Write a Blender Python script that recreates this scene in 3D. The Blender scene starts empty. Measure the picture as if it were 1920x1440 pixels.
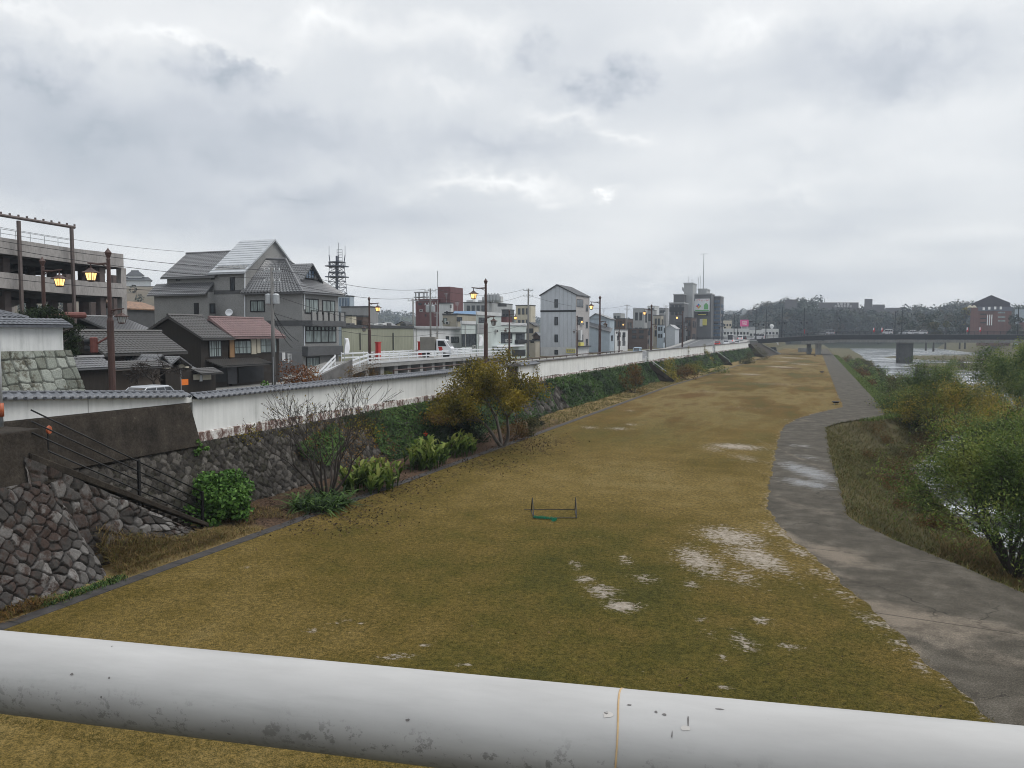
import bpy, math, random
import numpy as np
from mathutils import Vector
random.seed(7)
RNG = np.random.default_rng(11)
SC = bpy.context.scene
COL = SC.collection
R = math.radians
# ------------------------------------------------------------------ survey of the place
# lawn is z = 0, the viewer stands on a road bridge with eyes 8 m above the lawn,
# +Y runs along the riverside park, +X points towards the river.
TH, EYE, FOC, HORIZON = R(20.9), 8.0, 1480.0, 626.0
PITCH = math.atan((720 - HORIZON) / FOC)
FW = Vector((-math.sin(TH), math.cos(TH), 0)); RT = Vector((math.cos(TH), math.sin(TH), 0)); UP = Vector((0, 0, 1))
FD = FW * math.cos(PITCH) - UP * math.sin(PITCH); UD = FW * math.sin(PITCH) + UP * math.cos(PITCH)
CAM = Vector((0, 0, EYE))
ROAD = 3.1          # level of the town behind the flood wall
WATER = -2.85
def ray(px, py): return FD + RT * ((px - 960) / FOC) + UD * ((720 - py) / FOC)
def gz(px, py, z=0.0):
    d = ray(px, py); return CAM + d * ((z - EYE) / d.z)
def gx(px, py, X):
    d = ray(px, py); return CAM + d * (X / d.x)
def gy(px, py, Y):
    d = ray(px, py); return CAM + d * (Y / d.y)
def gd(px, py, D):
    d = ray(px, py); return CAM + d * (D / (d.x * FW.x + d.y * FW.y))
def xw(Y):          # line of the white flood wall
    return -26.0 if Y < 120 else -26.0 + 5.0 * min(1, (Y - 120) / 165.0)

# ------------------------------------------------------------------ small helpers
ORG = {}
def org(o): return ORG.get(o.name, Vector((0, 0, 0))) if o else Vector((0, 0, 0))
def tag(o, label=None, cat=None, group=None, kind=None):
    if label: o['label'] = label
    if cat: o['category'] = cat
    if group: o['group'] = group
    if kind: o['kind'] = kind
    return o
def thing(name, label, cat, loc=(0, 0, 0), group=None):
    o = bpy.data.objects.new(name, None); COL.objects.link(o)
    o.empty_display_size = .2
    o.location = loc; ORG[o.name] = Vector(loc)
    return tag(o, label, cat, group)
def kids(o): return [c for c in o.children]
def copy_tree(o, loc=None, rz=None, sc=None, label=None, parent=None):
    c = o.copy(); COL.objects.link(c); c.parent = parent
    for ch in kids(o): copy_tree(ch, parent=c)
    if loc is not None: c.location = loc
    if rz is not None: c.rotation_euler = (0, 0, rz)
    if sc is not None: c.scale = (sc, sc, sc) if not isinstance(sc, tuple) else sc
    if label: c['label'] = label
    return c
def link(me, name, mat, parent=None):
    o = bpy.data.objects.new(name, me); COL.objects.link(o)
    if mat is not None: me.materials.append(mat)
    if parent is not None:
        o.parent = parent; ORG[o.name] = org(parent)
    return o
class MB:
    def __init__(s): s.v = []; s.f = []
    def add(s, vs, fs):
        k = len(s.v); s.v += [tuple(v) for v in vs]; s.f += [tuple(i + k for i in f) for f in fs]; return s
    def box(s, x0, x1, y0, y1, z0, z1):
        if x0 > x1: x0, x1 = x1, x0
        if y0 > y1: y0, y1 = y1, y0
        if z0 > z1: z0, z1 = z1, z0
        return s.add([(x0,y0,z0),(x1,y0,z0),(x1,y1,z0),(x0,y1,z0),(x0,y0,z1),(x1,y0,z1),(x1,y1,z1),(x0,y1,z1)],
                     [(0,3,2,1),(4,5,6,7),(0,1,5,4),(1,2,6,5),(2,3,7,6),(3,0,4,7)])
    def hexa(s, b, t):       # bottom ring, top ring of n points each (counter-clockwise from above)
        n = len(b)
        return s.add(list(b) + list(t), [tuple(range(n - 1, -1, -1)), tuple(range(n, 2 * n))] +
                     [(i, (i + 1) % n, n + (i + 1) % n, n + i) for i in range(n)])
    def prism_y(s, pts, y0, y1):   # polygon in (x,z), extruded along y
        return s.hexa([(x, y0, z) for x, z in pts], [(x, y1, z) for x, z in pts])
    def prism_x(s, pts, x0, x1):
        return s.hexa([(x0, y, z) for y, z in pts], [(x1, y, z) for y, z in pts])
    def prism_z(s, pts, z0, z1):
        return s.hexa([(x, y, z0) for x, y in pts], [(x, y, z1) for x, y in pts])
    def tube(s, pts, r, n=6, cap=True):
        pts = [Vector(p) for p in pts]; m = len(pts)
        rs = r if isinstance(r, (list, tuple)) else [r] * m
        vs, fs = [], []
        ref = None
        for i, p in enumerate(pts):
            t = (pts[min(i + 1, m - 1)] - pts[max(i - 1, 0)])
            if t.length < 1e-9: t = Vector((0, 0, 1))
            t.normalize()
            if ref is None or abs(ref.dot(t)) > .95:
                ref = Vector((0, 0, 1)) if abs(t.z) < .9 else Vector((1, 0, 0))
            a = t.cross(ref).normalized(); b = a.cross(t)
            ref = b
            for k in range(n):
                w = 2 * math.pi * k / n
                vs.append(p + (a * math.cos(w) + b * math.sin(w)) * rs[i])
        for i in range(m - 1):
            for k in range(n):
                fs.append((i*n+k, i*n+(k+1) % n, (i+1)*n+(k+1) % n, (i+1)*n+k))
        if cap:
            fs.append(tuple(range(n - 1, -1, -1))); fs.append(tuple((m - 1) * n + k for k in range(n)))
        return s.add(vs, fs)
    def lathe(s, c, prof, n=10, rot=0.0):   # prof: (r, z)
        vs, fs = [], []
        for r, z in prof:
            for k in range(n):
                w = 2 * math.pi * k / n + rot
                vs.append((c[0] + r * math.cos(w), c[1] + r * math.sin(w), c[2] + z))
        m = len(prof)
        for i in range(m - 1):
            for k in range(n): fs.append((i*n+k, i*n+(k+1) % n, (i+1)*n+(k+1) % n, (i+1)*n+k))
        fs.append(tuple(range(n - 1, -1, -1))); fs.append(tuple((m - 1) * n + k for k in range(n)))
        return s.add(vs, fs)
    def grid(s, G):          # G[i][j] points
        n, m = len(G), len(G[0])
        return s.add([p for row in G for p in row],
                     [(i*m+j, i*m+j+1, (i+1)*m+j+1, (i+1)*m+j) for i in range(n-1) for j in range(m-1)])
    def build(s, name, mat, parent=None, smooth=False, bevel=0.0, seg=1):
        L = org(parent)
        me = bpy.data.meshes.new(name)
        me.from_pydata([(v[0]-L.x, v[1]-L.y, v[2]-L.z) for v in s.v], [], s.f)
        me.validate(); me.update()
        o = link(me, name, mat, parent)
        if smooth: me.polygons.foreach_set('use_smooth', [True] * len(me.polygons))
        if bevel:
            b = o.modifiers.new('bevel', 'BEVEL'); b.width = bevel; b.segments = seg; b.limit_method = 'ANGLE'
        return o
def npmesh(name, V, F, mat, parent=None, attrs=None, smooth=False):
    V = np.asarray(V, dtype=np.float64); F = np.asarray(F, dtype=np.int32)
    L = org(parent); V = V - np.array([L.x, L.y, L.z])
    me = bpy.data.meshes.new(name); k = F.shape[1]
    me.vertices.add(len(V)); me.vertices.foreach_set('co', V.astype(np.float32).ravel())
    me.loops.add(F.size); me.loops.foreach_set('vertex_index', F.ravel())
    me.polygons.add(len(F)); me.polygons.foreach_set('loop_start', np.arange(0, F.size, k, dtype=np.int32))
    try: me.polygons.foreach_set('loop_total', np.full(len(F), k, dtype=np.int32))
    except Exception: pass
    me.update(calc_edges=True)
    for a, val in (attrs or {}).items():
        at = me.attributes.new(a, 'FLOAT', 'POINT'); at.data.foreach_set('value', np.asarray(val, dtype=np.float32))
    if smooth: me.polygons.foreach_set('use_smooth', np.ones(len(F), dtype=bool))
    return link(me, name, mat, parent)
def gridfaces(n, m):
    i = np.arange(n - 1)[:, None]; j = np.arange(m - 1)[None, :]
    a = i * m + j
    return np.stack([a, a + 1, a + m + 1, a + m], -1).reshape(-1, 4)
def _hash(ix, iy, seed):
    h = (ix.astype(np.int64) * 374761393 + iy.astype(np.int64) * 668265263 + seed * 1442695041) & 0x7fffffff
    h = ((h ^ (h >> 13)) * 1274126177) & 0x7fffffff
    return ((h ^ (h >> 16)) & 0xffff) / 65535.0
def vnoise(x, y, seed=0):
    x = np.asarray(x, float); y = np.asarray(y, float)
    ix, iy = np.floor(x), np.floor(y); fx, fy = x - ix, y - iy
    fx = fx*fx*(3-2*fx); fy = fy*fy*(3-2*fy)
    a = _hash(ix, iy, seed); b = _hash(ix+1, iy, seed); c = _hash(ix, iy+1, seed); d = _hash(ix+1, iy+1, seed)
    return (a*(1-fx)+b*fx)*(1-fy) + (c*(1-fx)+d*fx)*fy
def fbm(x, y, seed=0, octs=4):
    s = 0; amp = .5; t = 0
    for o in range(octs):
        s = s + amp * vnoise(np.asarray(x)*2**o + o*17.3, np.asarray(y)*2**o - o*9.1, seed + o); t += amp; amp *= .5
    return s / t

# ------------------------------------------------------------------ materials
class NT:
    def __init__(s, name):
        s.m = bpy.data.materials.new(name); s.m.use_nodes = True; s.t = s.m.node_tree
        s.b = s.t.nodes['Principled BSDF']; s.out = s.t.nodes['Material Output']
    def n(s, typ, **kw):
        nd = s.t.nodes.new('ShaderNode' + typ)
        for k, v in kw.items():
            if k in nd.inputs.keys() if isinstance(k, str) else False: pass
            setattr(nd, k, v)
        return nd
    def l(s, a, b): s.t.links.new(a, b)
    def coord(s, scale=(1, 1, 1), kind='Object', rot=(0, 0, 0)):
        c = s.n('TexCoord'); m = s.n('Mapping'); s.l(c.outputs[kind], m.inputs['Vector'])
        m.inputs['Scale'].default_value = scale; m.inputs['Rotation'].default_value = rot
        return m.outputs['Vector']
    def noise(s, vec, scale=1.0, detail=5, rough=.6, dist=0.0):
        n = s.n('TexNoise'); s.l(vec, n.inputs['Vector'])
        n.inputs['Scale'].default_value = scale; n.inputs['Detail'].default_value = detail
        n.inputs['Roughness'].default_value = rough; n.inputs['Distortion'].default_value = dist
        return n.outputs['Fac']
    def ramp(s, fac, stops, interp='LINEAR'):
        r = s.n('ValToRGB'); s.l(fac, r.inputs['Fac']); e = r.color_ramp; e.interpolation = interp
        while len(e.elements) < len(stops): e.elements.new(.5)
        for el, (p, c) in zip(e.elements, stops):
            el.position = p; el.color = (*c, 1) if not isinstance(c, (int, float)) else (c, c, c, 1)
        return r.outputs['Color']
    def mix(s, fac, a, b, mode='MIX'):
        m = s.n('Mix'); m.data_type = 'RGBA'; m.blend_type = mode
        for sock, v in ((m.inputs[0], fac), (m.inputs[6], a), (m.inputs[7], b)):
            if hasattr(v, 'links'): s.l(v, sock)
            elif isinstance(v, (int, float)): sock.default_value = v
            else: sock.default_value = (*v, 1)
        return m.outputs[2]
    def math(s, op, a, b=0.0, clamp=False):
        m = s.n('Math'); m.operation = op; m.use_clamp = clamp
        for sock, v in ((m.inputs[0], a), (m.inputs[1], b)):
            if hasattr(v, 'links'): s.l(v, sock)
            else: sock.default_value = v
        return m.outputs[0]
    def attr(s, name):
        a = s.n('Attribute'); a.attribute_name = name; return a.outputs['Fac']
    def sep(s, vec):
        x = s.n('SeparateXYZ'); s.l(vec, x.inputs[0]); return x.outputs
    def step(s, x, a, b):
        m = s.n('MapRange'); m.interpolation_type = 'SMOOTHSTEP'; s.l(x, m.inputs[0])
        m.inputs[1].default_value = a; m.inputs[2].default_value = b; return m.outputs[0]
    def bump(s, h, strength=.4, dist=.05):
        b = s.n('Bump'); s.l(h, b.inputs['Height']); b.inputs['Strength'].default_value = strength
        b.inputs['Distance'].default_value = dist; s.l(b.outputs[0], s.b.inputs['Normal']); return b
    def set(s, col=None, rough=.8, spec=.3, metal=0.0):
        if col is not None:
            if hasattr(col, 'links'): s.l(col, s.b.inputs['Base Color'])
            else: s.b.inputs['Base Color'].default_value = (*col, 1)
        if hasattr(rough, 'links'): s.l(rough, s.b.inputs['Roughness'])
        else: s.b.inputs['Roughness'].default_value = rough
        s.b.inputs['Specular IOR Level'].default_value = spec; s.b.inputs['Metallic'].default_value = metal
        return s.m
def vary(c, k): return tuple(max(0, min(1, x * k)) for x in c)
def M(name, c, k=.75, scale=3.0, rough=.75, bump=0.0, stretch=(1, 1, 1), spec=.3, metal=0.0, c2=None, bdist=.02, fine=0):
    """paint, plaster, metal: one colour with worn, blotchy variation"""
    t = NT(name); v = t.coord(stretch)
    f = t.noise(v, scale, 6, .65)
    col = t.ramp(f, [(.3, c2 or vary(c, k)), (.62, c)])
    if fine:
        g = t.noise(v, scale * fine, 3, .7)
        col = t.mix(.35, col, t.ramp(g, [(.35, vary(c, .55)), (.6, vary(c, 1.15))]))
    if bump: t.bump(t.noise(v, scale * 9, 4), bump, bdist)
    return t.set(col, rough, spec, metal)
def emis(name, c, strength, c2=None):
    t = NT(name); v = t.coord()
    col = t.ramp(t.noise(v, 3, 2), [(.3, c2 or c), (.7, c)])
    t.set(vary(c, .5), .4); t.l(col, t.b.inputs['Emission Color']); t.b.inputs['Emission Strength'].default_value = strength
    return t.m
def leafmat(name, cols, trans=.25, rough=.55, gain=1.25):
    """foliage: colour runs over each leaf's own tint value"""
    t = NT(name); n = len(cols)
    col = t.ramp(t.attr('tint'), [((i + .5) / n, vary(c, gain)) for i, c in enumerate(cols)])
    v = t.coord(); col = t.mix(.5, col, t.ramp(t.noise(v, 1.1, 3), [(.35, .55), (.65, 1.0)]), 'MULTIPLY')
    t.set(col, max(rough, .55), .10)
    tr = t.n('BsdfTranslucent'); t.l(col, tr.inputs[0]); mx = t.n('MixShader'); mx.inputs[0].default_value = trans
    t.l(t.b.outputs[0], mx.inputs[1]); t.l(tr.outputs[0], mx.inputs[2]); t.l(mx.outputs[0], t.out.inputs['Surface'])
    return t.m
def corrug(name, c, axis=1, period=.35, depth=.03, rough=.6, k=.8):
    t = NT(name); sc = [0, 0, 0]; sc[axis] = 1.0
    v = t.coord(); x = t.sep(v)[axis]
    w = t.math('FRACT', t.math('DIVIDE', x, period))
    line = t.math('GREATER_THAN', w, .93)
    st = [1, 1, 1]; st[2] = .25
    f = t.noise(t.coord(tuple(st)), 1.2, 6, .65)
    col = t.ramp(f, [(.3, vary(c, k)), (.65, c)])
    t.bump(t.math('SUBTRACT', 1.0, line), .8, depth)
    return t.set(t.mix(t.math('MULTIPLY', line, .45), col, vary(c, .3)), rough, .3)

# --- leaf clouds
def leafcloud(name, P, size, mat, parent, tint=None, N=None, aspect=.55, droop=0.0, spread=1.0, rng=None):
    rng = rng or RNG; P = np.asarray(P, float); n = len(P)
    size = np.broadcast_to(np.asarray(size, float), (n,)) * rng.uniform(.65, 1.3, n)
    if N is None:
        d = rng.normal(size=(n, 3))
    else:
        d = np.asarray(N, float) + rng.normal(size=(n, 3)) * .55 * spread
    d /= np.linalg.norm(d, axis=1)[:, None] + 1e-9            # leaf normal
    a = rng.normal(size=(n, 3)); a[:, 2] -= droop
    a -= d * (a * d).sum(1)[:, None]; a /= np.linalg.norm(a, axis=1)[:, None] + 1e-9
    b = np.cross(d, a)
    L = size[:, None]; W = L * aspect
    V = np.stack([P - a*L*.5, P + b*W*.5 - a*L*.05 + d*L*.08, P + a*L*.5 - d*L*.08, P - b*W*.5 - a*L*.05 + d*L*.08], 1).reshape(-1, 3)
    F = np.arange(4 * n).reshape(n, 4)
    if tint is None: tint = rng.uniform(0, 1, n)
    return npmesh(name, V, F, mat, parent, {'tint': np.repeat(np.clip(tint, 0, 1), 4)})
def blades(name, P, h, w, mat, parent=None, lean=.35, tint=None, rng=None, arch=0.0, segs=1):
    """upright strap leaves or grass blades; arch bends the tips over"""
    rng = rng or RNG; P = np.asarray(P, float); n = len(P)
    h = np.broadcast_to(np.asarray(h, float), (n,)) * rng.uniform(.6, 1.25, n)
    w = np.broadcast_to(np.asarray(w, float), (n,)) * rng.uniform(.7, 1.2, n)
    az = rng.uniform(0, 2*math.pi, n); le = rng.normal(size=n) * lean
    D = np.stack([np.cos(az)*np.sin(le), np.sin(az)*np.sin(le), np.cos(le)], 1)
    fa = az + rng.normal(size=n) * .5 + math.pi / 2
    S = np.stack([np.cos(fa), np.sin(fa), np.zeros(n)], 1)
    out = np.stack([np.cos(az), np.sin(az), np.zeros(n)], 1) * np.sign(le)[:, None]
    rings = []
    for k in range(segs + 1):
        t = k / segs
        c = P + D * (h * t)[:, None] + out * (h * arch * t * t)[:, None] - np.array([0, 0, 1.]) * (h * arch * .6 * t ** 3)[:, None]
        ww = w * (.45 + 1.1 * t * (1 - t) * 2.2) * (1 if t < 1 else .12)
        rings.append((c - S * ww[:, None] / 2, c + S * ww[:, None] / 2))
    V = np.stack([q for r in rings for q in r], 1).reshape(-1, 3)
    m = 2 * (segs + 1); base = (np.arange(n) * m)[:, None]
    F = np.concatenate([base + np.array([[2*k, 2*k+1, 2*k+3, 2*k+2]]) for k in range(segs)], 0)
    if tint is None: tint = rng.uniform(0, 1, n)
    return npmesh(name, V, F, mat, parent, {'tint': np.repeat(np.clip(tint, 0, 1), m)})
def grow(base, height, r0, stems=1, levels=4, spread=.6, up=.35, kids_n=(2, 4), ratio=.68, seed=1, fork=.35, wob=.18):
    """a branching skeleton: returns limbs [(points, radii)] and twig ends"""
    rg = random.Random(seed); limbs, tips = [], []
    def seg(p, d, L, r, lev):
        pts = [p.copy()]; rad = [r]; nseg = 4
        for i in range(nseg):
            d = (d + Vector((rg.gauss(0, wob), rg.gauss(0, wob), rg.gauss(0, wob*.5) + up*.12))).normalized()
            p = p + d * (L / nseg); pts.append(p.copy()); rad.append(r * (1 - .45 * (i + 1) / nseg))
            if lev < levels and i >= nseg * fork and i < nseg - 1 and rg.random() < .75:
                child(p, d, L, rad[-1], lev)
        limbs.append((pts, rad))
        if lev >= levels: tips.append((p.copy(), d.copy())); tips.append((pts[2].copy(), d.copy()))
        else:
            for _ in range(rg.randint(*kids_n)): child(p, d, L, rad[-1], lev)
    def child(p, d, L, r, lev):
        s = Vector((rg.gauss(0, 1), rg.gauss(0, 1), rg.gauss(0, .6))); s = (s - d * s.dot(d)).normalized()
        nd = (d + s * spread * rg.uniform(.6, 1.4) + UP * up * .4).normalized()
        seg(p, nd, L * ratio * rg.uniform(.75, 1.2), max(r * .62, .004), lev + 1)
    tot = sum(ratio ** i for i in range(levels + 1)) * .8
    for k in range(stems):
        a = 2 * math.pi * k / max(stems, 1) + rg.random()
        d = Vector((math.cos(a) * .45, math.sin(a) * .45, 1)).normalized() if stems > 1 else Vector((rg.gauss(0, .06), rg.gauss(0, .06), 1)).normalized()
        seg(Vector(base) + Vector((math.cos(a), math.sin(a), 0)) * (.12 if stems > 1 else 0), d, height / tot, r0, 0)
    return limbs, tips
def limb_mesh(limbs, rmin=.006):
    mb = MB()
    for pts, rad in limbs:
        mb.tube(pts, [max(r, rmin) for r in rad], 6 if rad[0] > .04 else 4, cap=False)
    return mb
def clump_pts(centres, radii, n, rng=None, flat=.8, shell=.35):
    """points spread through leafy clumps, denser towards their outsides"""
    rng = rng or RNG; C = np.asarray(centres, float); k = len(C)
    w = np.asarray(radii, float) ** 2; idx = rng.choice(k, n, p=w / w.sum())
    d = rng.normal(size=(n, 3)); d /= np.linalg.norm(d, axis=1)[:, None]
    r = rng.uniform(shell, 1, n) ** .6
    r *= .8 + .45 * vnoise(d[:, 0]*3 + idx*7.1, d[:, 1]*3 + d[:, 2]*2, 5)
    P = C[idx] + d * (r * np.asarray(radii)[idx])[:, None] * np.array([1, 1, flat])
    return P, d, idx
# ------------------------------------------------------------------ camera, sky, sun
cam = bpy.data.cameras.new('camera'); co = bpy.data.objects.new('camera', cam); COL.objects.link(co)
co.location = CAM; co.rotation_euler = (math.pi/2 - PITCH, 0, TH)
cam.sensor_width = 36; cam.lens = 36 * FOC / 1920; cam.clip_start = .05; cam.clip_end = 6000
SC.camera = co
SC.view_settings.view_transform = 'Standard'; SC.view_settings.look = 'None'
SC.view_settings.exposure = 0.30; SC.view_settings.gamma = 1
SC.cycles.use_denoising = True; SC.cycles.max_bounces = 6; SC.cycles.transparent_max_bounces = 8
SC.cycles.volume_bounces = 0; SC.cycles.filter_width = 1.0
SUN_EL, SUN_AZ = R(52), R(62)         # azimuth measured from +Y towards +X
sun = bpy.data.lights.new('sun', 'SUN'); so = bpy.data.objects.new('sun', sun); COL.objects.link(so)
sun.energy = 1.3; sun.angle = R(40); sun.color = (1, .97, .93)
sd = Vector((math.sin(SUN_AZ)*math.cos(SUN_EL), math.cos(SUN_AZ)*math.cos(SUN_EL), math.sin(SUN_EL)))
so.rotation_euler = sd.to_track_quat('Z', 'Y').to_euler(); so.location = (60, 0, 90)

W = bpy.data.worlds.new('World'); SC.world = W; W.use_nodes = True
wt = W.node_tree; wl = wt.links.new
def wn(t, **kw):
    n = wt.nodes.new('ShaderNode' + t)
    for k, v in kw.items(): setattr(n, k, v)
    return n
def wm(op, a, b=0.0, clamp=False):
    n = wn('Math', operation=op, use_clamp=clamp)
    for s_, v in ((n.inputs[0], a), (n.inputs[1], b)):
        if hasattr(v, 'links'): wl(v, s_)
        else: s_.default_value = v
    return n.outputs[0]
bg = wt.nodes['Background']; bg.inputs['Strength'].default_value = 0.1
sky = wn('TexSky', sky_type='NISHITA'); sky.sun_disc = False
sky.sun_elevation = SUN_EL; sky.sun_rotation = SUN_AZ; sky.air_density = 1.2; sky.dust_density = 2.5
tc = wn('TexCoord'); sx = wn('SeparateXYZ'); wl(tc.outputs['Generated'], sx.inputs[0])
den = wm('ADD', wm('MAXIMUM', sx.outputs[2], 0.0), .14)
cx_ = wm('DIVIDE', sx.outputs[0], den); cy_ = wm('DIVIDE', sx.outputs[1], den)
cv = wn('CombineXYZ'); wl(cx_, cv.inputs[0]); wl(cy_, cv.inputs[1])
def wnoise(vec, scale, detail=7, rough=.55, dist=0.0, off=(0, 0, 0)):
    mp = wn('Mapping'); wl(vec, mp.inputs[0]); mp.inputs['Location'].default_value = off
    n = wn('TexNoise'); wl(mp.outputs[0], n.inputs['Vector']); n.inputs['Scale'].default_value = scale
    n.inputs['Detail'].default_value = detail; n.inputs['Roughness'].default_value = rough; n.inputs['Distortion'].default_value = dist
    return n
n1 = wnoise(cv.outputs[0], 1.0, 5, .46, .1, (3.1, 1.7, 0))
n2 = wnoise(cv.outputs[0], .42, 3, .5, 0, (9, 4, 2))
val = wm('ADD', wm('MULTIPLY', n1.outputs['Fac'], .36), wm('MULTIPLY', n2.outputs['Fac'], .64))
# banks of cloud that hang in certain parts of the sky (azimuth, elevation), edges broken up by noise
az = wm('ARCTAN2', sx.outputs[0], sx.outputs[1]); el = wm('ARCSINE', sx.outputs[2])
nd = wnoise(cv.outputs[0], 2.0, 6, .62, 0, (1, 8, 3)); nd2 = wnoise(cv.outputs[0], 2.0, 6, .62, 0, (5, 2, 7))
nd3 = wnoise(tc.outputs['Generated'], 9.0, 6, .62, 0, (2, 2, 7)); nd4 = wnoise(tc.outputs['Generated'], 9.0, 6, .62, 0, (7, 1, 1))
def jit(a, b, k1, k2): return wm('ADD', wm('MULTIPLY', wm('SUBTRACT', a.outputs['Fac'], .5), k1), wm('MULTIPLY', wm('SUBTRACT', b.outputs['Fac'], .5), k2))
azj = wm('ADD', az, jit(nd, nd3, .16, .22)); elj = wm('ADD', el, jit(nd2, nd4, .07, .14))
ae = wn('CombineXYZ'); wl(azj, ae.inputs[0]); wl(elj, ae.inputs[1])
def azel(px, py):
    d = ray(px, py).normalized(); return math.atan2(d.x, d.y), math.asin(d.z)
BANKS = [(60,140,190,70,-.13),(400,125,130,60,-.17),(170,105,80,40,-.06),(250,240,420,95,-.10),(520,215,190,60,-.08),(620,255,220,60,-.05),
         (560,372,260,60,-.10),(230,390,420,80,-.06),(1120,135,90,44,-.15),(1010,105,90,36,-.08),(1500,300,520,80,-.05),(900,275,330,60,-.07),
         (1650,420,400,90,-.02),(700,450,300,80,-.04),(1680,120,520,150,-.17),
         (640,70,330,70,.10),(300,72,170,30,.08),(440,95,150,22,.06),(930,352,260,34,.11),(1165,372,70,22,.13),(830,170,150,40,.05),
         (1040,205,170,40,.08),(1150,235,120,30,.07),(1330,70,260,60,.06),(60,25,220,40,.07),(1215,545,80,36,.07),(900,60,200,60,.07),(1500,390,300,40,.04)]
for px, py, wx, wy, amp in BANKS:
    a0, e0 = azel(px, py); a1, e1 = azel(px + wx * .5, py); a2, e2 = azel(px, py - wy * .5)
    sxx = 1 / max(1e-3, 2.3 * abs(a1 - a0)); syy = 1 / max(1e-3, 2.3 * abs(e2 - e0))
    mp = wn('Mapping'); wl(ae.outputs[0], mp.inputs[0])
    mp.inputs['Location'].default_value = (-a0 * sxx, -e0 * syy, 0); mp.inputs['Scale'].default_value = (sxx, syy, 1)
    g = wn('TexGradient', gradient_type='QUADRATIC_SPHERE'); wl(mp.outputs[0], g.inputs[0])
    val = wm('ADD', val, wm('MULTIPLY', g.outputs['Fac'], amp * 1.75))
rp = wn('ValToRGB'); wl(val, rp.inputs[0])
els = rp.color_ramp.elements
while len(els) < 5: els.new(.5)
for e_, (p, c) in zip(els, [(.25, (.36, .395, .44)), (.40, (.465, .49, .53)), (.50, (.56, .58, .603)), (.61, (.675, .685, .692)), (.77, (.85, .855, .85))]):
    e_.position = p; e_.color = (*c, 1)
SKY_GAIN = 11.2
sc10 = wn('Mix', data_type='RGBA', blend_type='MULTIPLY'); sc10.inputs[0].default_value = 1
wl(rp.outputs[0], sc10.inputs[6]); sc10.inputs[7].default_value = (SKY_GAIN, SKY_GAIN, SKY_GAIN, 1)
mx = wn('Mix', data_type='RGBA'); mx.inputs[0].default_value = .93
wl(sky.outputs[0], mx.inputs[6]); wl(sc10.outputs[2], mx.inputs[7])
# the zenith of an overcast sky is brighter than its rim
zen = wm('ADD', 1.0, wm('MULTIPLY', wm('MAXIMUM', wm('SUBTRACT', sx.outputs[2], .42), 0.0), 1.4))
zm = wn('VectorMath', operation='SCALE'); wl(mx.outputs[2], zm.inputs[0]); wl(zen, zm.inputs['Scale'])
wl(zm.outputs[0], bg.inputs['Color'])

# ------------------------------------------------------------------ plan of the riverside
def ptsz(l, z=0.0): return np.array([[*gz(x, y, z)][:2] for x, y in l])
PL = ptsz([(1870,1360),(1800,1297),(1740,1240),(1650,1158),(1560,1072),(1500,1022),(1458,985),(1440,958),(1440,920),(1450,870),(1458,830),
           (1468,800),(1500,783),(1545,771),(1582,763)])
PR = ptsz([(1920,1112),(1800,1060),(1700,1022),(1640,995),(1590,972),(1578,930),(1567,890),(1555,850),(1548,800),(1575,792),(1620,785),(1660,779)])
ply, plx = list(PL[:, 1]), list(PL[:, 0]); pry, prx = list(PR[:, 1]), list(PR[:, 0])
i_ = np.argsort(ply); ply = [-40.0, 8.0] + list(np.array(ply)[i_]) + [112.0, 500.0]; plx = [9.0, 6.5] + list(np.array(plx)[i_]) + [3.1, 3.1]
i_ = np.argsort(pry); pry = [-40.0, 8.0, 20.0] + list(np.array(pry)[i_]) + [95.0, 500.0]; prx = [18.0, 12.0, 8.6] + list(np.array(prx)[i_]) + [7.1, 6.9]
def pl(Y): return float(np.mean(np.interp([Y - 1.8, Y - .9, Y, Y + .9, Y + 1.8], ply, plx))) + .10*math.sin(Y*1.7) * math.sin(Y*.61 + 1) + .05*math.sin(Y*5.3)
def pr(Y): return float(np.mean(np.interp([Y - .8, Y, Y + .8], pry, prx))) + .05*math.sin(Y*2.3) * math.sin(Y*.7)
def kx(Y): return -20.5 + (xw(Y) + 26.0)
def xf(Y): return xw(Y) + 2.0
def river_edge(Y): return float(np.interp(Y, [-40, 8, 30, 43, 49, 60, 71, 80, 95, 130, 275, 420, 1500], [18, 14, 10.2, 9.2, 8.3, 7.6, 7.6, 10.6, 13, 15, 19, 22, 40]))
BARS = [(22, 112, 5.5, 15, 1.5), (52, 292, 22, 34, 1.7), (44, 215, 10, 16, 1.15), (33, 175, 5, 7, 1.0), (68, 170, 14, 40, 1.8), (64, 400, 30, 40, 2.2)]
def bed(X, Y):
    z = -3.7
    for bx, by, rx, ry, h in BARS:
        q = ((X-bx)/rx)**2 + ((Y-by)/ry)**2
        z += h * math.exp(-q**1.5 * .7) * (.85 + .3 * math.sin(X*1.3 + Y*.6))
    return z
def tz(X, Y):
    if X <= xw(Y) - .45: return ROAD - .06
    if X <= xf(Y) - .45: return ROAD - .06 - (ROAD - .06 + .1) * (X - xw(Y) + .45) / 2.0
    p, r_ = pr(Y), river_edge(Y)
    if X <= p: return -.1
    m = min(p + 3.4, p + .62 * (r_ - p))
    if X <= m: return -.1 - 2.35 * (X - p) / (m - p)
    if X <= r_: return -2.45 - .4 * (X - m) / max(.1, r_ - m)
    if X <= r_ + 1.5: return -2.85 - .85 * (X - r_) / 1.5
    if X <= 84: return bed(X, Y)
    if X <= 96: return -3.7 + 5.2 * (X - 84) / 12
    return 1.5
rows = list(np.arange(-60, 8, 8.0)) + list(np.arange(8, 130, 1.6)) + list(np.arange(130, 420, 5.0)) + [450, 520, 620, 760, 950, 1200, 1500]
G = []
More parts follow.
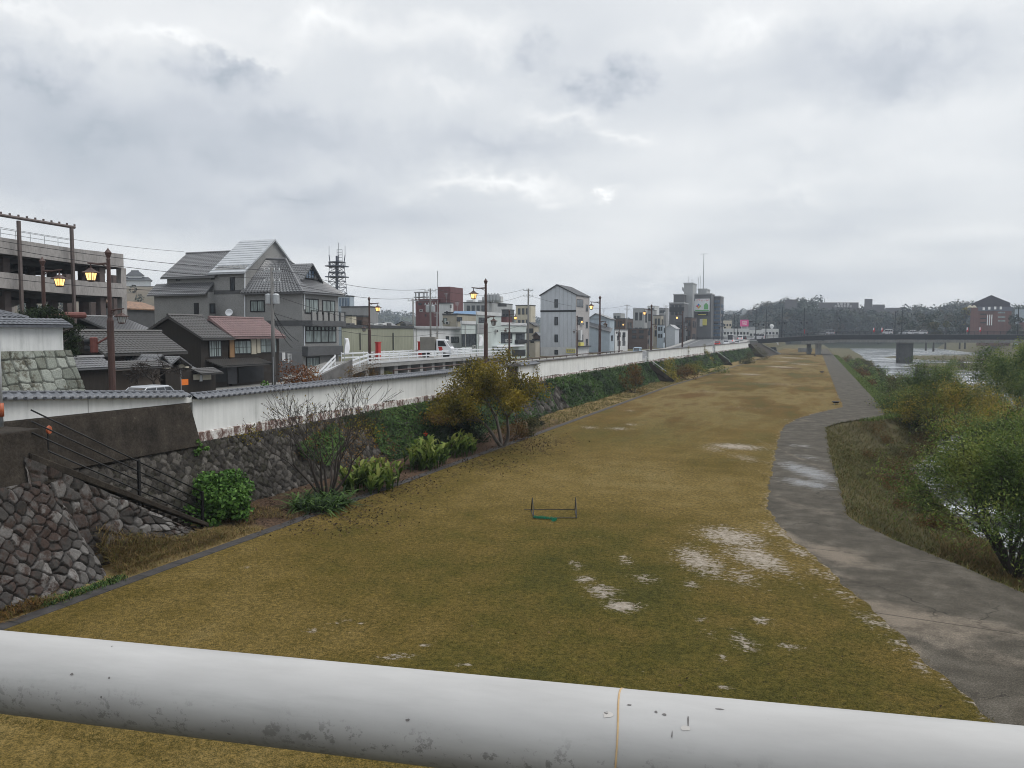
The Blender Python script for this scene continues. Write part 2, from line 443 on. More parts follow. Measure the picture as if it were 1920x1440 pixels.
for Y in rows:
    a, f_, p, r_ = xw(Y), xf(Y), pr(Y), river_edge(Y)
    m = min(p + 3.4, p + .62 * (r_ - p))
    xs = [-1500, -700, -350, -180, -90, a - 4, a - .45, f_ - .45, f_ + .5, kx(Y), -8, p - .2, p + .02, p + (m-p)*.33, p + (m-p)*.66, m, (m+r_)/2, r_, r_ + 1.5]
    xs += list(np.linspace(r_ + 2.5, 83, 26)) + [84, 90, 96, 120, 220, 500, 1500]
    G.append([(x, Y, tz(x, Y) + (0 if x < p + .1 or x > 96 else .10 * math.sin(x*3.1 + Y*1.7) * math.sin(Y*.83 - x))) for x in xs])
t = NT('earth'); v = t.coord()
e1 = t.ramp(t.noise(v, .5, 6, .6), [(.3, (.055, .05, .025)), (.5, (.10, .085, .045)), (.7, (.06, .075, .025))])
t.bump(t.noise(v, 6, 6, .7), .6, .12); EARTH = t.set(e1, .95, .1)
t = NT('town_asphalt'); v = t.coord(); TARM = t.set(t.ramp(t.noise(v, .8, 8, .7), [(.3, (.045,.047,.05)), (.7, (.085,.086,.09))]), .45, .4)
ground = MB().grid(G).build('ground', EARTH, smooth=False); tag(ground, kind='structure')
# riverside street behind the wall
def rz(Y): return ROAD + 2.55 * min(1, max(0, (Y - 262) / 58.0)) ** 1.1
RY = [0, 60, 120, 160, 200, 240, 262, 272, 282, 292, 302, 320, 345, 380, 430]
S = [[(-47.5 + (xw(Y)+26)*.7, Y, rz(Y)), (-30.5 + (xw(Y)+26)*.7, Y, rz(Y))] for Y in RY]
road = MB().grid(S).build('road', TARM); tag(road, kind='structure')
mb = MB()
for k in range(12, 68):
    y = k * 5.0; x = -39 + (xw(y)+26)*.7
    mb.add([(x - .07, y, rz(y) + .008), (x + .07, y, rz(y) + .008), (x + .07, y + 2.6, rz(y + 2.6) + .008), (x - .07, y + 2.6, rz(y + 2.6) + .008)], [(0, 1, 2, 3)])
for x0 in (-32.2, -45.6):
    mb.grid([[(x0 + (xw(Y)+26)*.7, Y, rz(Y) + .008), (x0 + .15 + (xw(Y)+26)*.7, Y, rz(Y) + .008)] for Y in RY[1:]])
WPAINT = M('road_paint', (.7, .7, .68), .7, 4)
tag(mb.build('road_markings', WPAINT), kind='structure')
CONC = M('concrete', (.30, .295, .28), .6, 1.2, .85, .5, fine=7)
mb = MB()
for s_, w_ in ((-30.4, 1), (-47.6, -1)):
    ys = RY[:12]
    for a, b in zip(ys[:-1], ys[1:]):
        xa, xb = s_ + (xw(a)+26)*.7, s_ + (xw(b)+26)*.7
        ow = 3.6 if w_ > 0 else -2.0
        l0, l1 = sorted((xa, xa + ow)); m0, m1 = sorted((xb, xb + ow)); za, zb_ = rz(a), rz(b)
        mb.hexa([(l0, a, ROAD-.1), (l1, a, ROAD-.1), (m1, b, ROAD-.1), (m0, b, ROAD-.1)], [(l0, a, za+.13), (l1, a, za+.13), (m1, b, zb_+.13), (m0, b, zb_+.13)])
tag(mb.build('pavement', CONC), kind='structure')

# ------------------------------------------------------------------ lawn
BARE = [(1372,1008,62,20,1),(1312,1052,42,26,1),(1418,1048,52,24,1),(1446,1050,14,34,.9),(1388,1082,40,20,.7),(1296,1096,16,8,.9),(1098,1088,18,9,.9),(1078,1060,12,10,.8),(1128,1110,30,14,.95),
        (1166,1138,34,10,1.2),(1172,1050,14,12,.8),(1208,1085,26,9,.75),(1312,1161,14,6,.9),(1326,1192,9,10,.85),(1393,1205,20,18,.9),(1432,1166,20,8,.95),(1480,1213,24,6,.85),
        (1357,1237,10,9,.8),(1357,1290,13,6,.85),(1380,838,50,6,1),(1400,860,30,10,.6),(1335,842,26,8,.6),(1484,671,26,1.6,.8),(1467,678,18,1.4,.75),(1503,683,16,1.8,.8),(1464,688,24,2.0,.85),
        (1364,702,10,1.5,.75),(1407,702,22,1.7,.85),(1106,802,18,3,.75),(1160,804,24,3,.8),(1184,796,16,2.5,.75),(640,1166,22,4,.8),(588,1183,16,4,.9),(680,1170,12,4,.7),(745,1233,40,6,.9),(800,1210,16,4,.8),
        (870,1250,22,5,.8),(460,1065,14,3,.7),(1015,1400,24,5,.7),(1040,1168,10,3,.6),(1290,660,1,1,0),(1520,905,22,6,.0),(1180,770,12,3,.6),(1450,720,60,3,.5),(1330,735,60,3,.45),(1395,765,70,4,.4)]
SAND = [(1462,998,26,20,1),(1500,1035,26,16,1),(1545,1078,28,16,.9),(1585,1118,26,16,.9),(1640,1165,34,18,1),(1690,1212,30,18,.9),(1735,1255,26,16,.9),(1452,955,12,14,.6),(1455,900,8,26,.6),
        (1466,845,7,30,.7),(1500,789,40,4,.6),(1780,1290,20,12,.6),(1835,1345,14,10,.5)]
def patches(X, Y, L):
    A = np.zeros_like(X)
    for px, py, wx, wy, amp in L:
        if amp <= 0: continue
        c = gz(px, py); a = gz(px + wx, py) - c; b = gz(px, py - wy) - c
        ux = a.length; uy = b.length
        du = ((X - c.x)*a.x + (Y - c.y)*a.y) / (ux*ux); dv = ((X - c.x)*b.x + (Y - c.y)*b.y) / (uy*uy)
        A = np.maximum(A, amp * np.exp(-(du*du + dv*dv) * .75))
    return A
ys = np.concatenate([np.arange(6, 62, .26), np.arange(62, 120, .7), np.arange(120, 460, 2.0)])
u = np.linspace(0, 1, 96)
kxs = np.array([kx(y) + .2 for y in ys]); pls = np.array([pl(y) for y in ys])
LX = kxs[:, None] + (pls - kxs)[:, None] * u[None, :]; LY = np.repeat(ys[:, None], 96, 1)
LZ = .02 + .05 * (fbm(LX*.35, LY*.35, 3, 3) - .5) + .02 * (fbm(LX*2.2, LY*2.2, 8, 2) - .5)
LZ[:, -1] = .004; LZ[:, 0] = .02
bare = patches(LX, LY, BARE); sandv = patches(LX, LY, SAND)
edge = np.exp(-((pls[:, None] - LX) / .30) ** 2) * (.25 + .75 * fbm(LX*.3, LY*.25, 21, 3))
edge[ys > 118] *= .3
t = NT('lawn'); v = t.coord()
nl = t.noise(t.coord((.055, .03, 1)), 1.0, 5, .55, .4); nm = t.noise(v, .55, 6, .62); nf = t.noise(v, 6.5, 5, .75); nx = t.noise(v, 26.0, 3, .8)
yy = t.sep(v)[1]
far = t.step(yy, 34, 95)
mood = t.math('ADD', t.math('ADD', t.math('MULTIPLY', nl, .62), t.math('MULTIPLY', nm, .38)), t.math('MULTIPLY', t.attr('tone'), 1.0))
gcol = t.ramp(mood, [(.30, (.046, .047, .011)), (.40, (.080, .068, .015)), (.50, (.118, .086, .023)), (.60, (.158, .114, .038)), (.72, (.205, .155, .066))])
brn = t.ramp(t.noise(t.coord((.11, .035, 1)), 1.0, 6, .6), [(.38, (.066, .060, .020)), (.46, (.108, .065, .021)), (.55, (.165, .126, .056)), (.63, (.096, .052, .018))])
gcol = t.mix(t.math('MULTIPLY', far, .8), gcol, brn)
fine = t.math('ADD', t.math('MULTIPLY', nf, .55), t.math('MULTIPLY', nx, .45))
gcol = t.mix(1.0, gcol, t.ramp(fine, [(.36, (.30, .34, .24)), (.50, (.92, .93, .88)), (.62, (1.65, 1.56, 1.48))]), 'MULTIPLY')
soil = t.ramp(t.noise(v, 5, 6, .7), [(.3, (.20, .165, .12)), (.5, (.34, .295, .24)), (.7, (.46, .415, .36))])
msk = t.math('ADD', t.attr('bare'), t.math('ADD', t.math('MULTIPLY', t.math('SUBTRACT', t.noise(t.coord((1, 1.9, 1)), 2.9, 8, .78, .9), .5), 3.1), t.math('MULTIPLY', t.math('SUBTRACT', nf, .5), 1.8)))
bm = t.math('MULTIPLY', t.step(msk, .52, .90), .92)
col = t.mix(bm, gcol, soil)
hgt = t.math('SUBTRACT', fine, t.math('MULTIPLY', bm, .25))
t.bump(hgt, .95, .07); LAWN = t.set(col, .95, .08)
tone = .16 * (fbm(LX*.09, LY*.06, 31, 4) - .5)
for px, py, wx, wy, a in [(1450,1230,260,110,-.09),(1150,1000,160,70,-.05),(900,1280,300,60,-.08),(1560,1130,90,40,-.08),(700,1080,300,60,-.03),(1160,920,330,60,.10),(1300,880,200,40,.08),(450,1150,240,40,-.02),(640,1180,220,50,.05),(900,900,160,40,.03),(620,1010,60,25,-.12),(1330,870,70,20,-.12),(1250,1090,200,40,-.05)]:
    c = gz(px, py); a_ = gz(px + wx, py) - c; b_ = gz(px, py - wy) - c
    du = ((LX-c.x)*a_.x + (LY-c.y)*a_.y) / a_.length**2; dv = ((LX-c.x)*b_.x + (LY-c.y)*b_.y) / b_.length**2
    tone = tone + a * np.exp(-(du*du + dv*dv))
lawn = npmesh('lawn', np.stack([LX, LY, LZ], -1).reshape(-1, 3), gridfaces(len(ys), 96), LAWN, None,
              {'bare': np.maximum(np.maximum(bare, sandv * .72), edge * .8).ravel(), 'tone': tone.ravel()}, True)
tag(lawn, kind='structure')

# ------------------------------------------------------------------ path
ys = np.concatenate([np.arange(4, 120, .4), np.arange(120, 460, 3.0)]); u = np.linspace(0, 1, 15)
a_ = np.array([pl(y) - .03 for y in ys]); b_ = np.array([pr(y) + .02 for y in ys])
PX = a_[:, None] + (b_ - a_)[:, None] * u; PY = np.repeat(ys[:, None], 15, 1); PZ = np.zeros_like(PX) - .004 + .0 * PX
WET = [(1515,884,40,20,1.0),(1512,906,50,11,.95),(1520,858,36,8,.65),(1500,836,34,4,.7),(1600,768,60,3,.35),(1530,700,20,5,.2),(1560,720,20,5,.2)]
DRY = [(1560,1040,60,22,1.0),(1700,1160,110,30,1.0),(1800,1170,140,18,.8),(1640,1140,60,22,.8),(1850,1230,80,20,.7),(1550,960,30,8,.6),(1480,940,20,18,.6),(1800,1100,80,14,.4),(1600,1090,70,16,.6)]
t = NT('path_asphalt'); v = t.coord(); s3 = t.sep(v)
n_ = t.noise(v, .9, 7, .66); g_ = t.noise(v, 24, 3, .8)
base = t.ramp(n_, [(.3, (.042, .037, .029)), (.5, (.070, .062, .049)), (.72, (.114, .102, .083))])
base = t.mix(t.step(t.math('ADD', t.attr('dry'), t.math('MULTIPLY', t.math('SUBTRACT', n_, .5), 1.6)), .35, 1.0), base, (.165, .138, .108))
base = t.mix(.75, base, t.ramp(g_, [(.32, .40), (.52, 1.0), (.68, 1.9)]), 'MULTIPLY')
skew = t.math('ADD', s3[1], t.math('MULTIPLY', s3[0], .12))
jt = t.math('FRACT', t.math('DIVIDE', t.math('SUBTRACT', skew, 5.35), 6.45))
jl = t.math('MULTIPLY', t.math('LESS_THAN', jt, .009), t.step(t.noise(v, .8, 4), .36, .52))
base = t.mix(t.math('MULTIPLY', jl, .7), base, (.02, .018, .016))
wetm = t.step(t.math('ADD', t.attr('wet'), t.math('MULTIPLY', t.math('SUBTRACT', t.noise(t.coord((1.0, 3.2, 1)), 1.3, 8, .75), .5), 2.0)), .45, 1.05)
rgh = t.ramp(wetm, [(0, .78), (.5, .40), (1, .20)])
base = t.mix(t.math('MULTIPLY', wetm, .4), base, (.045, .042, .042))
bmp = t.math('MULTIPLY', g_, t.math('SUBTRACT', 1.05, wetm))
t.bump(t.math('SUBTRACT', bmp, t.math('MULTIPLY', jl, 1.0)), .45, .015)
vo = t.n('TexVoronoi'); vo.feature = 'DISTANCE_TO_EDGE'; vo.inputs['Scale'].default_value = .30
wv = t.n('Mapping'); t.l(v, wv.inputs[0]); va = t.n('VectorMath'); va.operation = 'ADD'; ns_ = t.n('TexNoise'); t.l(v, ns_.inputs['Vector']); ns_.inputs['Scale'].default_value = 1.6; ns_.inputs['Detail'].default_value = 5
t.l(wv.outputs[0], va.inputs[0]); t.l(ns_.outputs['Color'], va.inputs[1]); t.l(va.outputs[0], vo.inputs['Vector'])
crk = t.math('MULTIPLY', t.math('LESS_THAN', vo.outputs['Distance'], .006), t.step(t.noise(v, .22, 3), .50, .62))
base = t.mix(t.math('MULTIPLY', crk, .75), base, (.018, .016, .013))
gr_ = t.math('MULTIPLY', t.step(t.noise(v, 9, 4, .8), .64, .72), t.step(n_, .46, .6)); base = t.mix(t.math('MULTIPLY', gr_, .45), base, (.20, .175, .14))
PATHM = t.set(base, rgh, .5); t.l(t.math('ADD', t.math('MULTIPLY', wetm, .44), .07), t.b.inputs['Specular IOR Level'])
path = npmesh('path', np.stack([PX, PY, PZ], -1).reshape(-1, 3), gridfaces(len(ys), 15), PATHM, None,
              {'wet': np.clip(patches(PX, PY, WET), 0, 1.5).ravel(), 'dry': np.maximum(patches(PX, PY, DRY), patches(PX, PY, SAND)).ravel()}, True)
tag(path, kind='structure')
# concrete edging between lawn and planting bed
t = NT('edging_stone'); v = t.coord()
yj = t.math('FRACT', t.math('DIVIDE', t.sep(v)[1], 1.5)); jl = t.math('LESS_THAN', yj, .05)
c_ = t.ramp(t.noise(v, 2.2, 6, .7), [(.3, (.026, .024, .023)), (.7, (.062, .057, .055))])
t.bump(t.math('SUBTRACT', t.noise(v, 20, 4), t.math('MULTIPLY', jl, 2)), .5, .03); EDG = t.set(t.mix(t.math('MULTIPLY', jl, .8), c_, (.02, .02, .018)), .8, .3)
mb = MB(); yl = [4] + list(range(12, 130, 6)) + list(range(130, 300, 12))
top = [[(kx(y) - .28, y, .0), (kx(y) - .26, y, .045), (kx(y) + .22, y, .045), (kx(y) + .24, y, -.02)] for y in yl]
mb.grid(top); tag(mb.build('kerb', EDG), kind='structure')
# planting bed: leaf litter, dry grass
ys = np.concatenate([np.arange(6, 90, .5), np.arange(90, 330, 3.0)]); u = np.linspace(0, 1, 12)
A_ = np.array([xf(y) - .3 for y in ys]); B_ = np.array([kx(y) - .24 for y in ys])
BX = A_[:, None] + (B_ - A_)[:, None] * u; BY = np.repeat(ys[:, None], 12, 1)
BZ = .02 + .28 * (1 - u[None, :]) ** 2 + .10 * (fbm(BX*.8, BY*.8, 5, 4) - .5)
BZ[:, -1] = .015
lit = np.interp(BY, [20, 25.5, 27, 52, 60, 75, 130, 330], [.0, .1, .9, 1, .75, .25, .1, .2])
t = NT('bed_soil'); v = t.coord(); f1 = t.noise(v, 9, 5, .75); f2 = t.noise(v, 1.1, 5, .6)
dry = t.ramp(f2, [(.3, (.11, .085, .03)), (.5, (.20, .145, .06)), (.7, (.27, .21, .11))])
litc = t.ramp(f1, [(.3, (.022, .016, .012)), (.5, (.07, .045, .030)), (.68, (.16, .10, .065))])
wk = t.step(t.math('ADD', t.attr('litter'), t.math('MULTIPLY', t.math('SUBTRACT', f2, .5), .9)), .3, .7)
c_ = t.mix(wk, t.mix(1.0, dry, t.ramp(f1, [(.3, .5), (.6, 1.15)]), 'MULTIPLY'), litc)
t.bump(f1, .9, .06); BED = t.set(c_, .95, .1)
bedo = npmesh('planting_bed', np.stack([BX, BY, BZ], -1).reshape(-1, 3), gridfaces(len(ys), 12), BED, None, {'litter': lit.ravel()}, True)
tag(bedo, kind='structure')

# ------------------------------------------------------------------ river
t = NT('river_water'); v = t.coord((1, .55, 1))
w1 = t.noise(v, 1.6, 5, .6, .6); w2 = t.noise(t.coord((.5, .22, 1)), .35, 4, .55, .8); w3 = t.noise(v, 6.0, 3, .6)
run = t.step(w2, .46, .60)
hh = t.math('ADD', t.math('MULTIPLY', w1, t.math('ADD', .35, run)), t.math('MULTIPLY', w3, .22))
t.bump(hh, .55, .20)
lane = t.noise(t.coord((.045, .30, 1)), 1.0, 6, .62, .5); foam_sheen = t.math('MULTIPLY', t.step(t.math('ADD', t.math('MULTIPLY', lane, .75), t.math('MULTIPLY', t.noise(t.coord((.5, 1.6, 1)), 1.0, 6, .75), .25)), .45, .60), .8)
WATERM = t.set(t.mix(foam_sheen, (.055, .063, .062), (.56, .59, .61)), t.ramp(foam_sheen, [(0, .09), (1, .45)]), .6)  # pale streaks: rapids foam plus the sky's reflection painted into the colour
mb = MB(); yl = list(np.arange(-60, 130, 8)) + list(np.arange(130, 500, 20)) + [600, 800, 1100, 1500]
mb.grid([[(river_edge(y) - .6, y, WATER), (40, y, WATER), (90, y, WATER)] for y in yl])
tag(mb.build('river', WATERM), kind='structure')
# ------------------------------------------------------------------ stone masonry
def stones(U, V, cell, seed, rot=.6, asp=1.2, jit_=.78):
    p = (U*math.cos(rot) + V*math.sin(rot)) / cell; q = (-U*math.sin(rot) + V*math.cos(rot)) / (cell / asp)
    p = p + .35 * (fbm(U*1.1, V*1.1, seed+7, 3) - .5); q = q + .35 * (fbm(U*1.1+9, V*1.1, seed+9, 3) - .5)
    ip, iq = np.floor(p), np.floor(q)
    f1 = np.full(p.shape, 9.0); f2 = f1.copy(); tid = np.zeros(p.shape); dx = f1*0; dy = f1*0
    for a in (-1, 0, 1):
        for b in (-1, 0, 1):
            cxn, cyn = ip + a, iq + b
            sx_ = cxn + .5 + (_hash(cxn, cyn, seed) - .5) * jit_; sy_ = cyn + .5 + (_hash(cxn, cyn, seed+1) - .5) * jit_
            d = (np.abs(p - sx_)**3 + np.abs(q - sy_)**3)**(1/3); near = d < f1
            f2 = np.where(near, f1, np.minimum(f2, d)); tid = np.where(near, _hash(cxn, cyn, seed+2), tid)
            dx = np.where(near, p - sx_, dx); dy = np.where(near, q - sy_, dy); f1 = np.where(near, d, f1)
    e = np.clip((f2 - f1) / .15, 0, 1); e = e*e*(3-2*e)
    tilt = dx * (np.mod(tid*17.3, 1) - .5) + dy * (np.mod(tid*31.7, 1) - .5)
    h = e * (.75 + .5*np.mod(tid*7.7, 1) + 1.5*tilt - .15*f1*f1) + .30 * (fbm(U*6, V*6, seed+3, 4) - .5)
    return h, tid, e
def stonemat(name, cols, soil=(.013, .012, .010)):
    t = NT(name); v = t.coord()
    n1_ = t.noise(v, 3.2, 7, .7); n2_ = t.noise(v, 14, 5, .7); n3 = t.noise(v, .45, 5, .6)
    mixv = t.math('ADD', t.math('MULTIPLY', t.attr('tint'), .5), t.math('MULTIPLY', n1_, .5))
    c = t.ramp(mixv, [(.28, cols[0]), (.45, cols[1]), (.60, cols[2]), (.78, cols[3])])
    c = t.mix(t.step(t.math('ADD', n1_, t.math('MULTIPLY', n3, .6)), .78, .95), c, cols[4])
    c = t.mix(.7, c, t.ramp(n2_, [(.3, .5), (.6, 1.15)]), 'MULTIPLY')
    c = t.mix(t.math('SUBTRACT', 1.0, t.attr('face')), c, soil)
    t.bump(n2_, .5, .03); return t.set(c, .85, .25)
STONE = stonemat('revetment_stone', [(.022,.019,.016), (.042,.037,.032), (.070,.063,.055), (.13,.12,.108), (.030,.028,.018)])
STONE2 = stonemat('pier_stone', [(.035,.032,.029), (.072,.067,.063), (.125,.118,.112), (.24,.23,.22), (.05,.034,.028)])
def stone_sheet(name, fn, u0, u1, v1, ru, rv, cell, depth, mat, parent, seed, rot=.6, asp=1.2, jit_=.78):
    """fn(u, v) -> (points, outward normals); a laid stone face in relief"""
    u = np.arange(u0, u1 + ru*.5, ru); v = np.linspace(0, v1, max(4, int(v1/rv)))
    U, V = np.meshgrid(u, v, indexing='ij')
    h, tid, e = stones(U, V, cell, seed, rot, asp, jit_)
    P, N = fn(U, V)
    X = P + N * (h * depth)[..., None]
    return npmesh(name, X.reshape(-1, 3), gridfaces(len(u), len(v)), mat, parent, {'tint': tid.ravel(), 'face': (.25 + .75*e).ravel()}, True)
def bank_fn(U, V):
    xwv = np.vectorize(xw)(U); t_ = V / 3.6
    X = xwv + 2.0 - 1.75 * t_; Z = -.08 + 3.2 * t_
    n = np.array([3.2, 0, 1.75]); n = n / np.linalg.norm(n)
    return np.stack([X, U, Z], -1), np.broadcast_to(n, U.shape + (3,))
rv = thing('stone_revetment', 'long battered stone retaining slope below the white wall, bare near the stairs and overgrown beyond', 'retaining wall', (xw(60)+1, 60, 0))
stone_sheet('stone_face', bank_fn, 17.5, 64, 3.6, .05, .05, .36, .12, STONE, rv, 3, .75)
stone_sheet('stone_face', bank_fn, 64, 92, 3.6, .10, .10, .75, .22, STONE, rv, 5, .5)
stone_sheet('stone_face', bank_fn, 92, 288, 3.6, .25, .15, .6, .16, STONE, rv, 6, .6)

# ------------------------------------------------------------------ white flood wall
t = NT('white_plaster'); v = t.coord(); z = t.sep(v)[2]
st = t.noise(t.coord((2.6, 2.6, .22)), 1.3, 6, .65); bl = t.noise(v, .6, 5, .6)
c = t.ramp(t.math('ADD', t.math('MULTIPLY', st, .6), t.math('MULTIPLY', bl, .4)), [(.30, (.43, .445, .43)), (.45, (.63, .64, .625)), (.62, (.72, .73, .715))])
drip = t.math('MULTIPLY', t.step(t.noise(t.coord((5, 5, .12)), 1.6, 5, .7), .60, .78), .5)
yj_ = t.math('FRACT', t.math('DIVIDE', t.sep(v)[1], 8.7)); c = t.mix(drip, c, (.30, .305, .295)); c = t.mix(t.math('MULTIPLY', t.math('LESS_THAN', yj_, .006), .6), c, (.2, .2, .19)); t.bump(t.noise(v, 8, 5), .15, .02); PLASTER = t.set(c, .8, .25)
t = NT('stained_band'); v = t.coord()
a_ = t.noise(t.coord((1.0, 1.5, .35)), 1.2, 7, .72); b2 = t.noise(v, 5, 6, .75)
s_ = t.math('ADD', t.math('MULTIPLY', a_, .65), t.math('MULTIPLY', b2, .35))
c = t.ramp(s_, [(.38, (.70, .70, .68)), (.47, (.60, .58, .55)), (.53, (.16, .10, .085)), (.66, (.045, .036, .03))])
t.bump(b2, .5, .03); BAND = t.set(c, .9, .2)
t = NT('dark_tile'); v = t.coord()
c = t.ramp(t.noise(v, 3.5, 6, .7), [(.3, (.050, .054, .063)), (.6, (.105, .112, .128)), (.75, (.17, .18, .195))])
TILE = t.set(c, .38, .5)
COPE = M('dark_coping', (.085, .080, .080), .6, 2, .7, .3)
t = NT('weathered_concrete'); v = t.coord()
k1 = t.noise(v, 1.1, 7, .7); k2 = t.noise(v, 12, 5, .75)
c = t.ramp(t.math('ADD', t.math('MULTIPLY', k1, .6), t.math('MULTIPLY', k2, .4)), [(.33, (.013, .011, .009)), (.47, (.030, .025, .020)), (.60, (.055, .046, .037)), (.74, (.16, .148, .13))])
t.bump(k2, .6, .04); WCONC = t.set(c, .92, .15)
DRYM = leafmat('dry_moss', [(.05, .035, .022), (.09, .06, .035), (.06, .055, .02)], .1)
WALLTH = .32
def strip(y0, y1, step=6.0):
    n = max(1, int(round((y1 - y0) / step))); return [y0 + (y1 - y0) * i / n for i in range(n + 1)]
def wall_mesh(y0, y1, zb, zt, dx0, dx1):
    """a vertical slab that follows the wall line; zb / zt are functions of y"""
    mb = MB(); ys_ = strip(y0, y1)
    for a, b in zip(ys_[:-1], ys_[1:]):
        mb.hexa([(xw(a)+dx1, a, zb(a)), (xw(a)+dx0, a, zb(a)), (xw(b)+dx0, b, zb(b)), (xw(b)+dx1, b, zb(b))][::-1],
                [(xw(a)+dx1, a, zt(a)), (xw(a)+dx0, a, zt(a)), (xw(b)+dx0, b, zt(b)), (xw(b)+dx1, b, zt(b))][::-1])
    return mb
def tile_coping(name, y0, y1, zt, parent, per=.37):
    """two slopes of barrel tiles with round end caps and a ridge roll"""
    n = int((y1 - y0) / per); ys_ = np.linspace(y0, y0 + n*per, n * 8 + 1)
    prof = [(.30, -.25), (.30, -.19), (.16, -.125), (.0, -.045), (-.16, -.045), (-.32, -.125), (-.44, -.19), (-.44, -.25)]
    ph = ((ys_ - y0) / per) % 1.0
    roll = .042 * np.clip(np.cos((ph - .5) * 2 * math.pi), 0, 1) ** .5
    xs_ = np.array([xw(y) for y in ys_]); zz = np.array([zt(y) for y in ys_])
    V = np.stack([np.stack([xs_ + px_, ys_, zz + pz_ + (roll if 0 < i < 7 else 0)], -1) for i, (px_, pz_) in enumerate(prof)], 1)
    o = npmesh(name, V.reshape(-1, 3), gridfaces(len(ys_), len(prof)), TILE, parent)
    mb = MB()
    for k in range(n):
        y = y0 + (k + .5) * per; x = xw(y); z_ = zt(y)
        mb.tube([(x + .25, y, z_ - .185), (x + .335, y, z_ - .215)], .066, 10)
        mb.tube([(x - .38, y, z_ - .185), (x - .47, y, z_ - .215)], .066, 8)
    mb.build('tile_ends', TILE, o, smooth=False)
    mb = MB()
    for k in range(int(n * per / .34)):
        y = y0 + k * .34
        mb.tube([(xw(y) - .08, y, zt(y) - .005), (xw(y+.33) - .08, y + .33, zt(y+.33) - .01)], [.062, .056], 8)
    mb.build('ridge_roll', TILE, o, smooth=False)
    return o
def flood_wall(label, y0, y1, zb, zt, kind, band=True, bandz=None):
    ro = thing('flood_wall', label, 'wall', (xw(y0), y0, zb(y0)), 'sections of the white riverside wall')
    off = .25 if kind == 'tile' else .12
    wall_mesh(y0, y1, zb, lambda y: zt(y) - off, -WALLTH, 0.0).build('plaster_face', PLASTER, ro)
    if band:
        b0 = (lambda y: ROAD - .06); b1 = (lambda y: ROAD + .46)
        wall_mesh(y0, y1, b0, b1, -.1, .16).build('base_band', BAND, ro, bevel=.03)
    if kind == 'tile': tile_coping('tile_coping', y0, y1, zt, ro)
    else:
        mb = MB(); ys_ = strip(y0, y1)
        for a, b in zip(ys_[:-1], ys_[1:]):
            P = [(.16, -.13), (.16, -.06), (-.16, .0), (-.48, -.06), (-.48, -.13)]
            mb.hexa([(xw(a)+p_, a, zt(a)+q_) for p_, q_ in P], [(xw(b)+p_, b, zt(b)+q_) for p_, q_ in P])
        mb.build('coping', COPE, ro)
    return ro
zA = lambda y: 5.34 + max(0, 29.2 - y) * .065
bA = lambda y: 4.93 + .006 * (29 - y)
yA = gx(360, 740, -26).y
wa = flood_wall('white wall section above the dark concrete slab, capped with barrel tiles', 5, yA, bA, zA, 'tile', band=False)
# dark concrete slab under the first section
mb = MB()
mb.hexa([(xw(5)+.62, 5, 3.0), (xw(5)-.6, 5, 3.0), (-26.6, gx(379, 820, -25.42).y, 3.0), (-25.42, gx(379, 820, -25.42).y, 3.0)][::-1],
        [(xw(5)+.22, 5, bA(5)), (xw(5)-.6, 5, bA(5)), (-26.6, gx(357, 753, -25.8).y, bA(29)), (-25.80, gx(357, 753, -25.8).y, bA(29))][::-1])
mb.build('concrete_slab', WCONC, wa, bevel=.04)
zB = lambda y: 5.32 - .0016 * (y - 29)
Y_G1, Y_G2 = gx(946, 700, -26).y, gx(972, 700, -26).y
wb = flood_wall('long white wall section with barrel tile coping and stained base behind the bare tree', yA, Y_G1, lambda y: ROAD-.05, zB, 'tile')
Y_C = gx(1008, 690, -26).y
wc = flood_wall('short white wall section beside the dark gate, with a lower tiled cap', Y_G2, Y_C, lambda y: ROAD-.05, lambda y: 5.22, 'tile')
def ywall(px): 
    # station where a pixel column meets the wall line
    lo, hi = 20.0, 320.0
    d = ray(px, 660); k = d.x / d.y
    for _ in range(50):
        m = (lo + hi) / 2
        if xw(m) / m < k: lo = m
        else: hi = m
    return lo
Y_D, Y_E0, Y_E, Y_F0, Y_F = ywall(1204.5), ywall(1216), ywall(1336), ywall(1341), ywall(1405)
zD = lambda y: 5.32 - .0005 * (y - 80)
flood_wall('white wall section with plain dark coping above the ivy slope', Y_C, Y_D, lambda y: ROAD-.05, zD, 'plain')
flood_wall('distant white wall section between the two openings', Y_E0, Y_E, lambda y: ROAD-.05, zD, 'plain')
flood_wall('farthest white wall section, ending at the road bridge', Y_F0, Y_F, lambda y: ROAD-.05, zD, 'plain')
# tufts of dead weeds along the ledge of the base band
ys = RNG.uniform(32, 200, 5200); ys = ys[fbm(ys*.7, ys*0, 77, 4) > .5]
P = np.stack([np.vectorize(xw)(ys) + RNG.uniform(.02, .17, len(ys)), ys, ROAD + .47 + RNG.uniform(-.03, .06, len(ys))], -1)
o = leafcloud('ledge_weeds', P, .10, DRYM, None, droop=.2); tag(o, 'dead brown weeds growing along the ledge of the white wall', 'weeds', kind='stuff')

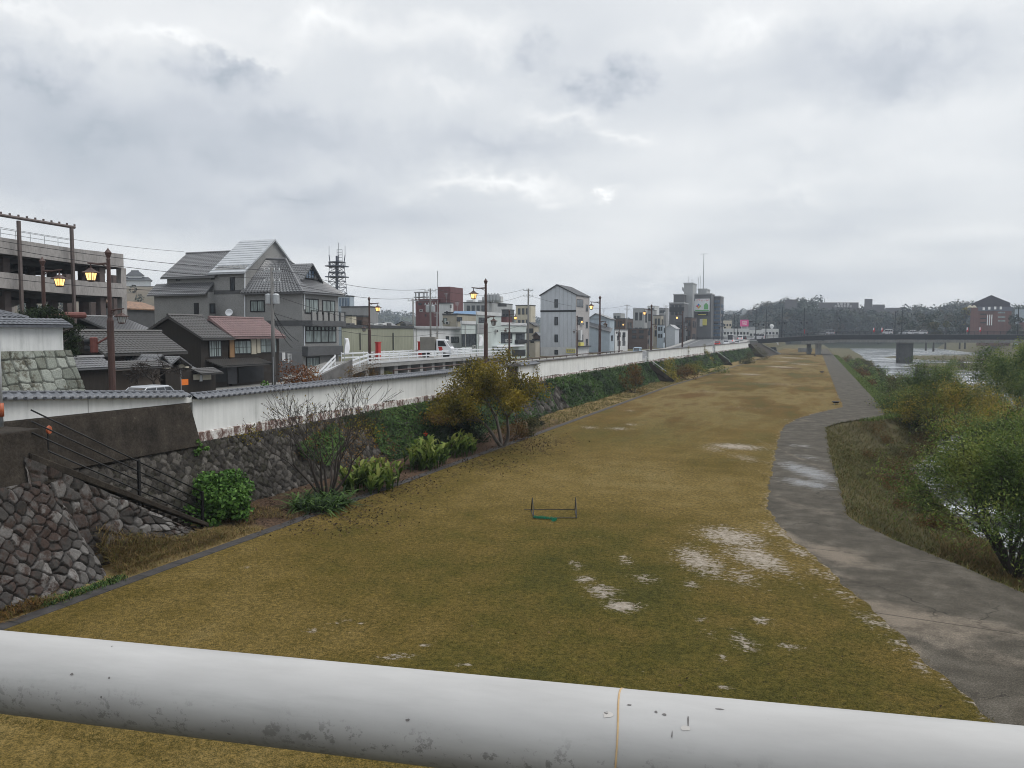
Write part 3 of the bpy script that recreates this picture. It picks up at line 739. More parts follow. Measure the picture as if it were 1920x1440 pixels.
# gate in the flood wall
DOOR = M('gate_brown', (.045, .028, .022), .6, 3, .6, .2)
WHITEP = M('white_paint', (.72, .74, .74), .8, 2, .5)
gt = thing('flood_gate', 'dark brown steel gate with white post in the flood wall behind the yellow tree', 'gate', (-26, Y_G1, ROAD))
yg = Y_G1 + .15
MB().box(-26.36, -25.95, Y_G1 + .02, Y_G1 + .5, ROAD - .05, 5.15).build('gate_post', WHITEP, gt, bevel=.03)
yw_ = (Y_G2 - .05 - (Y_G1 + .6)) / 2
for k in range(2):
    y0 = Y_G1 + .55 + k * (yw_ + .04)
    mb = MB().box(-26.25, -26.15, y0, y0 + yw_, ROAD + .1, 4.95)
    dl = mb.build('gate_leaf', DOOR, gt)
    m2 = MB()
    for q in range(4): m2.box(-26.15, -26.10, y0 + .02, y0 + yw_ - .02, ROAD + .2 + q*.55, ROAD + .27 + q*.55)
    m2.build('cross_bar', DOOR, dl)
MB().box(-26.5, -25.8, Y_G1, Y_G2, 5.0, 5.2).build('lintel', COPE, gt)

# brown handrail fence behind the wall
BROWN = M('brown_steel', (.075, .040, .033), .7, 4, .5, .15, fine=5)
fr = thing('rail_fence', 'long brown steel handrail fence standing behind the white wall', 'fence', (-27.2, 55, ROAD+.13))
mb = MB()
for a in np.arange(48, 118, 2.4):
    MB().tube([(-27.1, a, ROAD + .1), (-27.1, a, ROAD + 2.36)], .04, 6).build('fence_post', BROWN, fr)
mb.tube([(-27.1, 48, ROAD + 2.38), (-27.1, 118, ROAD + 2.38)], .055, 6); mb.tube([(-27.1, 48, ROAD + 1.8), (-27.1, 118, ROAD + 1.8)], .035, 6)
mb.build('handrail', BROWN, fr)

# ------------------------------------------------------------------ stone pier, concrete block and stairs at the left
pier = thing('stone_pier', 'battered pier of large rough grey stones at the foot of the bridge', 'pier', (-22, 14, 0))
def pier_fn(U, V):
    t_ = V / 3.75; X = -21.55 - 1.25 * t_; Y = U - 1.05 * t_ * np.clip((U - 8) / 11.4, 0, 1); Z = -.1 + 3.45 * t_
    rnd = np.clip((U - 18.6) / .8, 0, 1); X = X - .5 * rnd ** 2
    n = np.array([3.45, .15, 1.25]); n = n / np.linalg.norm(n)
    return np.stack([X, Y, Z], -1), np.broadcast_to(n, U.shape + (3,))
stone_sheet('stone_face', pier_fn, 4.0, 19.4, 3.75, .03, .03, .38, .13, STONE2, pier, 13, .62, 1.15, .62)
mb = MB(); mb.hexa([(-21.9, 4, 0), (-21.9, 19.15, 0), (-25, 19.2, 0), (-25, 4, 0)], [(-22.95, 4, 3.3), (-22.95, 18.1, 3.3), (-25, 18.1, 3.3), (-25, 4, 3.3)])
mb.build('core', WCONC, pier)
mb = MB(); mb.hexa([(-22.72, 2, 3.22), (-22.72, 18.35, 3.22), (-25.3, 18.2, 3.22), (-25.3, 2, 3.22)], [(-22.98, 2, 5.02), (-22.98, 18.1, 4.98), (-25.3, 18.0, 5.0), (-25.3, 2, 5.02)])
blk = mb.build('concrete_block', WCONC, None, bevel=.05, seg=2); tag(blk, 'weathered dark concrete block resting on the rough stone pier', 'concrete block')
def sl(y): return 1.82 - .56 * (y - 21.9)
stx = thing('stone_stairs', 'stone flanked stairway running down the bank beside the pier', 'stairs', (-24, 22, 0))
mb = MB(); n = 23
for k in range(n):
    y = 17.6 + k * .33; zt_ = max(.08, sl(y) - .1)
    mb.box(-25.6, -23.15, y, y + .34, -.2, zt_ - .012 * (k % 2))
mb.build('steps', WCONC, stx)
mb = MB(); Y0, Y1 = 17.5, 25.7
mb.hexa([(-23.17, Y0, sl(Y0)-.28), (-22.78, Y0, sl(Y0)-.28), (-22.78, Y1, max(-.1, sl(Y1)-.28)), (-23.17, Y1, max(-.1, sl(Y1)-.28))],
        [(-23.17, Y0, sl(Y0)+.02), (-22.78, Y0, sl(Y0)+.02), (-22.78, Y1, .06), (-23.17, Y1, .06)])
mb.build('stringer', WCONC, stx, bevel=.03)
def chk_fn(U, V):
    t_ = V / 3.0; top = np.maximum(.15, 1.82 - .56 * (U - 21.9) - .2)
    return np.stack([-22.62 - .22*t_ + 0*U, U, -.15 + (top + .15) * t_], -1), np.broadcast_to(np.array([1.0, 0, 0]), U.shape + (3,))
stone_sheet('stone_face', chk_fn, 17.3, 25.2, 3.0, .045, .045, .5, .12, STONE2, stx, 21, .3)
BLK = M('black_paint', (.012, .012, .013), .7, 5, .45, .1)
sr = thing('stair_railing', 'black four-bar railing sloping down beside the stone stairway', 'railing', (-22.95, 22, 1))
mb = MB()
for k in range(4):
    h_ = .36 + k * .36
    mb.tube([(-22.95, 17.7, sl(17.7) + h_), (-22.95, 25.0, sl(25.0) + h_ + .1)], .026, 8)
mb.build('rails', BLK, sr, smooth=True)
for y in (21.85, 25.0):
    MB().box(-23.0, -22.9, y - .05, y + .05, sl(y) - .15, sl(y) + 1.56).build('post', BLK, sr, bevel=.01)
ORANGE = M('orange_reflector', (.40, .11, .05), .8, 4, .4)
p = gd(90, 806, 27.6)
ms = thing('convex_mirror', 'small orange rimmed convex mirror fixed at the top of the black railing', 'mirror', p)
MB().lathe((0,0,0), [(0,0),(.14,.0),(.155,.03),(.14,.07),(.0,.08)], 18).build('rim', ORANGE, None)
rim = COL.objects['rim'] if 'rim' in COL.objects else bpy.data.objects['rim']
rim.parent = ms; rim.rotation_euler = (R(90), 0, R(112))
GLASSY = M('mirror_face', (.5, .42, .36), .8, 3, .12, metal=.8)
mb = MB().lathe((0,0,0), [(.12,.085),(.08,.10),(.02,.11)], 16).build('mirror_face', GLASSY, ms); mb.rotation_euler = rim.rotation_euler
MB().tube([(p.x - .02, p.y, p.z - 1.1), (p.x - .02, p.y, p.z)], .025, 6).build('stem', BLK, ms)
GALV = M('galvanised_steel', (.42, .44, .45), .8, 6, .42, .1, metal=.35)
p = gd(2.0, 800, 25.5); 
sp = thing('sign_pole', 'thin grey pole with an orange sleeve on the concrete block at the picture edge', 'pole', (p.x, p.y, 5.0))
MB().tube([(p.x, p.y, 4.95), (p.x, p.y, 8.7)], .075, 12).build('pole', GALV, sp, smooth=True)
MB().tube([(p.x, p.y, 5.32), (p.x, p.y, 5.76)], .105, 12).build('orange_sleeve', ORANGE, sp, smooth=True)

# ------------------------------------------------------------------ handrail of the viewer's bridge
t = NT('handrail_aluminium'); v = t.coord(); s3 = t.sep(v)
b1 = t.noise(t.coord((1.2, 6, 6)), 3.0, 6, .6); d1 = t.noise(t.coord((1, 1, 1)), 68, 6, .76); d2 = t.noise(v, 14, 5, .65); d3 = t.noise(t.coord((.35, 1, 1)), 9, 4, .6)
c = t.ramp(b1, [(.3, (.335, .33, .322)), (.7, (.435, .43, .42))])
# grime specks and drips; the underside's shade is also painted in by angle
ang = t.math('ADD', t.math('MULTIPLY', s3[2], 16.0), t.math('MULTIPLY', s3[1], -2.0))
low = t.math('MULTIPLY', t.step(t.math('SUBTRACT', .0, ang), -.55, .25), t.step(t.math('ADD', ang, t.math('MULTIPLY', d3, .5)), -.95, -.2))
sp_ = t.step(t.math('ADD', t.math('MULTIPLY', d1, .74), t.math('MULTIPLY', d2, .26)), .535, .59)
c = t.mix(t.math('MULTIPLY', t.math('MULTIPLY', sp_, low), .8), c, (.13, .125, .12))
c = t.mix(t.math('MULTIPLY', t.step(d2, .63, .72), .35), c, (.36, .365, .36))
c = t.mix(t.math('MULTIPLY', t.step(t.noise(v, 30, 6, .8), .69, .74), .5), c, (.2, .19, .18))
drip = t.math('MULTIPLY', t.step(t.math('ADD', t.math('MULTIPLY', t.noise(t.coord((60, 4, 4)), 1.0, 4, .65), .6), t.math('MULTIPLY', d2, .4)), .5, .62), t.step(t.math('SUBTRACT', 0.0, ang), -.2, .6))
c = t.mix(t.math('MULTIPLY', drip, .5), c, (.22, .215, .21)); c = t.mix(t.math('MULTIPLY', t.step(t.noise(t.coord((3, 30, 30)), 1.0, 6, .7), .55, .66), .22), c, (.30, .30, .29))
t.bump(t.noise(v, 90, 4), .06, .002); RAILM = t.set(t.mix(t.math('MULTIPLY', t.step(t.math('SUBTRACT', t.math('MULTIPLY', d3, .9), ang), .10, 1.10), .82), c, (.11, .108, .105)), .55, .4, .0)  # dark underside gradient: shade from below put into the base colour
PA, PB = gd(0, 1258, 1.02), gd(1920, 1466, .735)
PR_ = .0505
ax = (PB - PA); Lr = ax.length; axn = ax.normalized()
hr = thing('bridge_handrail', 'thick pale grey metal pipe handrail across the bottom, with dirt specks', 'handrail', PA)
mb = MB(); x0, x1 = -1.3, Lr + 1.3; ns, nr = 64, 72
for i in range(ns): pass
vs, fs = [], []
for i in range(ns + 1):
    x = x0 + (x1 - x0) * i / ns
    for k in range(nr):
        w = 2*math.pi*k/nr; vs.append((x, PR_*math.cos(w), PR_*math.sin(w)))
for i in range(ns):
    for k in range(nr): fs.append((i*nr+k, i*nr+(k+1) % nr, (i+1)*nr+(k+1) % nr, (i+1)*nr+k))
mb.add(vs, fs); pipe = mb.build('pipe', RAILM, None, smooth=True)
rotq = axn.to_track_quat('X', 'Z')
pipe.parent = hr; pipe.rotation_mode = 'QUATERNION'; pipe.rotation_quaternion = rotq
RUST = M('rust_seal', (.50, .36, .20), .6, 20, .6, c2=(.30, .17, .07))
# joint: where a pixel column near 1165 meets the pipe
dj = ray(1163, 1380); best = min((( (PA + axn*s_) - CAM).normalized().angle(dj.normalized()), s_) for s_ in np.linspace(0, Lr, 400))[1]
mb = MB(); xj = best
vs, fs = [], []
for i, (x, r_) in enumerate([(-.0011, PR_-.001), (-.0009, PR_+.0006), (.0009, PR_+.0006), (.0011, PR_-.001)]):
    for k in range(72):
        w = 2*math.pi*k/72; vs.append((xj + x + .0012*math.sin(3*w), r_*math.cos(w), r_*math.sin(w)))
for i in range(3):
    for k in range(72): fs.append((i*72+k, i*72+(k+1) % 72, (i+1)*72+(k+1) % 72, (i+1)*72+k))
jr = MB().add(vs, fs).build('joint_seal', RUST, None, smooth=True); jr.parent = pipe
rg = random.Random(5)
mb = MB()
def chip(x, w, sx_, sy_, n=9, seed=0):
    q = random.Random(seed); vs = []
    for k in range(n):
        a = 2*math.pi*k/n; rr = q.uniform(.6, 1.1)
        xx, ww = x + sx_*rr*math.cos(a), w + sy_*rr*math.sin(a)
        vs.append((xx, (PR_+.0004)*math.cos(ww), (PR_+.0004)*math.sin(ww)))
    return vs
def facing(px, py):
    d = ray(px, py).normalized()
    # intersect the view ray with the pipe
    qi = rotq.inverted(); o_ = qi @ (CAM - PA); dd = qi @ d
    A = dd.y**2 + dd.z**2; B = o_.y*dd.y + o_.z*dd.z; Cc = o_.y**2 + o_.z**2 - PR_**2
    s_ = (-B - math.sqrt(max(0, B*B - A*Cc))) / A; h_ = o_ + dd*s_
    return h_.x, math.atan2(h_.z, h_.y)
CHIPL = M('bare_primer', (.50, .475, .445), .85, 30, .6); CHIPD = M('grime', (.16, .15, .145), .7, 30, .8)
for (px, py, a, b, dark) in [(1139,1340,.009,.11,0),(1137,1337,.0035,.05,1),(1246,1340,.004,.04,1),(1285,1365,.010,.10,0),(1230,1335,.0025,.05,1),(1290,1352,.0012,.2,1),(1350,1330,.008,.03,1),(1180,1322,.004,.03,1),(1260,1378,.0012,.12,1),(210,1212,.0016,.04,1),(135,1264,.004,.05,1),(205,1271,.0025,.04,1),(190,1307,.0022,.04,1),(765,1350,.004,.05,1),(430,1376,.004,.05,1)]:
    x, w = facing(px, py); o = MB().add(chip(x, w, a*.7, b*.7, 9, px), [tuple(range(9))]).build('grime_spot' if dark else 'paint_chip', None, None); o.data.materials.append(CHIPD if dark else CHIPL); o.parent = pipe


# ------------------------------------------------------------------ things on the lawn
IRON = M('dark_iron', (.018, .018, .02), .6, 6, .5, .2)
c0, c1 = gz(1001, 973), gz(1081, 973); b0_, b1_ = gz(996, 958), gz(1078, 957)
gl = thing('goal_frame', 'low black steel frame with two upright ends standing on the lawn', 'frame', ((c0.x+c1.x)/2, (c0.y+c1.y)/2, .02))
hgt_ = .74
for s_, (f0, bk) in (('a', (c0, b0_)), ('b', (c1, b1_))):
    top = Vector(((f0.x*.45+bk.x*.55), (f0.y*.45+bk.y*.55), hgt_))
    mb = MB(); mb.tube([(f0.x, f0.y, .04), top], .022, 7); mb.tube([(bk.x, bk.y, .04), top], .022, 7); mb.tube([(f0.x, f0.y, .04), (bk.x, bk.y, .04)], .018, 7)
    mb.build('end_frame', IRON, gl)
mb = MB(); mb.tube([(c0.x, c0.y, .045), (c1.x, c1.y, .045)], .018, 7); mb.tube([(b0_.x - .3, b0_.y - .1, .05), (b1_.x, b1_.y, .05)], .016, 7)
mb.build('ground_bars', IRON, gl)
NETM = leafmat('green_net', [(.01, .16, .09), (.02, .25, .14), (.01, .11, .07)], .1)
q = gz(1022, 974); P = []
for k in range(900):
    s_ = RNG.uniform(-1, 1); P.append((q.x + s_*.52 + RNG.normal()*.03, q.y + RNG.normal()*.06 - .16*max(0, s_-.5), .05 + abs(RNG.normal())*.035))
for k in range(160):
    P.append((q.x + .47 + RNG.normal()*.05, q.y - .2 + RNG.normal()*.09, .04 + abs(RNG.normal())*.02))
nt = leafcloud('net', np.array(P), .09, NETM, None, aspect=.12); tag(nt, 'crumpled green net lying over the ground bar of the black frame', 'net')
fb = None
for k, (px, py, lab) in enumerate([(1567, 759, 'nearest dark round fire bowl on the lawn, just before the path bends'), (1541, 700, 'second dark fire bowl out from the path bend on the lawn edge'), (1528, 668.5, 'farthest small dark fire bowl on the lawn, close to the bridge')]):
    p = gz(px, py)
    if fb is None:
        fb = thing('fire_bowl', lab, 'fire bowl', (0, 0, 0), 'fire bowls along the lawn edge')
        MB().lathe((0,0,0), [(.06,.14),(.26,.18),(.42,.30),(.45,.36),(.40,.35),(.24,.24),(.05,.21)], 16).build('bowl', IRON, fb, smooth=True)
        for a in range(3):
            w = a*2.094; MB().tube([(.28*math.cos(w), .28*math.sin(w), -.02), (.2*math.cos(w), .2*math.sin(w), .2)], .035, 6).build('leg', CONC, fb)
        fb.location = (p.x, p.y, .03)
    else: copy_tree(fb, (p.x, p.y, .03), .4*k, label=lab)

# ------------------------------------------------------------------ stairs from the far openings in the wall
for (px, pf, lab) in [(1212, (1252, 713), 'concrete stairway with white handrail below the first far opening in the wall'), (1339, (1371, 687), 'farther concrete stairway with handrail near the bridge end of the wall')]:
    yo = ywall(px); f_ = gz(*pf); xa = xw(yo) + .2
    s_ = thing('bank_stairs', lab, 'stairs', (xa, yo, 0), 'stairways down the bank')
    w_ = 1.5; f_ = Vector((xf(yo) + 1.9, yo + 2.2, 0)); dirv = Vector((f_.x - xa, f_.y - yo, 0)); Ln = dirv.length; dirv.normalize(); nv = Vector((-dirv.y, dirv.x, 0))
    mb = MB()
    for k in range(16):
        a = Vector((xa, yo, 0)) + dirv * (Ln * k / 16); b = a + dirv * (Ln / 16); z_ = 3.1 * (1 - (k+.5) / 16)
        mb.hexa([a - nv*w_/2 - UP*.2, b - nv*w_/2 - UP*.2, b + nv*w_/2 - UP*.2, a + nv*w_/2 - UP*.2], [Vector((q.x, q.y, z_)) for q in (a - nv*w_/2, b - nv*w_/2, b + nv*w_/2, a + nv*w_/2)])
    mb.build('steps', WCONC, s_)
    for sg in (-1, 1):
        a = Vector((xa, yo, 0)) + nv*sg*(w_/2 + .15); b = a + dirv*Ln; e = nv*.09
        MB().hexa([a - e + UP*2.4, b - e - UP*.2, b + e - UP*.2, a + e + UP*2.4], [a - e + UP*3.45, b - e + UP*.35, b + e + UP*.35, a + e + UP*3.45]).build('cheek_wall', CONC if sg > 0 else WCONC, s_)
    a = Vector((xa, yo, 0)) + nv*(w_/2 + .15); b = a + dirv*Ln; mb = MB()
    mb.tube([a + UP*4.3, b + UP*1.3], .04, 6)
    for k in range(4):
        q = a.lerp(b, k/3); mb.tube([q + UP*(3.3 - 3.1*k/3), q + UP*(4.3 - 3.0*k/3)], .05, 6)
    mb.build('handrail', WHITEP, s_)
# ------------------------------------------------------------------ building kit
GREYW = M('grey_render', (.275, .275, .268), .82, .9, .85, .3, fine=9)
GREYD = M('charcoal_cladding', (.095, .097, .10), .75, 1.4, .6)
WHITEW = M('white_render', (.56, .57, .57), .82, .7, .8, .2, stretch=(1, 1, .3))
MINTW = M('pale_mint_wall', (.47, .52, .50), .85, .7, .7, .2, stretch=(1, 1, .3))
BEIGEW = M('beige_wall', (.36, .33, .27), .8, .7, .8, .2, stretch=(1, 1, .3))
CREAMW = M('cream_wall', (.52, .48, .38), .82, .7, .8, .2, stretch=(1, 1, .3))
MAROON = M('maroon_tiles', (.145, .062, .064), .75, .8, .6, .2, stretch=(1, 1, .4))
BROWNW = M('brown_siding', (.10, .070, .058), .7, 1.5, .7, .2, stretch=(1, 1, 4))
PALEB = M('pale_blue_wall', (.36, .42, .47), .85, .8, .7, .1)
LGREY = M('light_grey_wall', (.36, .37, .375), .8, .8, .75, .1, stretch=(1, 1, .3))
MGREY = M('mid_grey_wall', (.27, .275, .28), .75, .8, .75, .1, stretch=(1, 1, .3))
DWOOD = M('blackened_wood', (.032, .026, .021), .5, 2.5, .8, .4, stretch=(4, 4, .4), fine=6)
LWOOD = M('tan_wood', (.30, .18, .09), .6, 3, .7, .2, stretch=(4, 4, .4))
SIDING = corrug('green_beige_siding', (.30, .31, .235), 1, .45, .02)
SIDEG = corrug('blue_grey_siding', (.50, .53, .565), 0, .95, .03, .5)
FRAME = M('dark_frame', (.020, .021, .023), .7, 4, .45)
ROOFD = M('dark_roof', (.06, .063, .068), .7, 3, .6, .2)
ROOFB = M('black_tile_roof', (.050, .046, .042), .5, 5, .38, .4, fine=4, spec=.7)
ROOFG = M('grey_tile_roof', (.12, .122, .127), .6, 4, .30, .3, fine=4, spec=.8)
ROOFM = M('bright_metal_roof', (.44, .46, .48), .85, 2, .32, .15, metal=.25)
PINK = M('faded_red_roof', (.22, .15, .145), .75, 1.2, .65, .2, stretch=(1, 1, 1), fine=6)
BLUEM = M('blue_metal_roof', (.16, .27, .42), .8, 3, .4)
STEELW = M('white_steel', (.74, .76, .78), .88, 3, .38, .1)
TAILR = M('red_paint', (.45, .035, .03), .8, 5, .4)
def glass(name, c, rough=.12):
    t = NT(name); v = t.coord(); s = t.sep(v)
    cu = t.step(t.noise(t.coord((3.2, 3.2, .35)), 1.0, 3, .6), .46, .54)
    return t.set(t.mix(cu, c, vary(c, 1.7)), rough, .6)
GLASS = glass('window_glass', (.030, .036, .042)); GLASSL = glass('curtained_glass', (.16, .19, .185), .2); GLASSB = glass('blue_glass', (.07, .10, .14), .1)
def tiled_quad(mb, A, B, C, D, per=.34, course=.30, amp=.075):
    """A-B eave, D-C ridge: rows of pantiles as real relief"""
    A, B, C, D = map(Vector, (A, B, C, D))
    nu = max(2, int((B - A).length / per)); nv = max(2, int(((D - A).length + (C - B).length) / 2 / course))
    nrm = (B - A).cross(D - A)
    if nrm.length < 1e-6: nrm = (B - A).cross(C - B)
    nrm.normalize()
    if nrm.z < 0: nrm.negate()
    us = [(i / 4) / nu for i in range(nu * 4 + 1)]; rowsv = []
    for j in range(nv): rowsv += [(j / nv, .035), ((j + .97) / nv, .0)]
    G = []
    for vv, hh in rowsv:
        row = []
        for i, uu in enumerate(us):
            p = (A * (1-uu) + B * uu) * (1-vv) + (D * (1-uu) + C * uu) * vv
            r_ = amp * (1.0 if i % 4 == 2 else .55 if i % 2 else 0.0)
            row.append(p + nrm * (r_ + hh + .01))
        G.append(row)
    mb.grid(G)
def block(name, label, cat, xl, xc, xr, ytop, X0, mat, zb=ROAD, depth=9.0, group=None, roof=True, roofm=None, roofh=.25):
    p = gx(xc, ytop, X0); Y0, zt = p.y, p.z
    X1 = gy(xl, ytop, Y0).x if xl < xc - .5 else X0 - depth
    Y1 = gx(xr, ytop, X0).y if xr > xc + .5 else Y0 + depth
    ro = thing(name, label, cat, (X0, Y0, zb), group)
    b = dict(o=ro, X0=X0, X1=X1, Y0=Y0, Y1=Y1, zt=zt, zb=zb)
    b['wall'] = MB().box(X1, X0, Y0, Y1, zb - .1, zt).build('wall', mat, ro)
    if roof:
        mb = MB(); mb.box(X1 - .08, X0 + .08, Y0 - .08, Y1 + .08, zt + .002, zt + roofh)
        mb.build('roof', roofm or ROOFD, ro)
    return b
def rect_on(b, face, r, off=0.0):
    x0, y0, x1, y1 = r
    if face == 's':
        a, c = gy(x0, y0, b['Y0'] - off), gy(x1, y1, b['Y0'] - off)
        return a.x, c.x, (gy((x0+x1)/2, y1, b['Y0'] - off)).z, (gy((x0+x1)/2, y0, b['Y0'] - off)).z
    a, c = gx(x0, y0, b['X0'] + off), gx(x1, y1, b['X0'] + off)
    m = (x0 + x1) / 2
    return a.y, c.y, gx(m, y1, b['X0'] + off).z, gx(m, y0, b['X0'] + off).z
def slab_on(b, face, h0, h1, z0, z1, o0, o1, mb=None):
    """a box lying on a wall face: h along the wall, o outwards"""
    mb = mb or MB()
    if face == 's': return mb.box(h0, h1, b['Y0'] - o1, b['Y0'] - o0, z0, z1)
    return mb.box(b['X0'] + o0, b['X0'] + o1, h0, h1, z0, z1)
def win_at(b, face, h0, h1, z0, z1, nx=2, ny=1, pane=None, fm=None, t=.07, name='window', o=.06):
    mb = MB()
    for (a, c, d, e) in [(h0-t, h1+t, z1, z1+t), (h0-t, h1+t, z0-t, z0), (h0-t, h0, z0, z1), (h1, h1+t, z0, z1)]:
        slab_on(b, face, a, c, d, e, -.05, o, mb)
    for i in range(1, nx):
        x = h0 + (h1-h0)*i/nx; slab_on(b, face, x - t*.4, x + t*.4, z0, z1, -.05, o*.8, mb)
    for i in range(1, ny):
        z = z0 + (z1-z0)*i/ny; slab_on(b, face, h0, h1, z - t*.3, z + t*.3, -.05, o*.7, mb)
    f = mb.build(name, fm or FRAME, b['o'])
    slab_on(b, face, h0, h1, z0, z1, -.05, o*.35).build('pane', pane or GLASS, f)
    return f
def win(b, face, r, nx=2, ny=1, pane=None, fm=None, name='window', t=.07):
    h0, h1, z0, z1 = rect_on(b, face, r)
    return win_at(b, face, min(h0, h1), max(h0, h1), z0, z1, nx, ny, pane, fm, t, name)
def patch(b, face, r, name, mat, o0=.0, o1=.12):
    h0, h1, z0, z1 = rect_on(b, face, r)
    return slab_on(b, face, h0, h1, z0, z1, o0 - .02, o1).build(name, mat, b['o'])
def wgrid(b, face, n, m, margin=.12, zlo=1.0, pane=None, wfrac=.55, hfrac=.5, nx=2):
    a0, a1 = (b['X1'], b['X0']) if face == 's' else (b['Y0'], b['Y1'])
    L = a1 - a0; z0 = b['zb'] + zlo; Hh = b['zt'] - z0
    for i in range(n):
        for j in range(m):
            c = a0 + L * (margin + (1 - 2*margin) * (i + .5) / n); w = L * (1 - 2*margin) / n * wfrac / 2
            zc = z0 + Hh * (j + .5) / m; h_ = Hh / m * hfrac / 2
            win_at(b, face, c - w, c + w, zc - h_, zc + h_, nx, 1, pane)
def gable_x(mb, X0, X1, Y0, Y1, ze, zr, ov=.5, tile=True, th=.16, ovx=.4):   # ridge along X, slopes face -Y / +Y
    a, c = min(X0, X1) - ovx, max(X0, X1) + ovx; ym = (Y0 + Y1) / 2; k = (zr - ze) / (ym - Y0)
    P = [(Y0 - ov, ze - k*ov), (ym, zr), (Y1 + ov, ze - k*ov), (Y1 + ov, ze - k*ov - th), (ym, zr - th*1.4), (Y0 - ov, ze - k*ov - th)]
    mb.prism_x(P, a, c)
    if tile:
        tiled_quad(mb, (a, Y0-ov, ze-k*ov), (c, Y0-ov, ze-k*ov), (c, ym, zr), (a, ym, zr))
        mb.tube([(a - .05, ym, zr + .08), (c + .05, ym, zr + .08)], .13, 6)
def gable_y(mb, X0, X1, Y0, Y1, ze, zr, ov=.5, tile=True, th=.16, xm=None, ovy=.4, ze2=None):   # ridge along Y
    xm = (X0 + X1) / 2 if xm is None else xm
    hi, lo = max(X0, X1), min(X0, X1); k = (zr - ze) / (hi - xm); k2 = (zr - (ze2 if ze2 is not None else ze)) / (xm - lo)
    z2 = ze2 if ze2 is not None else ze
    P = [(hi + ov, ze - k*ov), (xm, zr), (lo - ov, z2 - k2*ov), (lo - ov, z2 - k2*ov - th), (xm, zr - th*1.4), (hi + ov, ze - k*ov - th)]
    mb.prism_y(P[::-1], Y0 - ovy, Y1 + ovy)
    if tile:
        tiled_quad(mb, (hi+ov, Y0-ovy, ze-k*ov), (hi+ov, Y1+ovy, ze-k*ov), (xm, Y1+ovy, zr), (xm, Y0-ovy, zr))
        tiled_quad(mb, (lo-ov, Y0-ovy, z2-k2*ov), (lo-ov, Y1+ovy, z2-k2*ov), (xm, Y1+ovy, zr), (xm, Y0-ovy, zr))
        mb.tube([(xm, Y0 - ovy - .05, zr + .08), (xm, Y1 + ovy + .05, zr + .08)], .13, 6)
def pent(mb, A, B, out, drop, th=.1, tile=True):
    """lean-to roof: A-B line on the wall, falling outwards by out (vector) and drop"""
    A, B, o = Vector(A), Vector(B), Vector(out); C, D = B + o - UP*drop, A + o - UP*drop
    q = [D, C, B, A]
    n = (C - D).cross(A - D); 
    if n.z < 0: q = [C, D, A, B]
    mb.hexa([p - UP*th for p in q], q)
    if tile: tiled_quad(mb, q[0], q[1], q[2], q[3], .27, .26, .04)
FONT = None
def lettering(b_or_o, text, size, loc, rot, mat, vertical=False, name='lettering', extrude=.01):
    cu = bpy.data.curves.new(name, 'FONT'); cu.body = '\n'.join(text) if vertical else text
    cu.size = size; cu.extrude = extrude; cu.align_x = 'CENTER'; cu.align_y = 'CENTER'; cu.space_line = .95
    tmp = bpy.data.objects.new(name, cu); COL.objects.link(tmp); bpy.context.view_layer.update()
    me = bpy.data.meshes.new_from_object(tmp.evaluated_get(bpy.context.evaluated_depsgraph_get())); bpy.data.objects.remove(tmp)
    me.materials.clear(); me.materials.append(mat); o = bpy.data.objects.new(name, me); COL.objects.link(o)
    pa = b_or_o; L = org(pa); o.parent = pa; ORG[o.name] = L
    o.location = Vector(loc) - L; o.rotation_euler = rot
    return o
TOY = (R(90), 0, 0); TOX = (R(90), 0, R(90))    # lettering that faces -Y / +X

# ------------------------------------------------------------------ the big grey house with stepped tile roofs
X0 = -52.0; p = gx(566, 546, X0); Y0 = p.y
gh = thing('grey_house', 'large four storey grey house with stepped tile roofs and one bright metal roof', 'house', (X0, Y0, ROAD))
b = dict(o=gh, X0=X0, Y0=Y0, Y1=gx(634, 550, X0).y, zb=ROAD)
xa, xb, xc_ = gy(460, 545, Y0).x, gy(402, 545, Y0).x, gy(301, 545, Y0).x
ze = p.z; Y1 = b['Y1']; Ym = (Y0 + Y1) / 2
MB().box(xa, X0, Y0, Y1, ROAD - .1, ze).build('wall', GREYW, gh)
zr = gy(515, 487, Ym).z; rx0, rx1 = gy(499, 487, Ym).x, gy(536, 487, Ym).x
ov = .55; mb = MB()
e = [(xa - ov*.4, Y0 - ov, ze - .1), (X0 + ov, Y0 - ov, ze - .1), (X0 + ov, Y1 + ov, ze - .1), (xa - ov*.4, Y1 + ov, ze - .1)]
mb.add(e + [(rx0, Ym, zr), (rx1, Ym, zr)] , [(0, 1, 5, 4), (1, 2, 5), (2, 3, 4, 5), (3, 0, 4), (3, 2, 1, 0)])
mb.hexa([(x, y, z - .16) for x, y, z in e], [(x, y, z - .005) for x, y, z in e])
tiled_quad(mb, e[0], e[1], (rx1, Ym, zr), (rx0, Ym, zr), .42, .36, .09)
tiled_quad(mb, e[1], e[2], (rx1, Ym + .02, zr), (rx1, Ym - .02, zr), .42, .36, .09)
for q in (e[1], e[2]): mb.tube([q, (rx1, Ym, zr)], .13, 6)
mb.tube([(rx0, Ym, zr + .06), (rx1, Ym, zr + .06)], .15, 6); mb.tube([e[0], (rx0, Ym, zr)], .1, 6)
hiproof = mb.build('roof', ROOFG, gh)
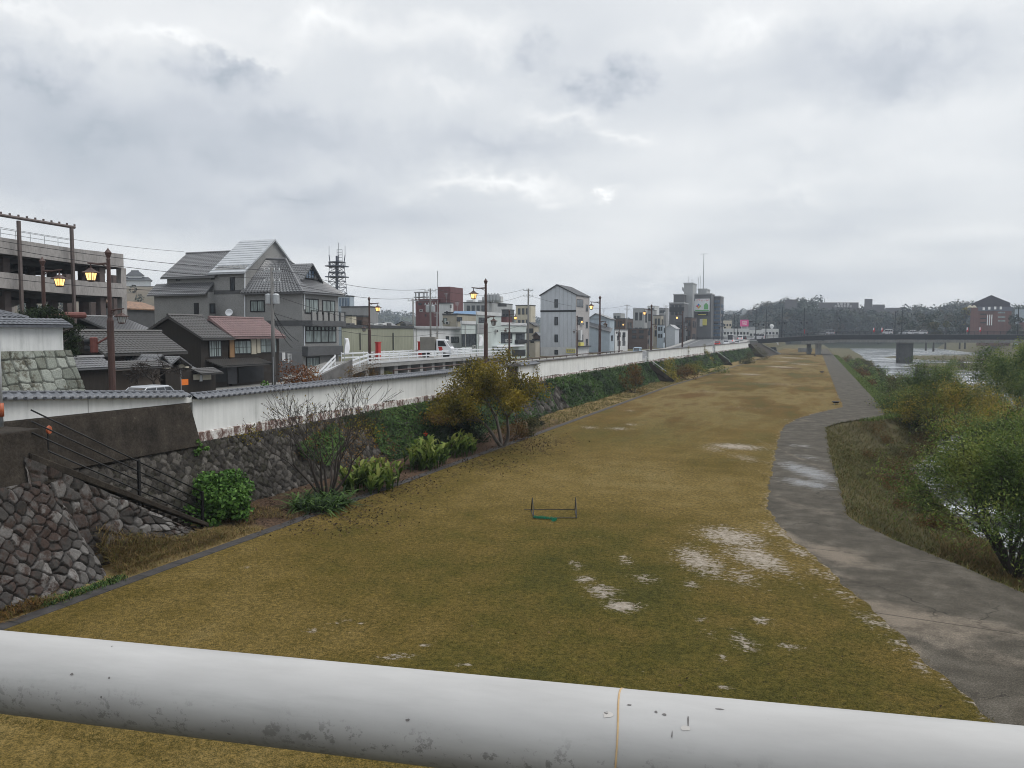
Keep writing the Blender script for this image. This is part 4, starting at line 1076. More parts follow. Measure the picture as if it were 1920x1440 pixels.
# dormer on the front slope
dz0, dz1 = gx(586, 524, X0 - 1.6).z, gx(581, 495, X0 - 1.6).z; dy0, dy1 = gx(566, 524, X0 - 1.2).y, gx(598, 524, X0 - 1.2).y
dm = (dy0 + dy1) / 2; mb = MB(); mb.hexa([(X0 - 1.3, dy0, dz0), (X0 - 1.3, dy1, dz0), (X0 - 5, dy1, dz0), (X0 - 5, dy0, dz0)], [(X0 - 1.3, dm - .01, dz1 - .2), (X0 - 1.3, dm + .01, dz1 - .2), (X0 - 5, dm + .01, dz1 - .2), (X0 - 5, dm - .01, dz1 - .2)])
dmr = mb.build('dormer', GREYW, gh)
mb = MB()
for s_ in (-1, 1):
    q = [(X0 - .85, dm + s_*(dy1-dm)*1.22, dz0 - .25), (X0 - 5.2, dm + s_*(dy1-dm)*1.22, dz0 - .25), (X0 - 5.2, dm, dz1), (X0 - .85, dm, dz1)]
    if s_ > 0: q = [q[1], q[0], q[3], q[2]]
    mb.hexa([Vector(v_) - UP*.14 for v_ in q], q); tiled_quad(mb, *q, .33, .3, .05)
mb.build('dormer_roof', ROOFG, dmr)
bb = dict(o=gh, X0=X0 - 1.28, Y0=Y0, zb=ROAD); win_at(bb, 'f', dm - .75, dm + .75, dz0 + .1, dz0 + .95, 3, 2, GLASSB)
# middle block with the bright roof, ridge along X
zem = gy(430, 505, Y0).z; D2 = 10.0
zrm = gy(475, 450, Y0 + D2/2).z
mb = MB(); mb.box(xb, xa + .02, Y0 - .03, Y0 + D2, ROAD - .1, zem)
mb.prism_x([(Y0 - .03, zem), (Y0 + D2, zem), (Y0 + D2/2, zrm - .15)], xb + .1, xa + .02); mb.build('middle_block', GREYW, gh)
mb = MB(); gable_x(mb, xb, xa, Y0, Y0 + D2, zem, zrm, .5, False, .18, .35)
k = (zrm - zem) / (D2/2); a, c = xb - .35, xa + .35
for j in range(14):
    f0 = j / 14; y_ = Y0 - .5 + (D2/2 + .5) * f0; z_ = zem - .5*k + (zrm - zem + .5*k) * f0
    mb.box(a, c, y_, y_ + .05, z_ - .02, z_ + .05)
for rw in (0, 1):
    for j in range(6): 
        x = xb + .4 + j * (xa - xb) / 6 + .25*rw; y_ = Y0 + .15 + .35*rw; mb.box(x, x + .3, y_, y_ + .12, zem + (y_-Y0)*k, zem + (y_-Y0)*k + .16)
mb.build('metal_roof', ROOFM, gh)
# left block with main roof and pent roof
zel = gy(350, 514, Y0).z; D3 = 7.5; zrl = gy(390, 474.5, Y0 + D3/2).z
MB().box(xc_ + 1.0, xb + .02, Y0 + .02, Y0 + D3, ROAD - .1, zel).build('left_block', GREYW, gh)
mb = MB(); gable_x(mb, xc_ + 1.0, xb, Y0, Y0 + D3, zel, zrl, .5, True, .18, .5); mb.build('roof', ROOFG, gh)
zp0, zp1 = gy(350, 531, Y0).z, gy(350, 552, Y0 - 1.4).z
MB().box(xc_, xb, Y0 - 1.0, Y0 + .02, ROAD - .1, zp1 + .3).build('left_wing', GREYW, gh)
mb = MB(); pent(mb, (xc_ - .6, Y0, zp0), (xb, Y0, zp0), (0, -1.5, 0), zp0 - zp1, .14); mb.build('pent_roof', ROOFG, gh)
# openings
for face, r, nx, pn in [('s', (471, 565, 495, 583), 2, GLASSL), ('s', (433, 522, 439, 544), 1, GLASS), ('s', (395, 571, 402, 586), 1, GLASS),
                        ('f', (572, 562, 596, 586), 3, GLASSL), ('f', (605, 565, 627, 588), 3, GLASSL), ('f', (573, 613, 629, 641), 4, GLASSL), ('f', (575, 671, 598, 698), 2, GLASSL)]:
    if face == 's' and r[0] < 410: bq = dict(b, Y0=Y0 - 1.0)
    elif face == 's': bq = dict(b, Y0=Y0 - (.03 if r[0] < 460 else 0))
    else: bq = b
    win(bq, face, r, nx, 1, pn, t=.12)
win(dict(b, Y0=Y0 - .01), 's', (331, 517, 336, 526), 1, 1); win(dict(b, Y0=Y0), 's', (397, 514, 402, 523), 1, 1)
dr = patch(dict(b, Y0=Y0 - 1.0), 's', (364, 568, 373, 592), 'door', FRAME, 0, .06)
# transoms over the first floor window, bands, balcony
h0, h1, z0, z1 = rect_on(b, 'f', (573, 613, 629, 620)); mb = MB()
for k in range(9): slab_on(b, 'f', h0 + (h1-h0)*k/8 - .07, h0 + (h1-h0)*k/8 + .07, z0, z1, 0, .1, mb)
slab_on(b, 'f', h0, h1, z0 - .06, z0 + .06, 0, .1, mb); mb.build('transom', FRAME, gh)
z2, z3 = gx(600, 612, X0 + 1.3).z, gx(600, 601, X0 + 1.3).z; y2, y3 = gx(561, 606, X0 + 1.3).y, gx(649, 606, X0 + 1.3).y
bal = MB().box(X0 - .1, X0 + 1.3, Y0 - .02 - .0, y3, z2, z3).build('balcony', GREYD, gh, bevel=.03)
mb = MB(); n = 6; L_ = (y3 - Y0)
for k in range(n): 
    yy_ = Y0 + L_ * (k + .12) / n; mb.box(X0 + 1.12, X0 + 1.22, yy_, yy_ + L_ / n * .62, z3, z3 + .95)
mb.build('balcony_panel', GREYW, bal)
mb = MB(); mb.box(X0 + 1.1, X0 + 1.24, Y0, y3, z3 + 1.0, z3 + 1.08)
for k in range(7): mb.box(X0 + 1.13, X0 + 1.2, Y0 + L_*k/6 - .04, Y0 + L_*k/6 + .04, z3, z3 + 1.0)
mb.build('balcony_rail', FRAME, bal)
z4, z5 = gx(600, 667, X0 + .7).z, gx(600, 649, X0 + .7).z; MB().box(X0 - .1, X0 + .7, Y0 - .04, gx(644, 657, X0 + .7).y, z4, z5).build('canopy_band', GREYD, gh, bevel=.03)
zc0, zc1 = gy(520, 611, Y0).z, gy(520, 601, Y0).z; MB().box(xa - 4.2, X0 - .02, Y0 - .05, Y0 + .05, zc0, zc1).build('side_band', GREYD, gh)
MB().box(xb, xa, Y0 - .08, Y0 + .02, gy(430, 551, Y0).z, gy(430, 544, Y0).z).build('side_band', GREYD, gh)
mb = MB()
for px, y0_, y1_ in ((459, 505, 600), (571, 551, 580), (571, 612, 648)):
    q = gy(px, y0_, Y0 - .12) if px < 500 else gx(px, y0_, X0 + .1); q2 = gy(px, y1_, Y0 - .12) if px < 500 else gx(px, y1_, X0 + .1)
    MB().tube([q, q2], .07, 8).build('drainpipe', STEELW, gh)
q = gy(430, 586.5, Y0 - .6); dsh = MB().lathe((0, 0, 0), [(.02, 0), (.3, .06), (.42, .16), (.40, .17), (.28, .09), (.02, .03)], 16).build('satellite_dish', STEELW, None, True)
dsh.parent = gh; dsh.location = q - org(gh); dsh.rotation_euler = (R(75), 0, R(25))

# ------------------------------------------------------------------ old timber houses along the street
def old_house(name, label, xcor, ye, X0, xr, yridge, xridge, roofm, ze2=None, wallm=DWOOD, ydepth=None):
    p = gx(xcor, ye, X0); Y0 = p.y; ze = p.z; Y1 = gx(xr, ye, X0).y
    q = gy(xridge, yridge, Y0); xm, zr = q.x, q.z
    ro = thing(name, label, 'house', (X0, Y0, ROAD))
    lo = xm - (X0 - xm) * 1.15
    mb = MB(); mb.box(lo, X0 - .5, Y0 + .3, Y1 - .1, ROAD - .1, ze - .05)
    mb.prism_y([(X0 - .5, ze - .05), (xm, zr - .2), (lo, ze - .3)][::-1], Y0 + .3, Y1 - .1)
    mb.build('wall', wallm, ro)
    mb = MB(); gable_y(mb, X0, lo, Y0, Y1, ze, zr, .15, True, .16, xm, .15, ze2=ze - .2); mb.build('roof', roofm, ro)
    return dict(o=ro, X0=X0 - .5, X1=lo, Y0=Y0 + .3, Y1=Y1, zb=ROAD, ze=ze, zr=zr, xm=xm)
h1 = old_house('timber_house', 'low old timber house with a broad dark tile roof behind the pruned bare tree', 197, 662, -46.0, 347, 622.5, 145, ROOFB)
mb = MB(); pent(mb, (h1['X0'], h1['Y0'] + 1.5, 5.7), (h1['X0'], h1['Y1'] + .5, 5.7), (1.7, 0, 0), .6); mb.build('porch_roof', ROOFG, h1['o'])
win(h1, 'f', (235, 668, 262, 678), 4, 1, GLASS)
h2 = old_house('timber_house', 'blackened old timber house with a tall dark gable, next to the pink roofed house', 380, 633, -49.0, 437, 592, 317, ROOFB)
h3 = old_house('timber_house', 'old timber house under a faded pink roof with tan wooden panels', 437.5, 630, -49.0, 532, 596, 394, PINK)
for hh, r, nx in [(h2, (392, 640, 414, 668), 5), (h3, (440, 640, 470, 662), 4), (h3, (488, 634, 518, 660), 3)]:
    w_ = win(hh, 'f', r, nx, 2, GLASSL)
patch(h3, 'f', (429, 636, 438, 670), 'wood_panel', LWOOD, 0, .12); patch(h3, 'f', (470, 636, 480, 664), 'plaster_panel', CREAMW, 0, .06); patch(h3, 'f', (481, 634, 488, 662), 'plaster_panel', CREAMW, 0, .06)
mb = MB(); pent(mb, (h2['X0'], h2['Y0'] + .5, gx(400, 674, h2['X0']).z), (h2['X0'], h3['Y0'] + 3.6, gx(400, 674, h2['X0']).z), (1.9, 0, 0), .55); mb.build('porch_roof', ROOFB, h2['o'])
for hh, r in [(h2, (400, 690, 424, 716)), (h3, (446, 688, 494, 716))]: patch(hh, 'f', r, 'dark_doorway', FRAME, 0, .05)
patch(h2, 'f', (425, 688, 443, 720), 'shutter', M('grey_shutter', (.10, .10, .105), .8, 4, .5), 0, .08)
# gate lodge with small ornamental roofs in front of the first house
X0_ = -44.6
lg = thing('gate_lodge', 'small gate lodge with ornamental tiled roofs below the broad dark roof', 'gatehouse', (X0_, gx(330, 680, X0_).y, ROAD))
y0_, y1_ = gx(300, 680, X0_).y, gx(360, 680, X0_).y; z_ = gx(330, 684, X0_).z
MB().box(X0_ - 3, X0_, y0_, y1_, ROAD - .1, z_).build('wall', DWOOD, lg)
bq = dict(o=lg, X0=X0_, Y0=y0_, Y1=y1_, zb=ROAD); 
patch(bq, 'f', (304, 683, 318, 692), 'plaster_panel', CREAMW); patch(bq, 'f', (334, 683, 352, 690), 'plaster_panel', CREAMW)
mb = MB()
for (a, c, pk) in [(286, 316, 664), (316, 352, 668)]:
    ya, yb = gx(a, 680, X0_ + .5).y, gx(c, 680, X0_ + .5).y; ym = (ya + yb) / 2; zt_ = gx((a+c)/2, pk, X0_).z
    for s_ in (0, 1):
        q = [(X0_ + .7, ya - .2, z_ - .05), (X0_ + .7, ym, zt_), (X0_ - 2.5, ym, zt_), (X0_ - 2.5, ya - .2, z_ - .05)] if s_ == 0 else [(X0_ + .7, ym, zt_), (X0_ + .7, yb + .2, z_ - .05), (X0_ - 2.5, yb + .2, z_ - .05), (X0_ - 2.5, ym, zt_)]
        mb.hexa([Vector(v_) - UP*.1 for v_ in q], q)
        tiled_quad(mb, q[0], q[3], q[2], q[1], .27, .26, .05) if s_ == 0 else tiled_quad(mb, q[1], q[2], q[3], q[0], .27, .26, .05)
mb.build('roof', ROOFG, lg)
# walled garden front at the street, with tiled cap
X0_ = -43.2
gw = thing('garden_wall', 'dark tiled garden wall and gate in front of the old houses beside the brown lamp', 'wall', (X0_, gx(180, 690, X0_).y, ROAD))
y0_, y1_ = gx(146, 690, X0_).y, gx(206, 690, X0_).y; z_ = gx(170, 690, X0_).z
MB().box(X0_ - .4, X0_, y0_, y1_, ROAD - .1, z_ - .05).build('wall', DWOOD, gw)
mb = MB(); zr_ = gx(170, 671, X0_ - .8).z; pent(mb, (X0_ - .9, y0_ - .3, zr_), (X0_ - .9, y1_ + .2, zr_), (1.3, 0, 0), zr_ - z_, .1); pent(mb, (X0_ - .9, y0_ - .3, zr_), (X0_ - .9, y1_ + .2, zr_), (-1.0, 0, 0), zr_ - z_, .1)
mb.tube([(X0_ - .9, y0_ - .3, zr_ + .05), (X0_ - .9, y1_ + .3, zr_ + .05)], .14, 6); mb.build('tiled_cap', ROOFG, gw)
X0_ = -44.0
gf = thing('shop_front', 'beige plastered street front with a small dark awning and orange banner', 'shop', (X0_, gx(240, 700, X0_).y, ROAD))
y0_, y1_ = gx(206, 690, X0_).y, gx(300, 690, X0_).y
MB().box(X0_ - 1.5, X0_, y0_, y1_, ROAD - .1, gx(240, 694, X0_).z).build('wall', M('brown_plaster', (.13, .105, .085), .7, 1, .85, .2), gf)
mb = MB(); z_ = gx(230, 687, X0_).z; pent(mb, (X0_ - .1, y0_ - .5, z_ + .35), (X0_ - .1, y1_ + .2, z_ + .35), (1.1, 0, 0), .45, .08); mb.build('awning', ROOFB, gf)
y0_, y1_ = gx(310, 700, X0_).y, gx(404, 700, X0_).y
mb = MB().box(X0_ - 1.5, X0_, y0_, y1_, ROAD - .1, gx(350, 696, X0_).z).build('timber_front', DWOOD, gf)
bq = dict(o=gf, X0=X0_, Y0=y0_, Y1=y1_, zb=ROAD)
patch(bq, 'f', (362, 702, 374, 712), 'notice_board', CREAMW); patch(bq, 'f', (378, 701, 394, 712), 'notice_board', CREAMW); patch(bq, 'f', (372, 702, 377, 715), 'paper_sheet', WHITEW, .06, .14)
mb = MB(); z_ = gx(380, 695, X0_).z; pent(mb, (X0_ - .1, gx(360, 695, X0_).y, z_ + .2), (X0_ - .1, gx(402, 695, X0_).y, z_ + .2), (1.0, 0, 0), .4, .08); mb.build('awning', ROOFB, gf)
p = gx(346.5, 718, -42.0); ob = thing('banner', 'short orange banner standing before the timber shop front', 'banner', (p.x, p.y, ROAD))
MB().box(p.x - .02, p.x + .02, p.y - .32, p.y + .32, gx(346, 722, -42).z, gx(346, 711, -42).z).build('cloth', M('orange_cloth', (.75, .19, .03), .85, 3, .8), ob); MB().tube([(p.x, p.y - .36, ROAD), (p.x, p.y - .36, p.z + 1.0)], .025, 6).build('staff', GALV, ob)
# black shop row with white vertical signs
X0_ = -50.5
sh = thing('dark_shop', 'black clad shop between the pink roofed house and the grey house, with white vertical signs', 'shop', (X0_, gx(480, 680, X0_).y, ROAD))
y0_, y1_ = gx(480, 680, X0_).y, gx(566, 680, X0_).y
MB().box(X0_ - 5, X0_, y0_, min(y1_, Y0 - .1), ROAD - .1, gx(520, 661, X0_).z).build('wall', GREYD, sh)
bq = dict(o=sh, X0=X0_, Y0=y0_, Y1=y1_, zb=ROAD)
for r in [(517, 663, 521, 678), (527.5, 661, 533.5, 677)]: patch(bq, 'f', r, 'sign_panel', WHITEW, 0, .1)
s3_ = patch(bq, 'f', (538, 663, 545, 680), 'sign_panel', WHITEW, 0, .1)
mb = MB(); h0, h1_, z0, z1 = rect_on(bq, 'f', (538, 663, 545, 680))
for k in range(3):
    zc = z1 - (z1-z0)*(k+.5)/3; mb.box(X0_ + .09, X0_ + .12, h0 + .1, h1_ - .1, zc - .12, zc - .05); mb.box(X0_ + .09, X0_ + .12, h0 + .15, h0 + .23, zc - .2, zc + .15); mb.box(X0_ + .09, X0_ + .12, h1_ - .25, h1_ - .16, zc - .15, zc + .2)
mb.build('sign_marks', FRAME, s3_)
p = gx(512, 677, -47.2); ns = thing('round_sign', 'round dark blue traffic sign seen from behind beside the concrete utility pole', 'traffic sign', (p.x, p.y, ROAD))
mb = MB().lathe((0,0,0), [(.36,-.02),(.38,0),(.36,.02)], 20).build('disc', M('deep_blue_paint', (.03, .03, .10), .8, 3, .4), ns); mb.rotation_euler = (R(90), 0, R(30)); mb.location = (0, 0, p.z - ROAD)
MB().tube([(p.x, p.y, ROAD), (p.x, p.y, p.z + .4)], .035, 6).build('post', GALV, ns)

# ------------------------------------------------------------------ multi-storey car park ramps at the far left
RAMPC = M('ramp_concrete', (.34, .322, .308), .65, .8, .85, .3, stretch=(1, 1, .35), fine=6)
SOFF = M('ramp_soffit', (.075, .072, .07), .7, 1, .85)
RUSTB = M('brown_column_steel', (.12, .095, .088), .7, 2, .6, .1)
XP = -62.0
cp = thing('parking_ramp', 'open concrete car park ramps on columns, two curved decks one above the other', 'car park', (XP, 50, ROAD))
def yp(px, X=XP): return gx(px, 600, X).y
ye_ = yp(235); ys_ = yp(-260)
def deck(ztop, th, ybend, rise, nm):
    mb, ms_ = MB(), MB(); yy_ = [ye_ - .3, ybend] + list(np.linspace(ybend, ys_, 8)[1:])
    zf = lambda y: ztop + (0 if y > ybend else rise * (ybend - y) / (ybend - ys_))
    for a, c in zip(yy_[:-1], yy_[1:]):
        za, zc = zf(a), zf(c)
        mb.hexa([(XP, c, zc - th), (XP, a, za - th), (XP - .25, a, za - th), (XP - .25, c, zc - th)][::-1], [(XP, c, zc), (XP, a, za), (XP - .25, a, za), (XP - .25, c, zc)][::-1])
        mb.hexa([(XP - 15.75, c, zc - th), (XP - 15.75, a, za - th), (XP - 16, a, za - th), (XP - 16, c, zc - th)][::-1], [(XP - 15.75, c, zc), (XP - 15.75, a, za), (XP - 16, a, za), (XP - 16, c, zc)][::-1])
        ms_.hexa([(XP - .26, c, zc - th - .1), (XP - .26, a, za - th - .1), (XP - 15.7, a, za - th - .1), (XP - 15.7, c, zc - th - .1)][::-1], [(XP - .26, c, zc - th + .25), (XP - .26, a, za - th + .25), (XP - 15.7, a, za - th + .25), (XP - 15.7, c, zc - th + .25)][::-1])
        for k in range(4):
            x = XP - 2 - k*4; ms_.hexa([(x, c, zc - th - .5), (x, a, za - th - .5), (x - .3, a, za - th - .5), (x - .3, c, zc - th - .5)][::-1], [(x, c, zc - th), (x, a, za - th), (x - .3, a, za - th), (x - .3, c, zc - th)][::-1])
    mb.box(XP - 16, XP, ye_ - .3, ye_, ztop - th - .1, ztop)
    o = mb.build('deck_parapet', RAMPC, cp); ms_.build('soffit', SOFF, o)
z_a = gx(235, 477, XP).z; z_b = gx(235, 532, XP).z; z_c = gx(238, 612, XP).z
deck(z_a, 1.3, yp(148), .55, 'upper'); deck(z_b, 1.3, yp(148), .55, 'middle'); deck(z_c, .45, yp(148), .1, 'lower')
for px, X_ in [(230, XP - .6), (190, XP - .8), (158, XP - 3), (100, XP - 4), (60, XP - 6), (12, XP - 2), (215, XP - 9), (172, XP - 12), (128, XP - 10)]:
    y = yp(px, X_); zt_ = z_a - 1.3 if px > 140 else z_a - 1.0
    MB().box(X_ - .3, X_ + .3, y - .3, y + .3, ROAD - .1, zt_).build('column', RUSTB if px not in (230,) else RAMPC, cp)
mb = MB()
for (a, c) in [((152, 676), (172, 606)), ((186, 676), (160, 606)), ((196, 676), (172, 620)), ((150, 540), (165, 500)), ((168, 510), (160, 500))]:
    mb2 = MB().tube([gx(*a, XP - 1.6), gx(*c, XP - 1.6)], .13, 4).build('brace', RUSTB, cp)
for px, yt in ((42, 415), (140, 425)):
    y = yp(px, XP + .5); MB().box(XP + .38, XP + .62, y - .11, y + .11, ROAD - .1, gx(px, yt, XP + .5).z).build('steel_post', RUSTB, cp)
a, c = gx(140, 426.5, XP + .5), gx(-300, 380, XP + .5); c.z = a.z + .35
mb = MB(); mb.tube([a, c], .14, 6)
for k in range(24): q = a.lerp(c, k / 24); mb.tube([q, q + UP*.28], .09, 5)
mb.build('top_beam', RUSTB, cp)
mb = MB()
for dz in (.35, .7):
    mb.tube([(XP - .1, yp(140), z_a + .02 + dz), (XP - .1, ys_, z_a + .55 + dz)], .025, 5)
for k in range(14):
    f_ = k / 13; mb.tube([(XP - .1, yp(140) + (ys_ - yp(140))*f_, z_a + .5*f_), (XP - .1, yp(140) + (ys_ - yp(140))*f_, z_a + .72 + .53*f_)], .025, 5)
mb.build('deck_railing', GALV, cp)
# inner sloping ramp between decks
for (za_, zb_) in ((z_c, z_b), (z_b, z_a)):
    MB().hexa([(XP - 6, yp(20), za_ - .3), (XP - 6, yp(150), zb_ - 1.6), (XP - 12, yp(150), zb_ - 1.6), (XP - 12, yp(20), za_ - .3)][::-1],
              [(XP - 6, yp(20), za_ + .5), (XP - 6, yp(150), zb_ - .9), (XP - 12, yp(150), zb_ - .9), (XP - 12, yp(20), za_ + .5)][::-1]).build('inner_ramp', RAMPC, cp)
MB().box(XP - 16.4, XP - 16.05, ys_, yp(30, XP - 16), ROAD, z_a + 1.0).build('rear_wall', RAMPC, cp)

# ------------------------------------------------------------------ white turret wall on castle stones, far left
XT = -40.0; yT = gx(118.5, 640, XT).y
tw = thing('turret_wall', 'white plastered wall with tiled cap standing on pale castle stones at the far left', 'wall', (XT, yT, ROAD))
zt0, zt1, zt2 = gx(60, 660, XT).z, gx(60, 608, XT).z, gx(60, 597, XT - .3).z
MB().box(XT - 7, XT, 16, yT, zt0, zt1).build('plaster_face', PLASTER, tw)
CSTONE = stonemat('castle_stone', [(.17,.18,.15), (.24,.26,.22), (.31,.33,.29), (.40,.42,.37), (.11,.105,.08)], (.05, .05, .04))
def cas_fn(U, V):
    t_ = V / (zt0 - ROAD + .5); X = XT + .9 - .85*t_; e = np.clip((U - 20) / (yT - 20), 0, 1); Y = U + 1.0 - .95*t_*e
    n = np.array([1, 0, .2]); return np.stack([X, Y, ROAD - .45 + V], -1), np.broadcast_to(n, U.shape + (3,))
stone_sheet('stone_base', cas_fn, 18, yT + .3, zt0 - ROAD + .5, .045, .045, .70, .10, CSTONE, tw, 41, .03, 1.15, .42)
MB().hexa([(XT - 7, 16, ROAD), (XT + .7, 16, ROAD), (XT + .7, yT + 1.2, ROAD), (XT - 7, yT + 1.2, ROAD)], [(XT - 7, 16, zt0 - .02), (XT + .02, 16, zt0 - .02), (XT + .02, yT + .35, zt0 - .02), (XT - 7, yT + .35, zt0 - .02)]).build('core', CSTONE, tw)
mb = MB(); pent(mb, (XT - .35, 16, zt2), (XT - .35, yT + .3, zt2), (.8, 0, 0), zt2 - zt1 + .05, .12); pent(mb, (XT - 7, yT - .3, zt2), (XT - .2, yT - .3, zt2), (0, .7, 0), .35, .1); mb.build('tiled_cap', TILE, tw)
XQ = XT - 2.2
mb = MB(); za_ = zt2 + .05; zb_ = gx(0, 570, XQ - 3).z
q0 = [(XQ, 22, za_), (XQ, gx(56, 600, XQ).y, za_)]
mb.add([(XQ, 20, za_), (XQ, gx(54, 600, XQ).y, za_), (XQ - 7, gx(54, 600, XQ).y, za_), (XQ - 7, 20, za_), (XQ - 3.5, gx(54, 600, XQ).y - 4.5, zb_ + .6), (XQ - 3.5, 20, zb_ + .6)], [(0, 1, 4, 5), (1, 2, 4), (2, 3, 5, 4), (3, 2, 1, 0)])
tiled_quad(mb, (XQ, 20, za_), (XQ, gx(54, 600, XQ).y, za_), (XQ - 3.5, gx(54, 600, XQ).y - 4.5, zb_ + .6), (XQ - 3.5, 20, zb_ + .6), .33, .3, .06)
mb.tube([(XQ, gx(54, 600, XQ).y, za_), (XQ - 3.5, gx(54, 600, XQ).y - 4.5, zb_ + .6)], .14, 6)
tr_ = thing('turret_roof', 'hipped grey tile roof of a turret rising behind the white plastered wall', 'roof', (XQ, 25, zt1)); mb.build('tile_slope', TILE, tr_)
MB().box(XQ - 6.6, XQ - .3, 20, gx(50, 600, XQ).y, ROAD, za_ - .02).build('turret_body', PLASTER, tr_)
# ------------------------------------------------------------------ street lamps
LITP = emis('lit_lamp_glass', (1.0, .56, .15), 1.5, (1.0, .72, .32))
UNLIT = M('frosted_lamp_glass', (.40, .41, .40), .8, 5, .35)
def lantern(parent, x, z, s, pane, nm):
    """square hood over a tapered glass body, hanging from the arm"""
    mb = MB(); r4 = math.pi/4
    mb.lathe((x, 0, z), [(.04*s, .0), (.05*s, -.10*s), (.16*s, -.16*s), (.30*s, -.27*s), (.52*s, -.36*s), (.50*s, -.40*s), (.30*s, -.40*s)], 4, r4)
    for k in range(4):
        w = r4 + k*math.pi/2; mb.tube([(x + .33*s*math.cos(w), .33*s*math.sin(w), z - .38*s), (x + .22*s*math.cos(w), .22*s*math.sin(w), z - .84*s)], .022*s + .006, 4)
    for k in range(4):
        w = k*math.pi/2; mb.tube([(x + .235*s*math.cos(w), .235*s*math.sin(w), z - .38*s), (x + .157*s*math.cos(w), .157*s*math.sin(w), z - .84*s)], .012*s + .004, 4)
    mb.lathe((x, 0, z), [(.24*s, -.82*s), (.24*s, -.88*s), (.10*s, -.92*s)], 4, r4)
    f = mb.build('lantern', BROWN, parent)
    MB().lathe((x, 0, z), [(.31*s, -.385*s), (.205*s, -.83*s)], 4, r4).build('lamp_glass', pane, f)
def make_lamp(name, lit_lower=False):
    o = thing(name, '', 'street lamp', (0, 0, 0), 'brown lantern lamps along the riverside street')
    mb = MB().lathe((0,0,0), [(.30, 0), (.30, .25), (.20, .32), (.19, 5.75), (.155, 5.85), (.125, 5.95), (.105, 9.35)], 10)
    for z in (1.1, 1.25, 6.0): mb.lathe((0,0,z), [(.16, 0), (.215 if z < 5 else .15, .02), (.215 if z < 5 else .15, .06), (.16, .08)], 10)
    mb.build('post', BROWN, o, smooth=False)
    MB().lathe((0,0,9.3), [(.10, 0), (.13, .05), (.10, .10), (.10, .16), (.21, .45), (.05, .66), (.01, .74)], 6).build('finial', BROWN, o)
    mb = MB().tube([(0, 0, 9.12), (-.75, 0, 9.10), (-1.45, 0, 9.18)], [.07, .06, .045], 7); mb.tube([(0, 0, 8.85), (-.5, 0, 9.08)], .03, 5); mb.tube([(-1.25, 0, 9.16), (-1.25, 0, 8.95)], .035, 6)
    mb.build('arm', BROWN, o); lantern(o, -1.25, 8.98, 1.0, LITP, 'upper')
    mb = MB().tube([(0, 0, 6.35), (.55, 0, 6.42), (.98, 0, 6.46)], [.06, .05, .035], 7); mb.tube([(0, 0, 6.1), (.4, 0, 6.38)], .025, 5); mb.tube([(.80, 0, 6.44), (.80, 0, 6.28)], .028, 6)
    mb.build('lower_arm', BROWN, o); lantern(o, .80, 6.30, .80, UNLIT, 'lower')
    return o
lamp0 = make_lamp('street_lamp')
def dlamp(px): return ray(px, 600)
LAMPS = []
def put_lamp(px, X, s, rz, lab):
    p = gx(px, 640, X)
    if not LAMPS: o = lamp0; o.location = (p.x, p.y, ROAD + .1); o.rotation_euler = (0, 0, rz); o.scale = (s,)*3; o['label'] = lab
    else: o = copy_tree(lamp0, (p.x, p.y, ROAD + .1), rz, s, lab)
    LAMPS.append(o)
put_lamp(208, -37.6, .965, .12, 'tall brown lamp with a broad lit lantern in front of the car park ramp')
put_lamp(911, -29, 1.0, 0, 'tall brown lamp with lit lantern, standing behind the yellow leaved tree')
put_lamp(1124.5, -29, 1.03, 0, 'brown lamp whose lit lantern touches the corner of the grey gabled building')
put_lamp(1221, -28.5, 1.03, 0, 'brown lamp before the street of low shops, past the grey gabled building')
put_lamp(1279.5, -27.5, 1.0, 0, 'farthest lit brown lamp, in front of the tall grey office block')
put_lamp(85, -44.4, .95, math.pi + .15, 'brown lamp half hidden behind the white turret wall')
put_lamp(693, -48.2, .91, math.pi, 'brown lamp with lit lantern beside the big grey house and white guardrails')
put_lamp(955, -48.2, .89, math.pi, 'brown lamp with lit lantern in front of the pale mint shop')
put_lamp(1082, -48.2, .88, math.pi, 'slim brown lamp against the front of the grey gabled building')
put_lamp(1161, -48.2, .86, math.pi, 'small distant brown lamp in front of the white gabled house')
# traffic signals seen from behind, hung from the two nearest lamps
SIGB = M('signal_body', (.16, .055, .045), .7, 6, .5)
def signal(name, label, base, direction, nlens=3, vert=False, s=1.0, body=SIGB, arm=None, group=None):
    o = thing(name, label, 'traffic light', base, group); d = Vector(direction).normalized(); B = Vector(base)
    sd_ = Vector((-d.y, d.x, 0))
    st = UP if vert else sd_
    mb = MB(); L = .36*nlens*s
    c = [B + st*(-L/2) , B + st*(L/2)]
    mb.tube([c[0] - st*.06*s, c[0], c[1], c[1] + st*.06*s], [.12*s, .20*s, .20*s, .12*s], 10); mb.build('housing', body, o)
    for k in range(nlens):
        q = B + st*(-L/2 + L*(k+.5)/nlens) + d*.16*s
        MB().tube([q, q + d*.26*s], .155*s, 10).build('visor', FRAME, o)
    if arm is not None: MB().tube([B - d*.05, Vector(arm)], .055*s, 6).build('bracket', body, o)
    return o
L1, L6 = LAMPS[0].location, LAMPS[5].location
p = gx(141, 591, -43.6); signal('traffic_signal', 'red brown traffic light on a bracket, with black visors, above the white turret wall', p, (-.45, .2, 0), 3, False, 1.05, SIGB, (L6.x, L6.y, p.z))
p = gx(176, 647, -38.4); signal('traffic_signal', 'brown pedestrian signal box on the tall lamp in front of the tiled house roof', p, (-.8, -.5, 0), 2, True, 1.1, SIGB, (L1.x, L1.y, p.z + .55))

